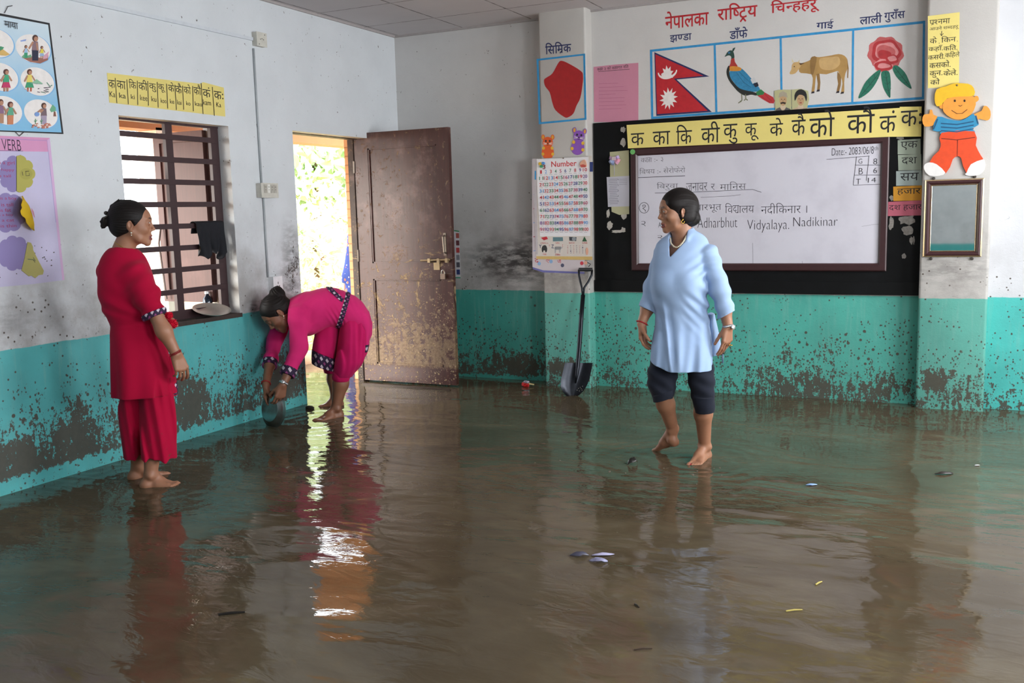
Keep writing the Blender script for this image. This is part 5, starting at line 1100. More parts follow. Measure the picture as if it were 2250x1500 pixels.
def LOFT(secs, side, front, axis=(0, 0, 1), o=(0, 0, 0), pw=2.0, caps=True):
    """secs: (t along axis, centre along side, centre along front, half width, half depth)"""
    side, front, axis, o = unit(side), unit(front), unit(axis), V3(o); secs = sorted(secs); T = [s[0] for s in secs]
    tab = [dense(T, [s[i] for s in secs]) for i in range(1, 5)]; t0, t1 = T[0], T[-1]
    def f(P):
        q = P-o; t = q @ axis; x = q @ side; y = q @ front; tc = np.clip(t, t0, t1)
        cx, cy, a, b = (np.interp(tc, X, Y) for X, Y in tab); x = x-cx; y = y-cy
        k = (np.abs(x/a)**pw+np.abs(y/b)**pw)**(1/pw)+1e-6; rad = np.sqrt(x*x+y*y)+1e-6; d = (k-1)*np.minimum(rad/k, np.maximum(a, b))
        return np.maximum(d, np.maximum(t0-t, t-t1)) if caps else d
    pts = np.array([o+axis*s[0]+side*(s[1]+i*s[3])+front*(s[2]+j*s[4]) for s in secs for i in (-1, 1) for j in (-1, 1)])
    return Node(f, pts.min(0)-.01, pts.max(0)+.01)
def wob(P, fx, fy, fz, ph=0.0):
    """soft irregular waves"""
    x, y, z = P[:, 0]*fx, P[:, 1]*fy, P[:, 2]*fz
    return (np.sin(x+1.3*np.sin(y*.7+ph)+ph)+np.sin(y*1.1+1.1*np.sin(z*.8+ph*2)+1.7*ph)+np.sin(z*.9+1.2*np.sin(x*.6-ph)+.6*ph))/3
def mesh_sdf(node, res, name, mats, parent=None, pad=.012, col=None, smooth=True, base=None):
    res = res*QUAL; lo, hi = node.lo-pad, node.hi+pad; B = 8
    nb = np.ceil((hi-lo)/(res*B)).astype(int)+1; n = nb*B+1
    bi = np.stack(np.meshgrid(*[np.arange(k) for k in nb], indexing='ij'), -1).reshape(-1, 3); ctr = lo+(bi*B+B/2)*res
    dc = np.empty(len(ctr))
    for i in range(0, len(ctr), 4096): dc[i:i+4096] = node(ctr[i:i+4096])
    act = np.abs(dc) < res*B*.87*1.5+.018
    F = np.empty(tuple(n), np.float32); big = np.where(dc < 0, -1.0, 1.0).reshape(tuple(nb)); F[:] = 1.0
    F[:-1, :-1, :-1] = np.repeat(np.repeat(np.repeat(big, B, 0), B, 1), B, 2)
    ab = bi[act]; loc = np.stack(np.meshgrid(*[np.arange(B+1)]*3, indexing='ij'), -1).reshape(-1, 3)
    sup = (ab//3) @ np.array([1000003, 1009, 1]); order = np.argsort(sup, kind='stable'); ab = ab[order]; sup = sup[order]
    st_ = np.flatnonzero(np.r_[True, sup[1:] != sup[:-1]]); en = np.r_[st_[1:], len(ab)]
    for a, b in zip(st_, en):
        idx = (ab[a:b, None, :]*B+loc[None]).reshape(-1, 3); F[idx[:, 0], idx[:, 1], idx[:, 2]] = node(lo+idx*res)
    S = F < 0; c8 = [(i, j, k) for i in (0, 1) for j in (0, 1) for k in (0, 1)]; m = [q-1 for q in n]
    cnt = np.zeros(m, np.uint8)
    for i, j, k in c8: cnt += S[i:i+m[0], j:j+m[1], k:k+m[2]]
    mixed = (cnt > 0) & (cnt < 8); ci = np.argwhere(mixed); vid = np.full(m, -1, np.int32); vid[mixed] = np.arange(len(ci))
    val = np.stack([F[ci[:, 0]+i, ci[:, 1]+j, ci[:, 2]+k] for i, j, k in c8], 1); pos = np.zeros((len(ci), 3)); num = np.zeros(len(ci))
    for a in range(8):
        for b in range(a+1, 8):
            if sum(abs(c8[a][q]-c8[b][q]) for q in range(3)) != 1: continue
            va, vb = val[:, a], val[:, b]; mk = (va < 0) != (vb < 0); t = np.where(mk, va/np.where(mk, va-vb, 1), 0)
            pos += np.where(mk[:, None], np.array(c8[a])+t[:, None]*(np.array(c8[b])-np.array(c8[a])), 0); num += mk
    X = lo+(ci+pos/num[:, None])*res; quads = []
    for ax in range(3):
        sl0 = [slice(None)]*3; sl1 = [slice(None)]*3; sl0[ax] = slice(0, -1); sl1[ax] = slice(1, None)
        E = np.argwhere(S[tuple(sl0)] != S[tuple(sl1)]); u, w = (ax+1) % 3, (ax+2) % 3
        E = E[(E[:, u] > 0) & (E[:, w] > 0) & (E[:, u] < m[u]) & (E[:, w] < m[w])]
        ins = S[E[:, 0], E[:, 1], E[:, 2]]; q = []
        for du, dw in ((-1, -1), (0, -1), (0, 0), (-1, 0)):
            e = E.copy(); e[:, u] += du; e[:, w] += dw; q.append(vid[e[:, 0], e[:, 1], e[:, 2]])
        q = np.stack(q, 1); q[~ins] = q[~ins][:, ::-1]; quads.append(q)
    Q = np.concatenate(quads); Q = Q[(Q >= 0).all(1)]
    me = bpy.data.meshes.new(name); me.vertices.add(len(X)); me.vertices.foreach_set('co', X.astype(np.float32).ravel())
    me.loops.add(4*len(Q)); me.loops.foreach_set('vertex_index', Q.astype(np.int32).ravel()); me.polygons.add(len(Q))
    me.polygons.foreach_set('loop_start', np.arange(0, 4*len(Q), 4, dtype=np.int32)); me.polygons.foreach_set('loop_total', np.full(len(Q), 4, np.int32))
    me.polygons.foreach_set('use_smooth', np.full(len(Q), smooth)); me.update(calc_edges=True)
    for mt in (mats if isinstance(mats, (list, tuple)) else [mats]): me.materials.append(mt)
    if col is not None:
        at = me.color_attributes.new('tone', 'FLOAT_COLOR', 'POINT'); c = np.ones((len(X), 4), np.float32); c[:, :3] = col(X); at.data.foreach_set('color', c.ravel())
    o = bpy.data.objects.new(name, me); COL.objects.link(o)
    if parent is not None: o.parent = parent; o.matrix_parent_inverse = Matrix.Translation(-Vector(parent.location))
    return o
def skin_mat(name):
    t = NT(name); a = t.n('ShaderNodeAttribute', attribute_name='tone'); n = t.noise(t.pos(), 60, 4); n2 = t.noise(t.pos(), 9, 3)
    t.base(t.mix(t.math('MULTIPLY', t.step(n2, .3, .7), .16), a.outputs['Color'], hexc('5a3424'))); t.rough(t.mix(n, (.42,)*3, (.58,)*3)); t.b.inputs['Subsurface Weight'].default_value = .08
    t.b.inputs['Subsurface Radius'].default_value = (.02, .008, .004); t.bump(n, .12, .002); return t.m
def tone_fn(base, marks):
    """marks: (a, b, radius, colour, softness) strokes of another skin or lip colour"""
    base = np.array(s2l(tuple(int(base[i:i+2], 16)/255 for i in (0, 2, 4))))
    mk = [(CAP(a, b, r), r, np.array(hexc(c)[:3]), s, w) for a, b, r, c, s, w in marks]
    def f(X):
        C = np.tile(base, (len(X), 1))
        for n, r, c, s, w in mk:
            near = ((X > n.lo-s) & (X < n.hi+s)).all(1)
            if near.any(): d = n(X[near]); k = np.clip(1-(d+s)/(2*s), 0, 1)*w; C[near] = C[near]*(1-k[:, None])+c*k[:, None]
        return C
    return f
def cloth_mat(name, h, h2=None, weave=260, rough=.85, mud=None, sheen=.06):
    t = NT(name); p = t.pos(); c = hexc(h); n = t.noise(p, 5, 4); w = t.noise(p, weave, 2)
    col = t.mix(n, tuple(v*.82 for v in c[:3]), c if h2 is None else hexc(h2))
    if mud: x, y, z = t.sep(p); k = t.math('MULTIPLY', t.step(t.noise(p, 34, 6, .7), .60, .68), t.step(z, mud, mud*.4)); col = t.mix(t.math('MULTIPLY', k, .7), col, MUD)
    t.base(col); t.rough(rough); t.b.inputs['Sheen Weight'].default_value = sheen; t.b.inputs['Specular IOR Level'].default_value = .12; t.bump(w, .12, .0015); return t.m
def diamond_mat(name, o, ax, up, size):
    """dark purple band woven with white diamonds; o, ax, up place the pattern on the garment"""
    t = NT(name); p = t.pos(); d = t.n('ShaderNodeVectorMath', operation='SUBTRACT'); t.l(p, d.inputs[0]); d.inputs[1].default_value = tuple(o)
    def dot(v): x = t.n('ShaderNodeVectorMath', operation='DOT_PRODUCT'); t.l(d.outputs[0], x.inputs[0]); x.inputs[1].default_value = tuple(v); return x.outputs['Value']
    u = t.math('DIVIDE', dot(unit(ax)), size); v = t.math('DIVIDE', dot(unit(up)), size*1.35)
    def tri(q): f = t.math('FRACT', t.math('ADD', q, 100.0)); return t.math('ABSOLUTE', t.math('SUBTRACT', f, .5))
    a = t.math('ADD', tri(u), tri(v)); core = t.step(a, .30, .27); b = t.math('ADD', tri(t.math('ADD', u, .5)), tri(t.math('ADD', v, .5))); core2 = t.step(b, .24, .21)
    col = t.mix(core, hexc('2b1838'), hexc('c9bcc8')); col = t.mix(core2, col, hexc('8d3f76')); t.base(col); t.rough(.85); return t.m
# ---- anatomy
def head_shape(mouth=0.0, eye_open=.0085, face=1.0):
    s2 = lambda f: [f(-1), f(1)]
    sk = UN(.02, ELL((0, -.014, .036), (.072, .092, .080)), ELL((0, .030, -.020), (.058*face, .058, .078)), ELL((0, .028, .036), (.062, .064, .060)), *s2(lambda s: ELL((s*.046, .034, -.014), (.020, .034, .040))),
            *s2(lambda s: CAP((s*.053*face, -.002, -.036), (s*.042*face, .030, -.070), .016, .015)), *s2(lambda s: CAP((s*.042*face, .030, -.070), (s*.011, .066, -.094), .016, .014)))
    sk = UN(.012, sk, ELL((0, .070, -.092), (.017, .014, .014)), *s2(lambda s: ELL((s*.041*face, .058, -.022), (.021, .020, .019))), *s2(lambda s: CAP((s*.010, .084, .028), (s*.044, .068, .030), .010, .009)), CAP((0, .067, -.048), (0, .066, -.070), .022))
    sk = SUB(sk, UN(.002, *s2(lambda s: ELL((s*.031, .096, .010), (.016, .014, .0105)))), .012)
    nose = UN(.006, CAP((0, .084, .018), (0, .1005, -.019), .0072, .0078), ELL((0, .102, -.023), (.0088, .0088, .0078)), *s2(lambda s: ELL((s*.0105, .091, -.028), (.0068, .0095, .0068))))
    sk = UN(.008, sk, nose); sk = SUB(sk, UN(.001, *s2(lambda s: ELL((s*.0050, .097, -.0335), (.0028, .0045, .0028)))), .002)
    for s in (-1, 1):
        lid = ELL((s*.031, .0770, .010), (.0152, .0150, .0148)); h = eye_open
        op = Node(lambda P, s=s: np.maximum(np.abs(P[:, 2]-.0098)-.5*h*np.clip(1-((P[:, 0]-s*.031)/.0150)**2, 0, 1), .083-P[:, 1]), (-1, -1, -1), (1, 1, 1))
        sk = UN(.003, sk, SUB(lid, op, .001))
        ear = UN(.006, ELL((s*.0745, -.012, -.002), (.008, .0175, .030), ((1, -s*.35, 0), (s*.35, 1, .15), (0, -.15, 1))), ELL((s*.072, -.006, -.030), (.0075, .008, .009)))
        sk = UN(.005, sk, SUB(ear, ELL((s*.083, -.007, .002), (.006, .009, .016)), .004))
    up = UN(.004, CAP((-.021, .081, -.061), (-.004, .0895, -.0565), .0038, .0052), CAP((.021, .081, -.061), (.004, .0895, -.0565), .0038, .0052))
    dn = UN(.004, CAP((-.019, .081, -.066-mouth), (0, .0875, -.0695-mouth), .0038, .0060), CAP((.019, .081, -.066-mouth), (0, .0875, -.0695-mouth), .0038, .0060))
    sk = UN(.004, sk, up, dn); gap = UN(.001, CAP((-.021, .092, -.0625-mouth*.5), (0, .100, -.0615-mouth*.5), .0012+mouth*.35), CAP((.021, .092, -.0625-mouth*.5), (0, .100, -.0615-mouth*.5), .0012+mouth*.35))
    return SUB(sk, gap, .002)
def head_marks(c, r, f, u, s, lip='8a4a48', brow='1d1512', bindi=None, mouth=0.0):
    M = np.array([unit(r), unit(f), unit(u)]); W = lambda x, y, z: V3(c)+s*(np.array([x, y, z]) @ M); out = []
    for q in (-1, 1):
        out += [(W(q*.020, .082, -.061), W(q*.003, .0925, -.057), .0052*s, lip, .002, .85), (W(q*.018, .083, -.0665-mouth), W(0, .0925, -.0705-mouth), .0062*s, lip, .002, .85), (W(q*.016, .088, -.0630-mouth*.5), W(0, .090, -.0630-mouth*.5), (.0016+mouth*.4)*s, '2a1210', .0015, .9)]
        out += [(W(q*.014, .094, .031), W(q*.034, .087, .035), .0034*s, brow, .0022, .95), (W(q*.034, .087, .035), W(q*.051, .066, .029), .0028*s, brow, .0022, .9)]
        out += [(W(q*.018, .090, .0135), W(q*.031, .0935, .0165), .0018*s, brow, .002, .8), (W(q*.031, .0935, .0165), W(q*.046, .082, .011), .0018*s, brow, .002, .8)]
    if bindi: out += [(W(0, .094, .036), W(0, .094, .038), .0042*s, bindi, .0012, 1)]
    return out
def eyes(parent, c, r, f, u, s, gaze=(0, 1, 0)):
    M = np.array([unit(r), unit(f), unit(u)])
    for q in (-1, 1):
        C = V3(c)+s*(np.array([q*.031, .0768, .010]) @ M); g = unit(np.array(gaze) @ M); x = unit(np.cross(g, u)); y = np.cross(x, g); R_ = .0128*s; mb = MB()
        for i, (a0, a1) in enumerate(((0, 10), (10, 27), (27, 100))): mb.lathe([(max(R_*math.sin(math.radians(a)), 1e-5), R_*math.cos(math.radians(a))) for a in np.linspace(a0, a1, 5)], C, (x, y, g), 18, i, caps=False)
        mb.build('eye', [flat('0c0908', .1), flat('2a1710', .15), flat('c9c2ba', .2)], parent, 'all')
def hand_shape(w, d, n, t, curl, s=.95, spread=1.0, thumb=(.55, .62, .45), tcurl=.35, palm_r=.0125):
    """wrist, direction of the palm, the way the palm faces, the thumb side, bend of each finger"""
    d, n = unit(d), unit(n); t = unit(t-d*(t @ d)); n = unit(n-d*(n @ d)-t*(n @ t)); w = V3(w); out = []
    X = [.030, .0105, -.009, -.0275]; Y = [.086, .091, .087, .077]; L = [(.041, .025, .021), (.045, .028, .022), (.042, .026, .021), (.032, .020, .019)]; Rr = [.0087, .0089, .0084, .0074]
    kn = [w+s*(t*X[i]*1.04+d*Y[i]-n*.002*abs(i-1.5)) for i in range(4)]
    palm = UN(.014*s, *[CAP(w+t*X[i]*.42*s+d*.004, kn[i], .0155*s, palm_r*s) for i in range(4)], CAP(w+s*(t*.018+d*.02+n*.006), w+s*(t*.030+d*.052+n*.008), .015*s, .012*s), CAP(w+s*(-t*.018+d*.02+n*.004), w+s*(-t*.022+d*.055+n*.005), .014*s, .011*s))
    out.append(palm)
    for i in range(4):
        p = kn[i]; a = 0.0; lat = t*(X[i]*spread*2.6); fr = []
        c = curl[i] if hasattr(curl[i], '__len__') else (curl[i], curl[i]*1.15, curl[i]*.8)
        for j in range(3):
            a += c[j]; v = unit(d*math.cos(a)+n*math.sin(a)+lat*math.cos(a)); q = p+v*L[i][j]*s; fr.append((p, q, Rr[i]*(1-.09*j)*s, Rr[i]*(1-.09*(j+1))*s)); p = q
        out.append(UN(.003, *[CAP(*z) for z in fr]))
    p = w+s*(t*.022+d*.018+n*.004); a = 0; v0 = unit(d*thumb[0]+t*thumb[1]+n*thumb[2]); tips = []; ax = unit(d*.8+n*.5-t*.5)
    for j, (l, r) in enumerate(((.044, .0125), (.033, .0100), (.027, .0090))):
        v = unit(v0+ax*tcurl*j); q = p+v*l*s; tips.append((p, q, r*s, r*.9*s)); p = q
    out.append(UN(.004, *[CAP(*z) for z in tips])); N = out
    lo = np.min([q.lo for q in N], 0); hi = np.max([q.hi for q in N], 0)
    def f(P):
        pd = N[0](P); dd = pd
        for q in N[1:]: dd = np.minimum(dd, smin(pd, q(P), .007*s))
        return dd
    return Node(f, lo, hi)
def foot_shape(ankle, heel, toe, side, s=1.0, lift=0.0):
    """ankle joint, back of the heel and tip of the big toe on the ground, side = unit vector towards the little toe"""
    ankle, heel, toe = V3(ankle), V3(heel), V3(toe); L = np.linalg.norm(toe-heel); d = unit(toe-heel); up = unit(np.cross(np.cross(d, (0, 0, 1)), d)) if abs(d[2]) < .95 else V3(0, 0, 1); up = up if up[2] > 0 else -up
    side = unit(side-d*(side @ d)); P = lambda a, b, c: heel+d*a*L+side*b+up*c
    ns = [ELL(P(.10, 0, .022*s), (.030*s, .027*s, .027*s), (d, side, up)), CAP(P(.12, 0, .03*s), ankle, .026*s, .030*s), CAP(ankle, P(.48, -.006, .040*s), .030*s, .024*s), CAP(P(.15, .006, .016*s), P(.70, .022, .012*s), .022*s, .016*s), CAP(P(.45, -.008, .034*s), P(.74, -.012, .016*s), .024*s, .017*s), CAP(P(.45, .014, .022*s), P(.70, .030, .012*s), .020*s, .014*s),
          ELL(ankle+side*.030*s-up*.006, (.011*s,)*3), ELL(ankle-side*.028*s, (.011*s,)*3)]
    body = UN(.022, *ns); toes = []
    for i, (b, ln, r) in enumerate(((-.014, 1.0, .0125), (.006, .985, .0092), (.020, .955, .0087), (.032, .92, .0082), (.043, .87, .0078))): toes.append(UN(.003, CAP(P(.74 if i < 3 else .70, b*.9, .014*s), P(ln-.07, b, .013*s), r*s, r*s), CAP(P(ln-.07, b, .013*s), P(ln-.02, b, .008*s), r*s, r*.9*s)))
    return UN(.006, body, *toes)
class Pose:
    """points of a standing figure: picture column and row on the upright plane through its feet, and a distance towards the viewer"""
    def __init__(s, base): s.b = V3(base); s.nh = unit([base[0], base[1], 0]); s.A = s.nh; s.R = unit(np.cross(s.nh, (0, 0, 1)))
    def __call__(s, x, y, o=0.0): d = ray(x, y); return CAMP+d*(((s.b-CAMP) @ s.nh-o)/(d @ s.nh))
ZU = V3(0, 0, 1)
def ring(mb, pts, r, n=8, mi=0):
    pts = list(pts); mb.tube(pts+[pts[0]], r, n, mi, cap=False); return mb
def circle(c, n, rx, ry=None, ref=None, k=28):
    n = unit(n); a = unit(np.cross(n, ref if ref is not None else (0.31, .2, .93))); b = np.cross(n, a); ry = rx if ry is None else ry
    return [V3(c)+a*rx*math.cos(2*math.pi*i/k)+b*ry*math.sin(2*math.pi*i/k) for i in range(k)]
def strands(P, o, ax, n, amp):
    """combed grooves running towards o"""
    q = P-o; ax = unit(ax); e1 = unit(np.cross(ax, (.3, .5, .8))); e2 = np.cross(ax, e1); th = np.arctan2(q @ e2, q @ e1)
    return amp*(np.sin(th*n)+.6*np.sin(th*n*1.9+1.3+2*np.sin(th*5)))
t = NT('black_hair'); p = t.pos(); n = t.noise(t.scale(p, (1, 1, .25)), 220, 3); t.base(t.mix(n, hexc('0d0b0b'), hexc('1f1917'))); t.rough(.55); t.b.inputs['Specular IOR Level'].default_value = .2; t.bump(n, .25, .002); HAIR = t.m
GOLDJ = flat('d2a84c', .25, .9); SILV = flat('c4c6c8', .25, .9)
# ------------------------------------------------------------------ woman standing at the left, seen from behind her right shoulder
def secs_of(J, o, rows):
    """silhouette rows (y, left, right, half depth, offset to the viewer) to loft sections on image-right / away axes"""
    out = []
    for y, xl, xr, b, of in rows:
        a_, b_ = J(xl, y, of), J(xr, y, of); m = (a_+b_)/2-o; out.append((m[2], m @ J.R, m @ J.A, np.linalg.norm(b_-a_)/2, b))
    return out
def hair_cap(extra=0.0, hairline=.062, low=-.052, groove=None):
    h = ELL((0, -.018, .038), (.0785+extra, .099+extra, .0885+extra)); h = UN(.02, h, ELL((0, -.045, -.01), (.068+extra, .065+extra, .06)))
    if groove: h = DISP(h, lambda P: groove(P)*np.clip((.045-P[:, 1])/.06, 0, 1))
    h = SUB(h, DISP(ELL((0, .098, -.030), (.078, hairline+.018, .100)), lambda P: .0022*wob(P, 160, 160, 160)), .010)
    h = SUB(h, UN(.002, ELL((.080, -.004, -.010), (.018, .020, .030)), ELL((-.080, -.004, -.010), (.018, .020, .030))), .006)
    return CUT(h, (0, -.05, low), (0, .45, -1))
def pad_inside(o, rows): pass
b1 = floor_pt(338, 1062); J = Pose(b1)
P1 = thing('person', b1, 'woman in crimson tunic and wide trousers standing barefoot at the left, back turned', 'person')
hc = J(291, 494, .02); hf = unit(J.R-.05*J.A-.02*ZU); hr = unit(np.cross(hf, ZU)); hu = np.cross(hr, hf); hs = 1.02
skin1 = 'a27258'
heelN, toeN = floor_pt(312, 1074, -.012), floor_pt(394, 1067, -.012); heelF, toeF = floor_pt(284, 1057, -.012), floor_pt(372, 1043, -.012)
ankN = heelN+unit(toeN-heelN)*.052+ZU*.080; ankF = heelF+unit(toeF-heelF)*.052+ZU*.080
kneeN, kneeF = J(340, 890, .03), J(298, 890, -.06)
W_ = J(387, 777, .19); elb = J(331, 670, .162); shR, shL = J(298, 608, .085), J(244, 604, -.08)
body = UN(.03, LOCAL(head_shape(.004, .0080), hc, hr, hf, hu, hs), CAP(hc-hf*.022-hu*.055, J(268, 560), .050, .060), CAP(J(268, 572), shR, .045, .036), CAP(J(268, 572), shL, .045, .036), ELL(J(280, 620), (.12, .10, .16), (J.R, J.A, ZU)), CAP(J(285, 660), J(300, 760), .10, .11),
          CAP(shR, elb, .036, .035), CAP(elb, J(360, 727, .185), .036, .0385), CAP(J(360, 727, .185), W_, .0385, .0265), CAP(shL, J(268, 670, -.14), .036, .038), CAP(J(268, 670, -.14), J(330, 705, -.10), .040, .028),
          CAP(J(312, 760, .05), kneeN, .085, .058), CAP(J(296, 760, -.05), kneeF, .085, .058), CAP(kneeN, kneeN*.45+ankN*.55, .056, .050), CAP(kneeN*.45+ankN*.55, ankN, .050, .034), CAP(kneeF, kneeF*.45+ankF*.55, .056, .050), CAP(kneeF*.45+ankF*.55, ankF, .050, .034))
body = UN(.012, body, foot_shape(ankN, heelN, toeN, -J.A), foot_shape(ankF, heelF, toeF, J.A))
hnd = hand_shape(W_, unit(-ZU+.24*J.R), unit(J.A*.8-J.R*.55), unit(J.R+J.A*.5), [.34, .42, .46, .50], .98, thumb=(.85, .25, .45), spread=.8)
hndL = hand_shape(J(330, 705, -.10), unit(J.R*.9+ZU*.15), -ZU, J.A, [.5]*4, .9)
body = UN(.014, body, hnd, hndL)
mk = head_marks(hc, hr, hf, hu, hs, lip='7a3438', mouth=.004)
mesh_sdf(body, .0028, 'body', skin_mat('skin_of_standing_woman'), P1, col=tone_fn(skin1, mk))
eyes(P1, hc, hr, hf, hu, hs)
tocap = lambda x, y, z: hc+hs*(hr*x+hf*y+hu*z)
bun_o = V3(0, -.115, .028)
hair = LOCAL(hair_cap(.004, groove=lambda P: strands(P, bun_o, (0, 1, 0), 40, .0008)), hc, hr, hf, hu, hs)
tuft = UN(.012, CAP(tocap(0, -.095, .03), tocap(.004, -.128, .022), .022, .020), CAP(tocap(.004, -.128, .022), tocap(.006, -.140, -.004), .020, .014), CAP(tocap(0, -.13, .012), tocap(.012, -.152, .018), .008, .003), CAP(tocap(0, -.13, .004), tocap(-.01, -.15, -.018), .008, .002), CAP(tocap(0, -.05, .118), tocap(.0, -.092, .095), .012, .012), CAP(tocap(.01, -.075, .112), tocap(.012, -.058, .132), .006, .002))
mesh_sdf(UN(.008, hair, tuft), .0028, 'hair', HAIR, P1)
mb = MB(); c0 = tocap(0, -.112, .050); mb.ball(c0-hf*.012+hu*.012, .011, 8); mb.ball(c0+hf*.01+hr*.028+hu*.004, .010, 8)
for k in range(5): mb.tube([c0+hr*(.03-.012*k), c0+hr*(.032-.012*k)-hf*.02-hu*.012, c0+hr*(.030-.012*k)-hf*.024-hu*.034], [.004, .0045, .002], 6)
mb.build('hair_clip', flat('3a3431', .25, .3), P1, 'all')
mb = MB(); lobe = tocap(.078, -.004, -.040); mb.ball(lobe+hr*.006, .0055, 8); mb.ball(lobe-hu*.012+hr*.006, .004, 6); mb.build('earring', flat('d9d3c2', .2, .6), P1, 'all')
nk = circle(J(270, 553, .0), unit(ZU*.8+hf*.5), .066, .066); mb = MB(); ring(mb, [q+V3(0, 0, 0) for q in circle((hc-hf*.022-hu*.055)*.35+J(268, 560)*.65, unit(ZU*.75+J.R*.55), .0595, .0595)], .0016); mb.build('necklace', GOLDJ, P1, 'all')
CR1 = cloth_mat('crimson_cotton', 'a3062f', 'b40a3a', mud=.42)
rows = [(541, 246, 292, .060, .0), (548, 236, 303, .075, .0), (560, 226, 316, .092, .0), (580, 217, 328, .110, .0), (610, 213.5, 338, .125, .01), (645, 215, 346, .132, .01), (672, 223, 350, .130, .01), (700, 238, 350, .122, .01), (714, 243, 351, .120, .01), (720, 242, 353, .124, .01), (750, 242, 362, .136, .01), (800, 243.5, 374, .150, .01), (850, 246, 384, .156, .01), (874, 247.5, 388, .158, .01), (890, 248, 390, .158, .01)]
o1 = J(290, 700)
tors = LOFT(secs_of(J, o1, rows), J.R, J.A, ZU, o1, pw=2.25)
def fold1(P):
    q = P-o1; z = q[:, 2]; th = np.arctan2(q @ J.A, q @ J.R); dn = np.clip((-.03-z)/.4, 0, 1)
    return .009*dn*np.sin(th*7+1.2*np.sin(z*6)+.6)+.005*wob(P, 9, 9, 20)*(z > -.03)+.0025*np.exp(-((z+.035)/.010)**2)*-1+.0045*np.sin((q @ J.R)*42+z*75+1.5*np.sin(z*20))*np.clip(z/.06, 0, 1)*np.clip((.20-z)/.1, 0, 1)
tors = DISP(tors, fold1); hemz = J(318, 866, .01)[2]; tors = CUT(tors, (0, 0, hemz), (0, 0, -1))
slit = CAP(J(346, 806, .17), J(352, 880, .17), .004, .032); tors = SUB(tors, slit, .006)
neckhole = UN(.01, CAP(J(270, 552), J(274, 530), .056, .066), CAP(J(252, 546, .05), J(240, 530, .05), .03, .03)); tors = SUB(tors, CAP(J(268, 549), J(280, 522), .060, .075), .006)
s0, s1, s2_ = J(299, 604, .095), J(318, 645, .150), J(341, 694, .172); dirc = unit(s2_-s1)
slv = DISP(CHAIN([s0, s1, s2_, s2_+dirc*.05], [.072, .067, .052, .050], .03), lambda P: .005*np.sin((P-s0) @ dirc*80+wob(P, 14, 14, 14)*3)*(.6+.6*wob(P, 9, 9, 9))+.003*wob(P, 30, 30, 24))
cuff = s2_+dirc*.002; sleeve_whole = slv; slv = CUT(slv, cuff-dirc*.004, dirc)
slL = CHAIN([J(238, 597, -.10), J(266, 668, -.15), J(318, 700, -.12)], [.062, .060, .048], .03)
kurta = UN(.045, tors, slv, slL)
mesh_sdf(kurta, .0042, 'tunic', CR1, P1)
trimN = DISP(sleeve_whole, lambda P: np.full(len(P), -.0035))
mesh_sdf(CUT(CUT(trimN, cuff+dirc*.002, dirc), cuff-dirc*.026, -dirc), .0032, 'sleeve_trim', diamond_mat('diamond_band_of_standing_woman', cuff, J.R, dirc, .030), P1)
# front hem corner with its woven band, showing beyond the thigh
fh = UN(.01, LOFT(secs_of(J, o1, [(780, 362, 380, .07, -.02), (820, 366, 386, .08, -.02), (865, 372, 391, .085, -.02)]), J.R, J.A, ZU, o1))
mesh_sdf(fh, .0042, 'tunic_front_panel', CR1, P1)
ta, tb = J(380, 838, -.02)[2], J(380, 862, -.02)[2]
fb = LOFT(secs_of(J, o1, [(832, 368, 388.5, .084, -.02), (868, 373, 392.5, .088, -.02)]), J.R, J.A, ZU, o1)
mesh_sdf(CUT(CUT(fb, (0, 0, ta), ZU), (0, 0, tb), -ZU), .0035, 'hem_trim', diamond_mat('diamond_hem_of_standing_woman', J(380, 850), J.R, ZU, .026), P1)
def fold2(P):
    q = P-o1; z = q[:, 2]; return .008*np.sin((q @ J.R)*58+(q @ J.A)*30+z*5)*np.clip((-.30-z)/.2, .3, 1)+.004*np.sin((q @ J.R)*130+z*12)+.004*wob(P, 16, 16, 9)
lgN = LOFT(secs_of(J, o1, [(830, 300, 376, .105, .02), (890, 303, 384, .110, .025), (950, 305, 385, .112, .035), (1000, 308, 387, .105, .04), (1030, 309, 388, .105, .04)]), J.R, J.A, ZU, o1, 2.4)
lgF = LOFT(secs_of(J, o1, [(830, 258, 330, .11, -.07), (900, 262, 322, .105, -.07), (950, 267, 318, .10, -.07), (1004, 273, 314, .09, -.07), (1030, 273, 314, .09, -.07)]), J.R, J.A, ZU, o1, 2.4)
tr = UN(.012, CUT(lgN, J(346, 1003, .06), unit(-ZU-J.R*.10+J.A*.12)), CUT(lgF, J(292, 1001, -.07), -ZU))
mesh_sdf(DISP(tr, fold2), .0042, 'trousers', CR1, P1)
mb = MB(); wd = unit(J(388, 779, .19)-J(360, 727, .185))
for k in range(2): ring(mb, circle(J(385.5, 773.5+k*3.2, .19), wd, .0325, .030), .0030)
mb.build('bangle', flat('8f2424', .3, .3), P1, 'all')
fg = J(399.5, 816, .175); mb = MB(); ring(mb, circle(fg, unit(-ZU+.2*J.R+.5*J.A), .0098), .0028); mb.build('finger_ring', flat('d9d0ac', .2, .8), P1, 'all')
rgp = np.random.default_rng(2); mb = MB()
for c, R_ in ((J(378, 711, .06), .029), (J(371, 693, .05), .022)):
    pts = rgp.normal(size=(260, 3)); pts /= np.linalg.norm(pts, axis=1)[:, None]; pts *= .75+.35*rgp.random((260, 1))
    mb.ball(c, R_*.8, 8)
    for q in pts: mb.tube([c+q*R_*.6, c+q*R_*1.05], [.0026, .0012], 4)
mb.build('pompom', cloth_mat('red_wool', 'c81030', weave=400), P1)
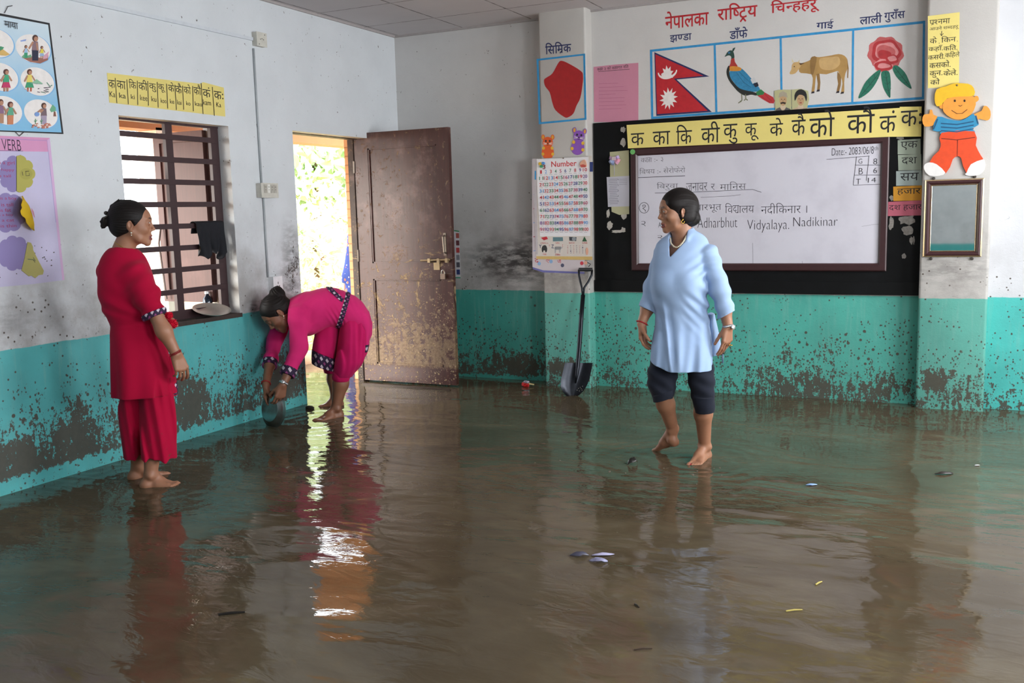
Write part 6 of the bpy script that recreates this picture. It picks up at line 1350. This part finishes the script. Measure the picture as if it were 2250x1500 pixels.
# ------------------------------------------------------------------ woman in pale blue striding through the water
b3 = floor_pt(1520, 1010); J = Pose(b3)
P3 = thing('person', b3, 'woman in a pale blue tunic and rolled dark trousers wading barefoot past the whiteboard', 'person')
hc = J(1487, 466, .03); hf = unit(-J.R*.93-.36*J.A-.06*ZU); hr = unit(np.cross(hf, ZU)); hu = np.cross(hr, hf); hs = 1.0
skin3 = 'a37459'
heelL, toeL = floor_pt(1556, 1004, -.012), floor_pt(1516, 1027, -.014); ankL = heelL+unit(toeL-heelL)*.050+ZU*.080
toeR = floor_pt(1438, 992, -.012); heelR = J(1506, 969, .0)
dR = unit(toeR-heelR); heelR = toeR-dR*.225; ankR = heelR+unit(dR*V3(1, 1, 0))*.035+ZU*.085
hipL, hipR = J(1530, 760, .05), J(1476, 760, .02); kneeL, kneeR = J(1543, 858, .06), J(1452, 850, .06)
shL, shR = J(1550, 558, .03), J(1456, 550, -.05); elL, elR = J(1583, 640, .07), J(1437, 640, -.03); wrL, wrR = J(1600, 716, .10), J(1410, 710, .02)
F3 = unit(-J.R*.55-J.A*.83); S3 = unit(np.cross(F3, ZU))     # chest direction, her right
body = UN(.03, LOCAL(head_shape(.003, .0078), hc, hr, hf, hu, hs), CAP(hc-hf*.024-hu*.055, J(1500, 548, .0), .052, .060), CAP(J(1500, 556), shL, .046, .036), CAP(J(1500, 556), shR, .046, .036), ELL(J(1494, 570, .045), (.10, .055, .08), (S3, F3, ZU)), ELL(J(1497, 620), (.12, .09, .16), (S3, F3, ZU)), CAP(J(1500, 660), J(1502, 760), .10, .11),
          CAP(shL, elL, .038, .038), CAP(elL, elL*.5+wrL*.5, .040, .037), CAP(elL*.5+wrL*.5, wrL, .037, .0265), CAP(shR, elR, .038, .038), CAP(elR, elR*.5+wrR*.5, .039, .036), CAP(elR*.5+wrR*.5, wrR, .036, .0255),
          CAP(hipL, kneeL, .055, .050), CAP(hipR, kneeR, .055, .050), CAP(kneeL, kneeL*.6+ankL*.4, .046, .049), CAP(kneeL*.6+ankL*.4, ankL, .049, .033), CAP(kneeR, kneeR*.6+ankR*.4, .046, .049), CAP(kneeR*.6+ankR*.4, ankR, .049, .033))
body = UN(.012, body, foot_shape(ankL, heelL, toeL, unit(J.R*.2-J.A)), foot_shape(ankR, heelR, toeR, J.A, .97))
hL = hand_shape(wrL, unit(-ZU-.10*J.R-.05*J.A), unit(-S3*-.75-F3*.5), unit(F3+J.R*-.2), [.22, .26, .28, .30], .97, thumb=(.85, .30, .40), spread=.7)
hR = hand_shape(wrR, unit(-ZU+.10*J.R), unit(J.R*.9-J.A*.25), unit(-J.A*.8-J.R*.3), [.34, .40, .45, .48], .94, thumb=(.80, .45, .55), spread=1.1)
body = UN(.014, body, hL, hR)
mk = head_marks(hc, hr, hf, hu, hs, lip='8c3f42', bindi='7c1620', mouth=.003)
mk += [(toeL+ZU*.020-unit(toeL-heelL)*.010, toeL+ZU*.018-unit(toeL-heelL)*.006, .006, 'a8243a', .002, .9)]
mesh_sdf(body, .0028, 'body', skin_mat('skin_of_wading_woman'), P3, col=tone_fn(skin3, mk))
eyes(P3, hc, hr, hf, hu, hs, (.05, 1, -.05)); tocap = lambda x, y, z: hc+hs*(hr*x+hf*y+hu*z)
ho = V3(0, -.13, -.04); hair = UN(.02, hair_cap(.006, .058, groove=lambda P: strands(P, ho, (0, 1, 0), 30, .0008)), ELL((0, -.060, .022), (.078, .062, .070)), ELL((.052, .022, .052), (.026, .045, .030)), ELL((-.052, .022, .052), (.026, .045, .030)), ELL((-.064, -.035, -.030), (.022, .045, .036)))
hair = SUB(hair, DISP(ELL((0, .104, -.034), (.070, .060, .098)), lambda P: .002*wob(P, 160, 160, 160)), .010)
hair = LOCAL(UN(.012, hair, ELL((0, -.082, -.040), (.058, .050, .046)), ELL((-.01, -.060, -.060), (.050, .040, .028))), hc, hr, hf, hu, hs)
mesh_sdf(hair, .0028, 'hair', HAIR, P3)
mb = MB(); lobe = tocap(-.076, -.004, -.040); mb.ball(lobe, .005, 8); ring(mb, circle(lobe-hu*.013, hr, .008), .0013); mb.build('earring', GOLDJ, P3, 'all')
nb_ = J(1500, 553); mb = MB()
NK = [J(1473, 523, .030), J(1474, 533, .075), J(1479, 540, .105), J(1486, 543, .118), J(1495, 538, .118), J(1503, 528, .100), J(1508, 518, .070)]
cv = np.array([dense(range(7), [p_[i] for p_ in NK], 12)[1] for i in range(3)]).T; L_ = np.r_[0, np.cumsum(np.linalg.norm(np.diff(cv, axis=0), axis=1))]
for d_ in np.arange(0, L_[-1], .0088): mb.ball([np.interp(d_, L_, cv[:, i]) for i in range(3)], .0047, 6)
mb.build('pearl_necklace', flat('d6cbb2', .25, var=.05), P3, 'all')
BLU3 = cloth_mat('pale_blue_cotton', '9bb6dd', 'a9c2e4', weave=300); o3 = J(1500, 690)
rows = [(504, 1480, 1522, .058, .0), (513, 1470, 1540, .070, .0), (521, 1456, 1550, .078, .0), (532, 1444, 1557, .090, .005), (548, 1438.5, 1558, .105, .01), (570, 1435, 1556, .115, .02), (600, 1431.5, 1554, .135, .035), (632, 1429, 1556, .142, .04), (660, 1435, 1554, .130, .03), (690, 1441, 1557, .122, .02), (720, 1438, 1562, .130, .02), (755, 1432, 1566, .155, .03), (795, 1428, 1567, .168, .035), (818, 1427, 1567, .172, .035), (840, 1427, 1567, .172, .035)]
tors = LOFT(secs_of(J, o3, rows), J.R, J.A, ZU, o3, pw=2.3)
def fold3(P):
    q = P-o3; z = q[:, 2]; x = q @ J.R; dn = np.clip((.02-z)/.35, 0, 1); up = np.clip(z/.25, 0, 1)
    f = .010*dn*np.sin(x*46+1.6*np.sin(z*5)+.8)+.0045*dn*np.sin(x*105-z*9+np.sin(z*7))
    f += .0085*np.sin((x*.7+z*.75)*115+1.8*np.sin(x*14+z*9))*np.exp(-((z-.07)/.11)**2)*np.clip(x*7+.1, 0, 1)+.0075*np.sin((z*.9-x*.55)*120)*np.exp(-((z-.25)/.08)**2)*np.clip(x*9, 0, 1)
    f += .004*np.sin((z*.8+x*.6)*80+1)*np.exp(-((z-.03)/.09)**2)*np.clip(-x*8, 0, 1)
    c = x+.085+.12*(z+.1); f += -.012*np.exp(-(c/.012)**2)*np.clip((.10-z)/.12, 0, 1)+.008*np.exp(-((c-.030)/.016)**2)*np.clip((.10-z)/.12, 0, 1)
    return f+.005*wob(P, 11, 11, 14)
tors = DISP(tors, fold3); tors = UN(.03, tors, ELL(J(1462, 618, .115), (.062, .055, .062)), ELL(J(1508, 622, .135), (.066, .055, .064)))
hz = J(1500, 814, .14)[2]; tors = CUT(tors, J(1470, 813, .12), unit(-ZU-.30*J.R*0))
tors = CUT(tors, J(1430, 795, .10), unit(-ZU-.42*J.R))
slit3 = CAP(J(1567, 695, .10), J(1572, 830, .10), .003, .022); tors = SUB(tors, slit3, .005)
vT = [J(1469, 508), J(1471.5, 565.5), J(1509, 526), J(1512, 500)]
def in_v(P):
    q = P-o3; x, z = q @ J.R, q[:, 2]; d = o3[None, :2]; dd = None; T_ = [((p-o3) @ J.R, (p-o3)[2]) for p in vT]
    # cast each point on the picture-upright plane of the figure so the opening keeps its outline
    w = CAMP+(P-CAMP)*(((o3-CAMP) @ J.nh)/np.maximum((P-CAMP) @ J.nh, .1))[:, None]; q2 = w-o3; x, z = q2 @ J.R, q2[:, 2]
    for i in range(4):
        (ax_, az), (bx_, bz) = T_[i], T_[(i+1) % 4]; ex, ez = bx_-ax_, bz-az; L = math.hypot(ex, ez); h = -((x-ax_)*ez-(z-az)*ex)/L; h = -h; dd = h if dd is None else np.maximum(dd, h)
    return np.maximum(dd, (P-J(1496, 530, .015)) @ J.A)
c_in = in_v(np.array([J(1480, 530, .05)]))
vneck = Node(in_v if c_in[0] < 0 else (lambda P: in_v(P)), o3-1, o3+1)
tors = SUB(tors, vneck, .003); tors = SUB(tors, CAP(J(1496, 520), J(1490, 495, .03), .052, .062), .004)
s0, s1, s2_ = J(1555, 561, .04), J(1580, 630, .09), J(1598.5, 694, .105); dL = unit(s2_-s1)
slvL = DISP(CHAIN([s0, s1, s2_, s2_+dL*.04], [.064, .052, .0465, .047], .03), lambda P: .004*np.sin((P-s0) @ dL*85+3*wob(P, 13, 13, 13))*(.6+.6*wob(P, 8, 8, 8))+.004*wob(P, 20, 20, 14)); slvL = CUT(slvL, s2_-dL*.008, unit(dL+.25*J.R)); slvL = SUB(slvL, CAP(s2_+J.R*.055-dL*.05, s2_+J.R*.06+dL*.04, .003, .020), .003)
slvL = SUB(slvL, CAP(s2_-dL*.012, s2_+dL*.06, .038), .002)
r0_, r1_, r2_ = J(1459, 560, -.05), J(1437, 634, -.02), J(1424, 681, .0); dRr = unit(r2_-r1_)
slvR = DISP(CHAIN([r0_, r1_, r2_, r2_+dRr*.04], [.060, .056, .049, .049], .03), lambda P: .003*np.sin((P-r0_) @ dRr*60)+.002*wob(P, 24, 24, 20)); slvR = CUT(slvR, r2_, unit(dRr-.2*J.R)); slvR = SUB(slvR, CAP(r2_-dRr*.02, r2_+dRr*.06, .040), .002)
col_ = UN(.006, CAP(J(1510, 525, .088), J(1521, 507, .02), .007, .012), CAP(J(1521, 507, .02), J(1512, 500, -.055), .012, .012), CAP(J(1468, 522, .03), J(1474, 511, -.03), .007, .010))
mesh_sdf(UN(.015, UN(.022, tors, slvR, col_), slvL), .0040, 'tunic', BLU3, P3)
bk = LOFT(secs_of(J, o3, [(690, 1556, 1570, .06, -.02), (735, 1555, 1582, .07, -.03), (778, 1556, 1588, .07, -.03)]), J.R, J.A, ZU, o3)
mesh_sdf(CUT(DISP(bk, lambda P: .004*np.sin(((P-o3) @ J.R)*70)), J(1586, 776, -.03), unit(-ZU+.2*J.R)), .0042, 'tunic_back_panel', BLU3, P3)
DKB = cloth_mat('dark_navy_cotton', '1f222d', '2b2f3b', weave=320, mud=.45)
def leg3(hip, knee, rows, axes_o): return LOFT(secs_of(J, axes_o, rows), J.R, J.A, ZU, axes_o, 2.2)
lL = leg3(0, 0, [(770, 1512, 1563, .072, .03), (812, 1508, 1568, .086, .05), (850, 1515, 1570, .078, .055), (868, 1518, 1569, .072, .055), (884, 1522, 1568, .068, .055)], o3)
lR = leg3(0, 0, [(770, 1436, 1500, .072, .015), (800, 1426, 1494, .086, .04), (830, 1422, 1488, .082, .05), (856, 1425, 1482, .074, .05), (872, 1432, 1477, .062, .05)], o3)
cfL = DISP(leg3(0, 0, [(866, 1517, 1571, .078, .055), (886, 1522, 1571, .074, .055), (905, 1526, 1570, .070, .055), (915, 1526, 1570, .07, .055)], o3), lambda P: .0045*wob(P, 40, 40, 80)); cfR = DISP(leg3(0, 0, [(852, 1426, 1485, .078, .05), (866, 1431, 1482, .072, .05), (880, 1436, 1476, .066, .05), (900, 1438, 1474, .06, .05)], o3), lambda P: .0045*wob(P, 40, 40, 80))
cfL = CUT(CUT(cfL, J(1547, 905, .055), unit(-ZU+.06*J.R)), J(1545, 869, .055), unit(ZU)); cfR = CUT(CUT(cfR, J(1455, 877, .05), unit(-ZU+.30*J.R)), J(1455, 860, .05), unit(ZU-.35*J.R))
mesh_sdf(UN(.012, DISP(UN(.03, lL, lR), lambda P: .004*wob(P, 26, 26, 26)+.0035*np.sin((P-o3) @ J.R*40+(P-o3)[:, 2]*95+3*wob(P, 9, 9, 9))), ), .0042, 'trousers', DKB, P3)
mesh_sdf(cfL, .0038, 'rolled_cuff', DKB, P3); mesh_sdf(cfR, .0038, 'rolled_cuff', DKB, P3)
mb = MB(); ring(mb, circle(J(1410.5, 709, .02), unit(wrR-elR), .031, .028), .0042); mb.build('wrist_thread', flat('a01d24', .6), P3, 'all')
wd = unit(wrL-elL); wc = J(1599.5, 717, .10); mb = MB(); pts = circle(wc, wd, .0345, .030)
for k in range(28): p_, q_ = pts[k], pts[(k+1) % 28]; mb.obox((p_+q_)/2, (q_-p_)*.5, unit(p_-wc)*.0018, wd*.0065)
wt = mb.build('wrist_watch', SILV, P3, 'all'); fd = unit(J.R*.75-J.A*.65); mb = MB(); cx = unit(np.cross(wd, fd)); mb.lathe([(.001, -.004), (.0135, -.004), (.0145, 0), (.0135, .004), (.001, .0045)], wc+fd*.035, (cx, wd, fd), 20); mb.build('watch_case', flat('dfe1e2', .2, .7), wt, 'all')
mb = MB(); ring(mb, circle(wrL+unit(-ZU-.10*J.R)*.105-S3*.026-F3*.002, unit(-ZU), .0098), .0026); mb.build('finger_ring', GOLDJ, P3, 'all')
pn = J(1588, 786, .11); mb = MB(); mb.tube([pn+ZU*.02, pn-ZU*.03], .004, 8); o = mb.build('pen', flat('5f6b8a', .3), None, 'all'); tag(o, 'small blue pen held in the hanging hand of the woman in pale blue', 'pen')
# ------------------------------------------------------------------ woman bending over in the doorway, scooping water with a steel plate
b2 = floor_pt(726, 912); J = Pose(b2)
P2 = thing('person', b2, 'woman in pink bending down by the doorway, scooping flood water with a steel plate', 'person')
heelN, toeN = floor_pt(753, 917, -.012), floor_pt(690, 928, -.012); heelF, toeF = floor_pt(752, 893, -.012), floor_pt(701, 896, -.012)
ankN = heelN+unit(toeN-heelN)*.050+ZU*.080; ankF = heelF+unit(toeF-heelF)*.050+ZU*.080
offN = lambda p: -((p-b2) @ J.nh)
oN, oF = offN(ankN), offN(ankF)
kneeN, kneeF = J(757, 800, oN), J(732, 800, oF)
pfl = floor_pt(594, 940, -.01); oP = offN(pfl); PC = J(595, 899, oP)
hc = J(611, 689, .06); hf = unit(-J.R*.62-ZU*.76-J.A*.16); hu0 = unit(-J.R*.76+ZU*.62); hr = unit(np.cross(hf, hu0)); hu = np.cross(hr, hf); hs = 1.08
shN, shF = J(655, 698, .135), J(628, 704, -.11); elN, elF = J(657, 766, .20), J(603, 750, -.11); wN, wF = J(621.5, 845, oP+.055), J(584, 845, oP-.05)
body = UN(.03, LOCAL(head_shape(.0, .0025), hc, hr, hf, hu, hs), CAP(hc-hf*.024-hu*.055, J(648, 682, .03), .052, .060), CAP(J(650, 685, .03), shN, .05, .036), CAP(J(650, 685, .03), shF, .05, .036), ELL(J(680, 685), (.16, .11, .11), (J.R, J.A, ZU)), CAP(J(690, 683), J(768, 692), .10, .095),
          CAP(shN, elN, .036, .036), CAP(elN, wN*.55+elN*.45, .038, .037), CAP(wN*.55+elN*.45, wN, .037, .026), CAP(shF, elF, .036, .036), CAP(elF, wF*.55+elF*.45, .038, .036), CAP(wF*.55+elF*.45, wF, .036, .0255),
          CAP(J(774, 704, .06), kneeN, .070, .058), CAP(J(768, 704, -.06), kneeF, .070, .056), CAP(kneeN, kneeN*.55+ankN*.45, .058, .053), CAP(kneeN*.55+ankN*.45, ankN, .053, .034), CAP(kneeF, kneeF*.55+ankF*.45, .056, .051), CAP(kneeF*.55+ankF*.45, ankF, .051, .034))
body = UN(.012, body, foot_shape(ankN, heelN, toeN, -J.A), foot_shape(ankF, heelF, toeF, J.A))
nN = unit(J.A*.85-J.R*.45); dN = unit(-ZU-.30*J.R); hN = hand_shape(wN, dN, nN, np.cross(nN, dN), [(.25, .55, .5), (.30, .6, .5), (.32, .6, .5), (.34, .6, .5)], .98, thumb=(.75, .45, .5), spread=.8)
nF = unit(J.R*.85-J.A*.25); dF = unit(-ZU+.05*J.R); hF = hand_shape(wF, dF, nF, np.cross(dF, nF), [(.20, .5, .5)]*4, .98, thumb=(.8, .35, .5), spread=.8)
body = UN(.014, body, hN, hF)
mk = head_marks(hc, hr, hf, hu, hs, lip='7a3438', bindi='9a2030')
mesh_sdf(body, .0032, 'body', skin_mat('skin_of_bending_woman'), P2, col=tone_fn('8a5d46', mk))
eyes(P2, hc, hr, hf, hu, hs, (0, .8, -.6)); tocap = lambda x, y, z: hc+hs*(hr*x+hf*y+hu*z)
ho = V3(0, -.10, .085)
hair = UN(.010, hair_cap(.006, .056, groove=lambda P: strands(P, ho, (0, 1, .6), 36, .0008)), DISP(ELL((0, -.098, .078), (.056, .050, .052)), lambda P: .0022*np.sin(P[:, 0]*210+8*np.sin(P[:, 1]*60))), ELL((.012, -.128, .094), (.028, .024, .026)))
mesh_sdf(LOCAL(hair, hc, hr, hf, hu, hs), .0032, 'hair', HAIR, P2)
mb = MB(); lobe = tocap(-.078, -.004, -.036); mb.ball(lobe, .006, 8); mb.ball(lobe-ZU*.013, .0042, 6); mb.build('earring', flat('d9d3c2', .2, .6), P2, 'all')
PK = cloth_mat('pink_cotton', 'd4226c', 'e0347c', weave=260); PK2 = cloth_mat('deep_pink_cotton', 'c01258', 'd02068', weave=260, mud=.45)
o2 = J(720, 690)
def sec_h(rows): # sections along the picture-right axis: (x, top row, bottom row, half width, offset)
    out = []
    for x, yt, yb, b, of in rows:
        p, q = J(x, yt, of), J(x, yb, of); m = (p+q)/2-o2; out.append((m @ J.R, m @ ZU, m @ J.A, np.linalg.norm(p-q)/2, b))
    return out
rowsT = [(628, 664, 704, .075, .02), (638, 655, 715, .125, .01), (652, 648, 727, .165, .01), (673, 641, 735, .175, .0), (695, 636, 731, .170, .0), (716, 632, 722, .160, .0), (740, 633, 719, .160, .0), (765, 643, 724, .170, .0), (788, 655, 732, .172, .0), (803, 671, 738, .155, .0), (813, 692, 740, .11, .0), (817, 708, 735, .06, .0)]
T2 = LOFT(sec_h(rowsT), ZU, J.A, J.R, o2, 2.2)
def fold4(P):
    q = P-o2; x, z = q @ J.R, q[:, 2]; w = np.exp(-((x-.085)/.10)**2)
    return .0042*w*np.sin(x*170+z*60+1.8*np.sin(z*20))*(.5+.5*np.sin(x*31+z*17))+.0035*np.sin(x*70-z*95)*np.exp(-((x+.17)/.09)**2)+.004*wob(P, 11, 11, 17)
T2 = DISP(T2, fold4)
bust = ELL(J(672, 716, .05), (.075, .12, .065), (J.R, J.A, ZU))
flap = LOFT(secs_of(J, o2, [(685, 782, 811, .15, .0), (706, 786, 815.5, .155, .0), (735, 792, 813.5, .15, .0), (768, 796, 808, .14, .0)]), J.R, J.A, ZU, o2, 2.2)
aN = [J(655, 692, .15), elN, elN*.44+wN*.56, elN*.26+wN*.74]; dA = unit(aN[3]-aN[2]); slN = DISP(CHAIN(aN, [.072, .058, .0455, .045], .03), lambda P: .003*np.sin((P-aN[0]) @ dA*62+2*wob(P, 12, 12, 12)))
aF = [J(624, 700, -.11), elF, elF*.60+wF*.40, elF*.42+wF*.58]; dB_ = unit(aF[3]-aF[2]); slF = DISP(CHAIN(aF, [.068, .054, .0455, .045], .03), lambda P: .003*np.sin((P-aF[0]) @ dB_*62+2*wob(P, 12, 12, 12)))
tun = UN(.03, T2, bust, flap, CUT(slN, aN[3], dA), CUT(slF, aF[3], dB_)); tun = SUB(tun, CAP(J(640, 684, .02), J(618, 690, .03), .060, .068), .006)
mesh_sdf(tun, .0044, 'tunic', PK, P2)
for a_, d_ in ((aN, dA), (aF, dB_)):
    mesh_sdf(CUT(CUT(CHAIN([a_[2]-d_*.03, a_[2], a_[3], a_[3]+d_*.03], [.0480, .0470, .0465, .0462], .03), a_[3]+d_*.002, d_), a_[3]-d_*.056, -d_), .0034, 'sleeve_trim', diamond_mat('diamond_band_of_bending_woman', a_[3], J.R, d_, .046), P2)
INF = DISP(T2, lambda P: np.full(len(P), -.0065))
def band(x0, y0, x1, y1, w, keep=None):
    p, q = J(x0, y0), J(x1, y1); n = unit(np.cross(q-p, J.A)); g = CUT(CUT(INF, p+n*w, n), p-n*w, -n)
    return g if keep is None else CUT(g, *keep)
bd = UN(.001, band(764, 645, 744, 712, .017), band(722, 630, 766, 668, .014, (J(756, 650), unit(J.R*.8-ZU*.5))))
mesh_sdf(bd, .0036, 'waist_sash', diamond_mat('diamond_sash', J(755, 680), unit(J(764, 645)-J(744, 712)), unit(np.cross(J(764, 645)-J(744, 712), J.A)), .030), P2)
pan = LOFT(secs_of(J, o2, [(708, 694, 748, .11, -.03), (745, 688, 744, .13, -.03), (775, 686, 741, .135, -.03), (800, 687, 738, .13, -.03), (825, 692, 737, .12, -.03)]), J.R, J.A, ZU, o2, 2.3)
pan = DISP(pan, lambda P: .006*np.sin(((P-o2) @ J.R)*55+((P-o2) @ J.A)*30)); pan = CUT(pan, J(712, 811, .10), unit(-ZU*.9-J.R*.36)); kp, kn = J(712, 781, .10), unit(-ZU*.9-J.R*.42)
mesh_sdf(CUT(pan, kp, kn), .0046, 'tunic_front_panel', PK2, P2); mesh_sdf(CUT(DISP(pan, lambda P: np.full(len(P), -.002)), kp+kn*.001, -kn), .0042, 'hem_trim', diamond_mat('diamond_hem_of_bending_woman', kp, J.R, kn, .040), P2)
fl = DISP(flap, lambda P: np.full(len(P), -.003)); mesh_sdf(CUT(fl, J(803, 752), ZU), .0042, 'back_hem_trim', diamond_mat('diamond_back_hem', J(803, 752), J.A, ZU, .040), P2)
def fold5(P):
    q = P-o2; x, z = q @ J.R, q[:, 2]; y = q @ J.A; k = np.clip((.02-z)/.08, 0, 1)*np.clip((z+.46)/.2, 0, 1)
    return .0040*k*np.sin(x*140+y*80-z*9+2.6*wob(P, 7, 7, 5))+.006*k*np.sin(x*66+y*40+1.3)+.004*wob(P, 18, 18, 12)
lN = LOFT(secs_of(J, o2, [(690, 758, 806, .11, oN*.6), (706, 752, 807, .125, oN*.65), (740, 745, 809, .135, oN*.7), (770, 739, 806, .135, oN*.8), (798, 735, 796, .125, oN), (816, 733, 782, .105, oN), (826, 735, 774, .085, oN)]), J.R, J.A, ZU, o2, 2.2)
lF = LOFT(secs_of(J, o2, [(700, 735, 790, .12, oF*.6), (760, 712, 775, .125, oF), (798, 708, 765, .115, oF), (818, 712, 756, .09, oF)]), J.R, J.A, ZU, o2, 2.2)
mesh_sdf(DISP(UN(.03, lN, lF), fold5), .0046, 'trousers', PK2, P2)
rn = LOFT(secs_of(J, o2, [(814, 731, 776, .082, oN), (824, 729, 772, .078, oN), (833, 731, 769, .074, oN), (837, 733, 767, .068, oN)]), J.R, J.A, ZU, o2, 2.2)
mesh_sdf(DISP(rn, lambda P: .004*wob(P, 50, 50, 90)), .0036, 'rolled_cuff', cloth_mat('bright_pink_cuff', 'c8185c', weave=260), P2)
mb = MB(); ring(mb, circle(wF+unit(elF-wF)*.012, unit(wF-elF), .031, .029), .0042); mb.build('wrist_thread', flat('a01d24', .6), P2, 'all')
wd = unit(wN-elN); wc = wN-wd*.012; mb = MB(); pts = circle(wc, wd, .0325, .030)
for k in range(28): p_, q_ = pts[k], pts[(k+1) % 28]; mb.obox((p_+q_)/2, (q_-p_)*.5, unit(p_-wc)*.0018, wd*.0075)
wt = mb.build('wrist_watch', SILV, P2, 'all'); fd = unit(-J.A*.9-J.R*.3); fd = unit(fd-wd*(fd @ wd)); mb = MB(); cx = unit(np.cross(wd, fd)); mb.lathe([(.001, -.004), (.0135, -.004), (.0145, 0), (.0135, .004), (.001, .0045)], wc+fd*.033, (cx, wd, fd), 20); mb.build('watch_case', flat('cfd2d4', .2, .7), wt, 'all')
# the plate she scoops with: its outside turned towards the viewer
pn = unit(-J.A*.62-J.R*.74+ZU*.16); px = unit(np.cross(ZU, pn)); pz = np.cross(pn, px)
pt = thing('scooping_plate', PC, 'steel plate held upright in the water by the bending woman', 'plate')
mb = MB(); mb.lathe([(.001, .012), (.084, .012), (.090, .010), (.112, -.012), (.128, -.020), (.133, -.022), (.133, -.025), (.126, -.023), (.110, -.015), (.086, .008), (.001, .008)], PC, (px, pz, pn), 44, caps=False); mb.build('dish', flat('8e9694', .24, .9, .08), pt, 1)
# passer-by outside, only a patterned sleeve and forearm showing past the door jamb
bo = V3(*(CAMP+ray(772, 700)*9.2)); bo[2] = -.05; J = Pose(bo); P4 = thing('person', bo, 'passer-by outside the doorway, only a blue patterned sleeve and an arm showing', 'person')
sx = 8
body = UN(.03, LOCAL(head_shape(), J(793, 470), J.R, J.A, ZU, 1.0), CAP(J(793, 500), J(793, 530), .05, .055), CAP(J(793, 560), J(795, 700), .12, .13), CAP(J(778, 552), J(765, 610), .042, .038), CAP(J(765, 610), J(760, 655), .038, .027), CAP(J(808, 552), J(816, 650), .042, .028), CAP(J(788, 700), J(788, 830), .075, .045), CAP(J(802, 700), J(802, 830), .075, .045), hand_shape(J(760, 655), -ZU, J.R, J.A, [.3]*4), foot_shape(J(788, 832)+ZU*.03, J(788, 832)-J.A*.05-ZU*.05, J(788, 832)+J.A*.17-ZU*.05, -J.R), foot_shape(J(802, 832)+ZU*.03, J(802, 832)-J.A*.05-ZU*.05, J(802, 832)+J.A*.17-ZU*.05, J.R))
mesh_sdf(body, .006, 'body', skin_mat('skin_of_passer_by'), P4, col=tone_fn('8a5d46', []))
t = NT('blue_flowered_cotton'); p = t.pos(); v = t.voro(p, 16); v2 = t.voro(p, 26); t.base(t.mix(t.step(v, .32, .26), t.mix(t.step(v2, .22, .17), hexc('27408a'), hexc('d8dbe8')), hexc('c8683f'))); t.rough(.85)
dr = UN(.03, CHAIN([J(793, 525), J(794, 600), J(796, 700), J(796, 800)], [.13, .155, .16, .20], .03), CUT(CHAIN([J(780, 552), J(766, 608), J(764, 630)], [.07, .060, .058], .03), J(765.5, 622), unit(J(764, 630)-J(766, 608))), CHAIN([J(806, 552), J(814, 620)], [.065, .055], .02))
mesh_sdf(dr, .006, 'dress', t.m, P4); mesh_sdf(LOCAL(hair_cap(.004), J(793, 470), J.R, J.A, ZU), .006, 'hair', HAIR, P4)
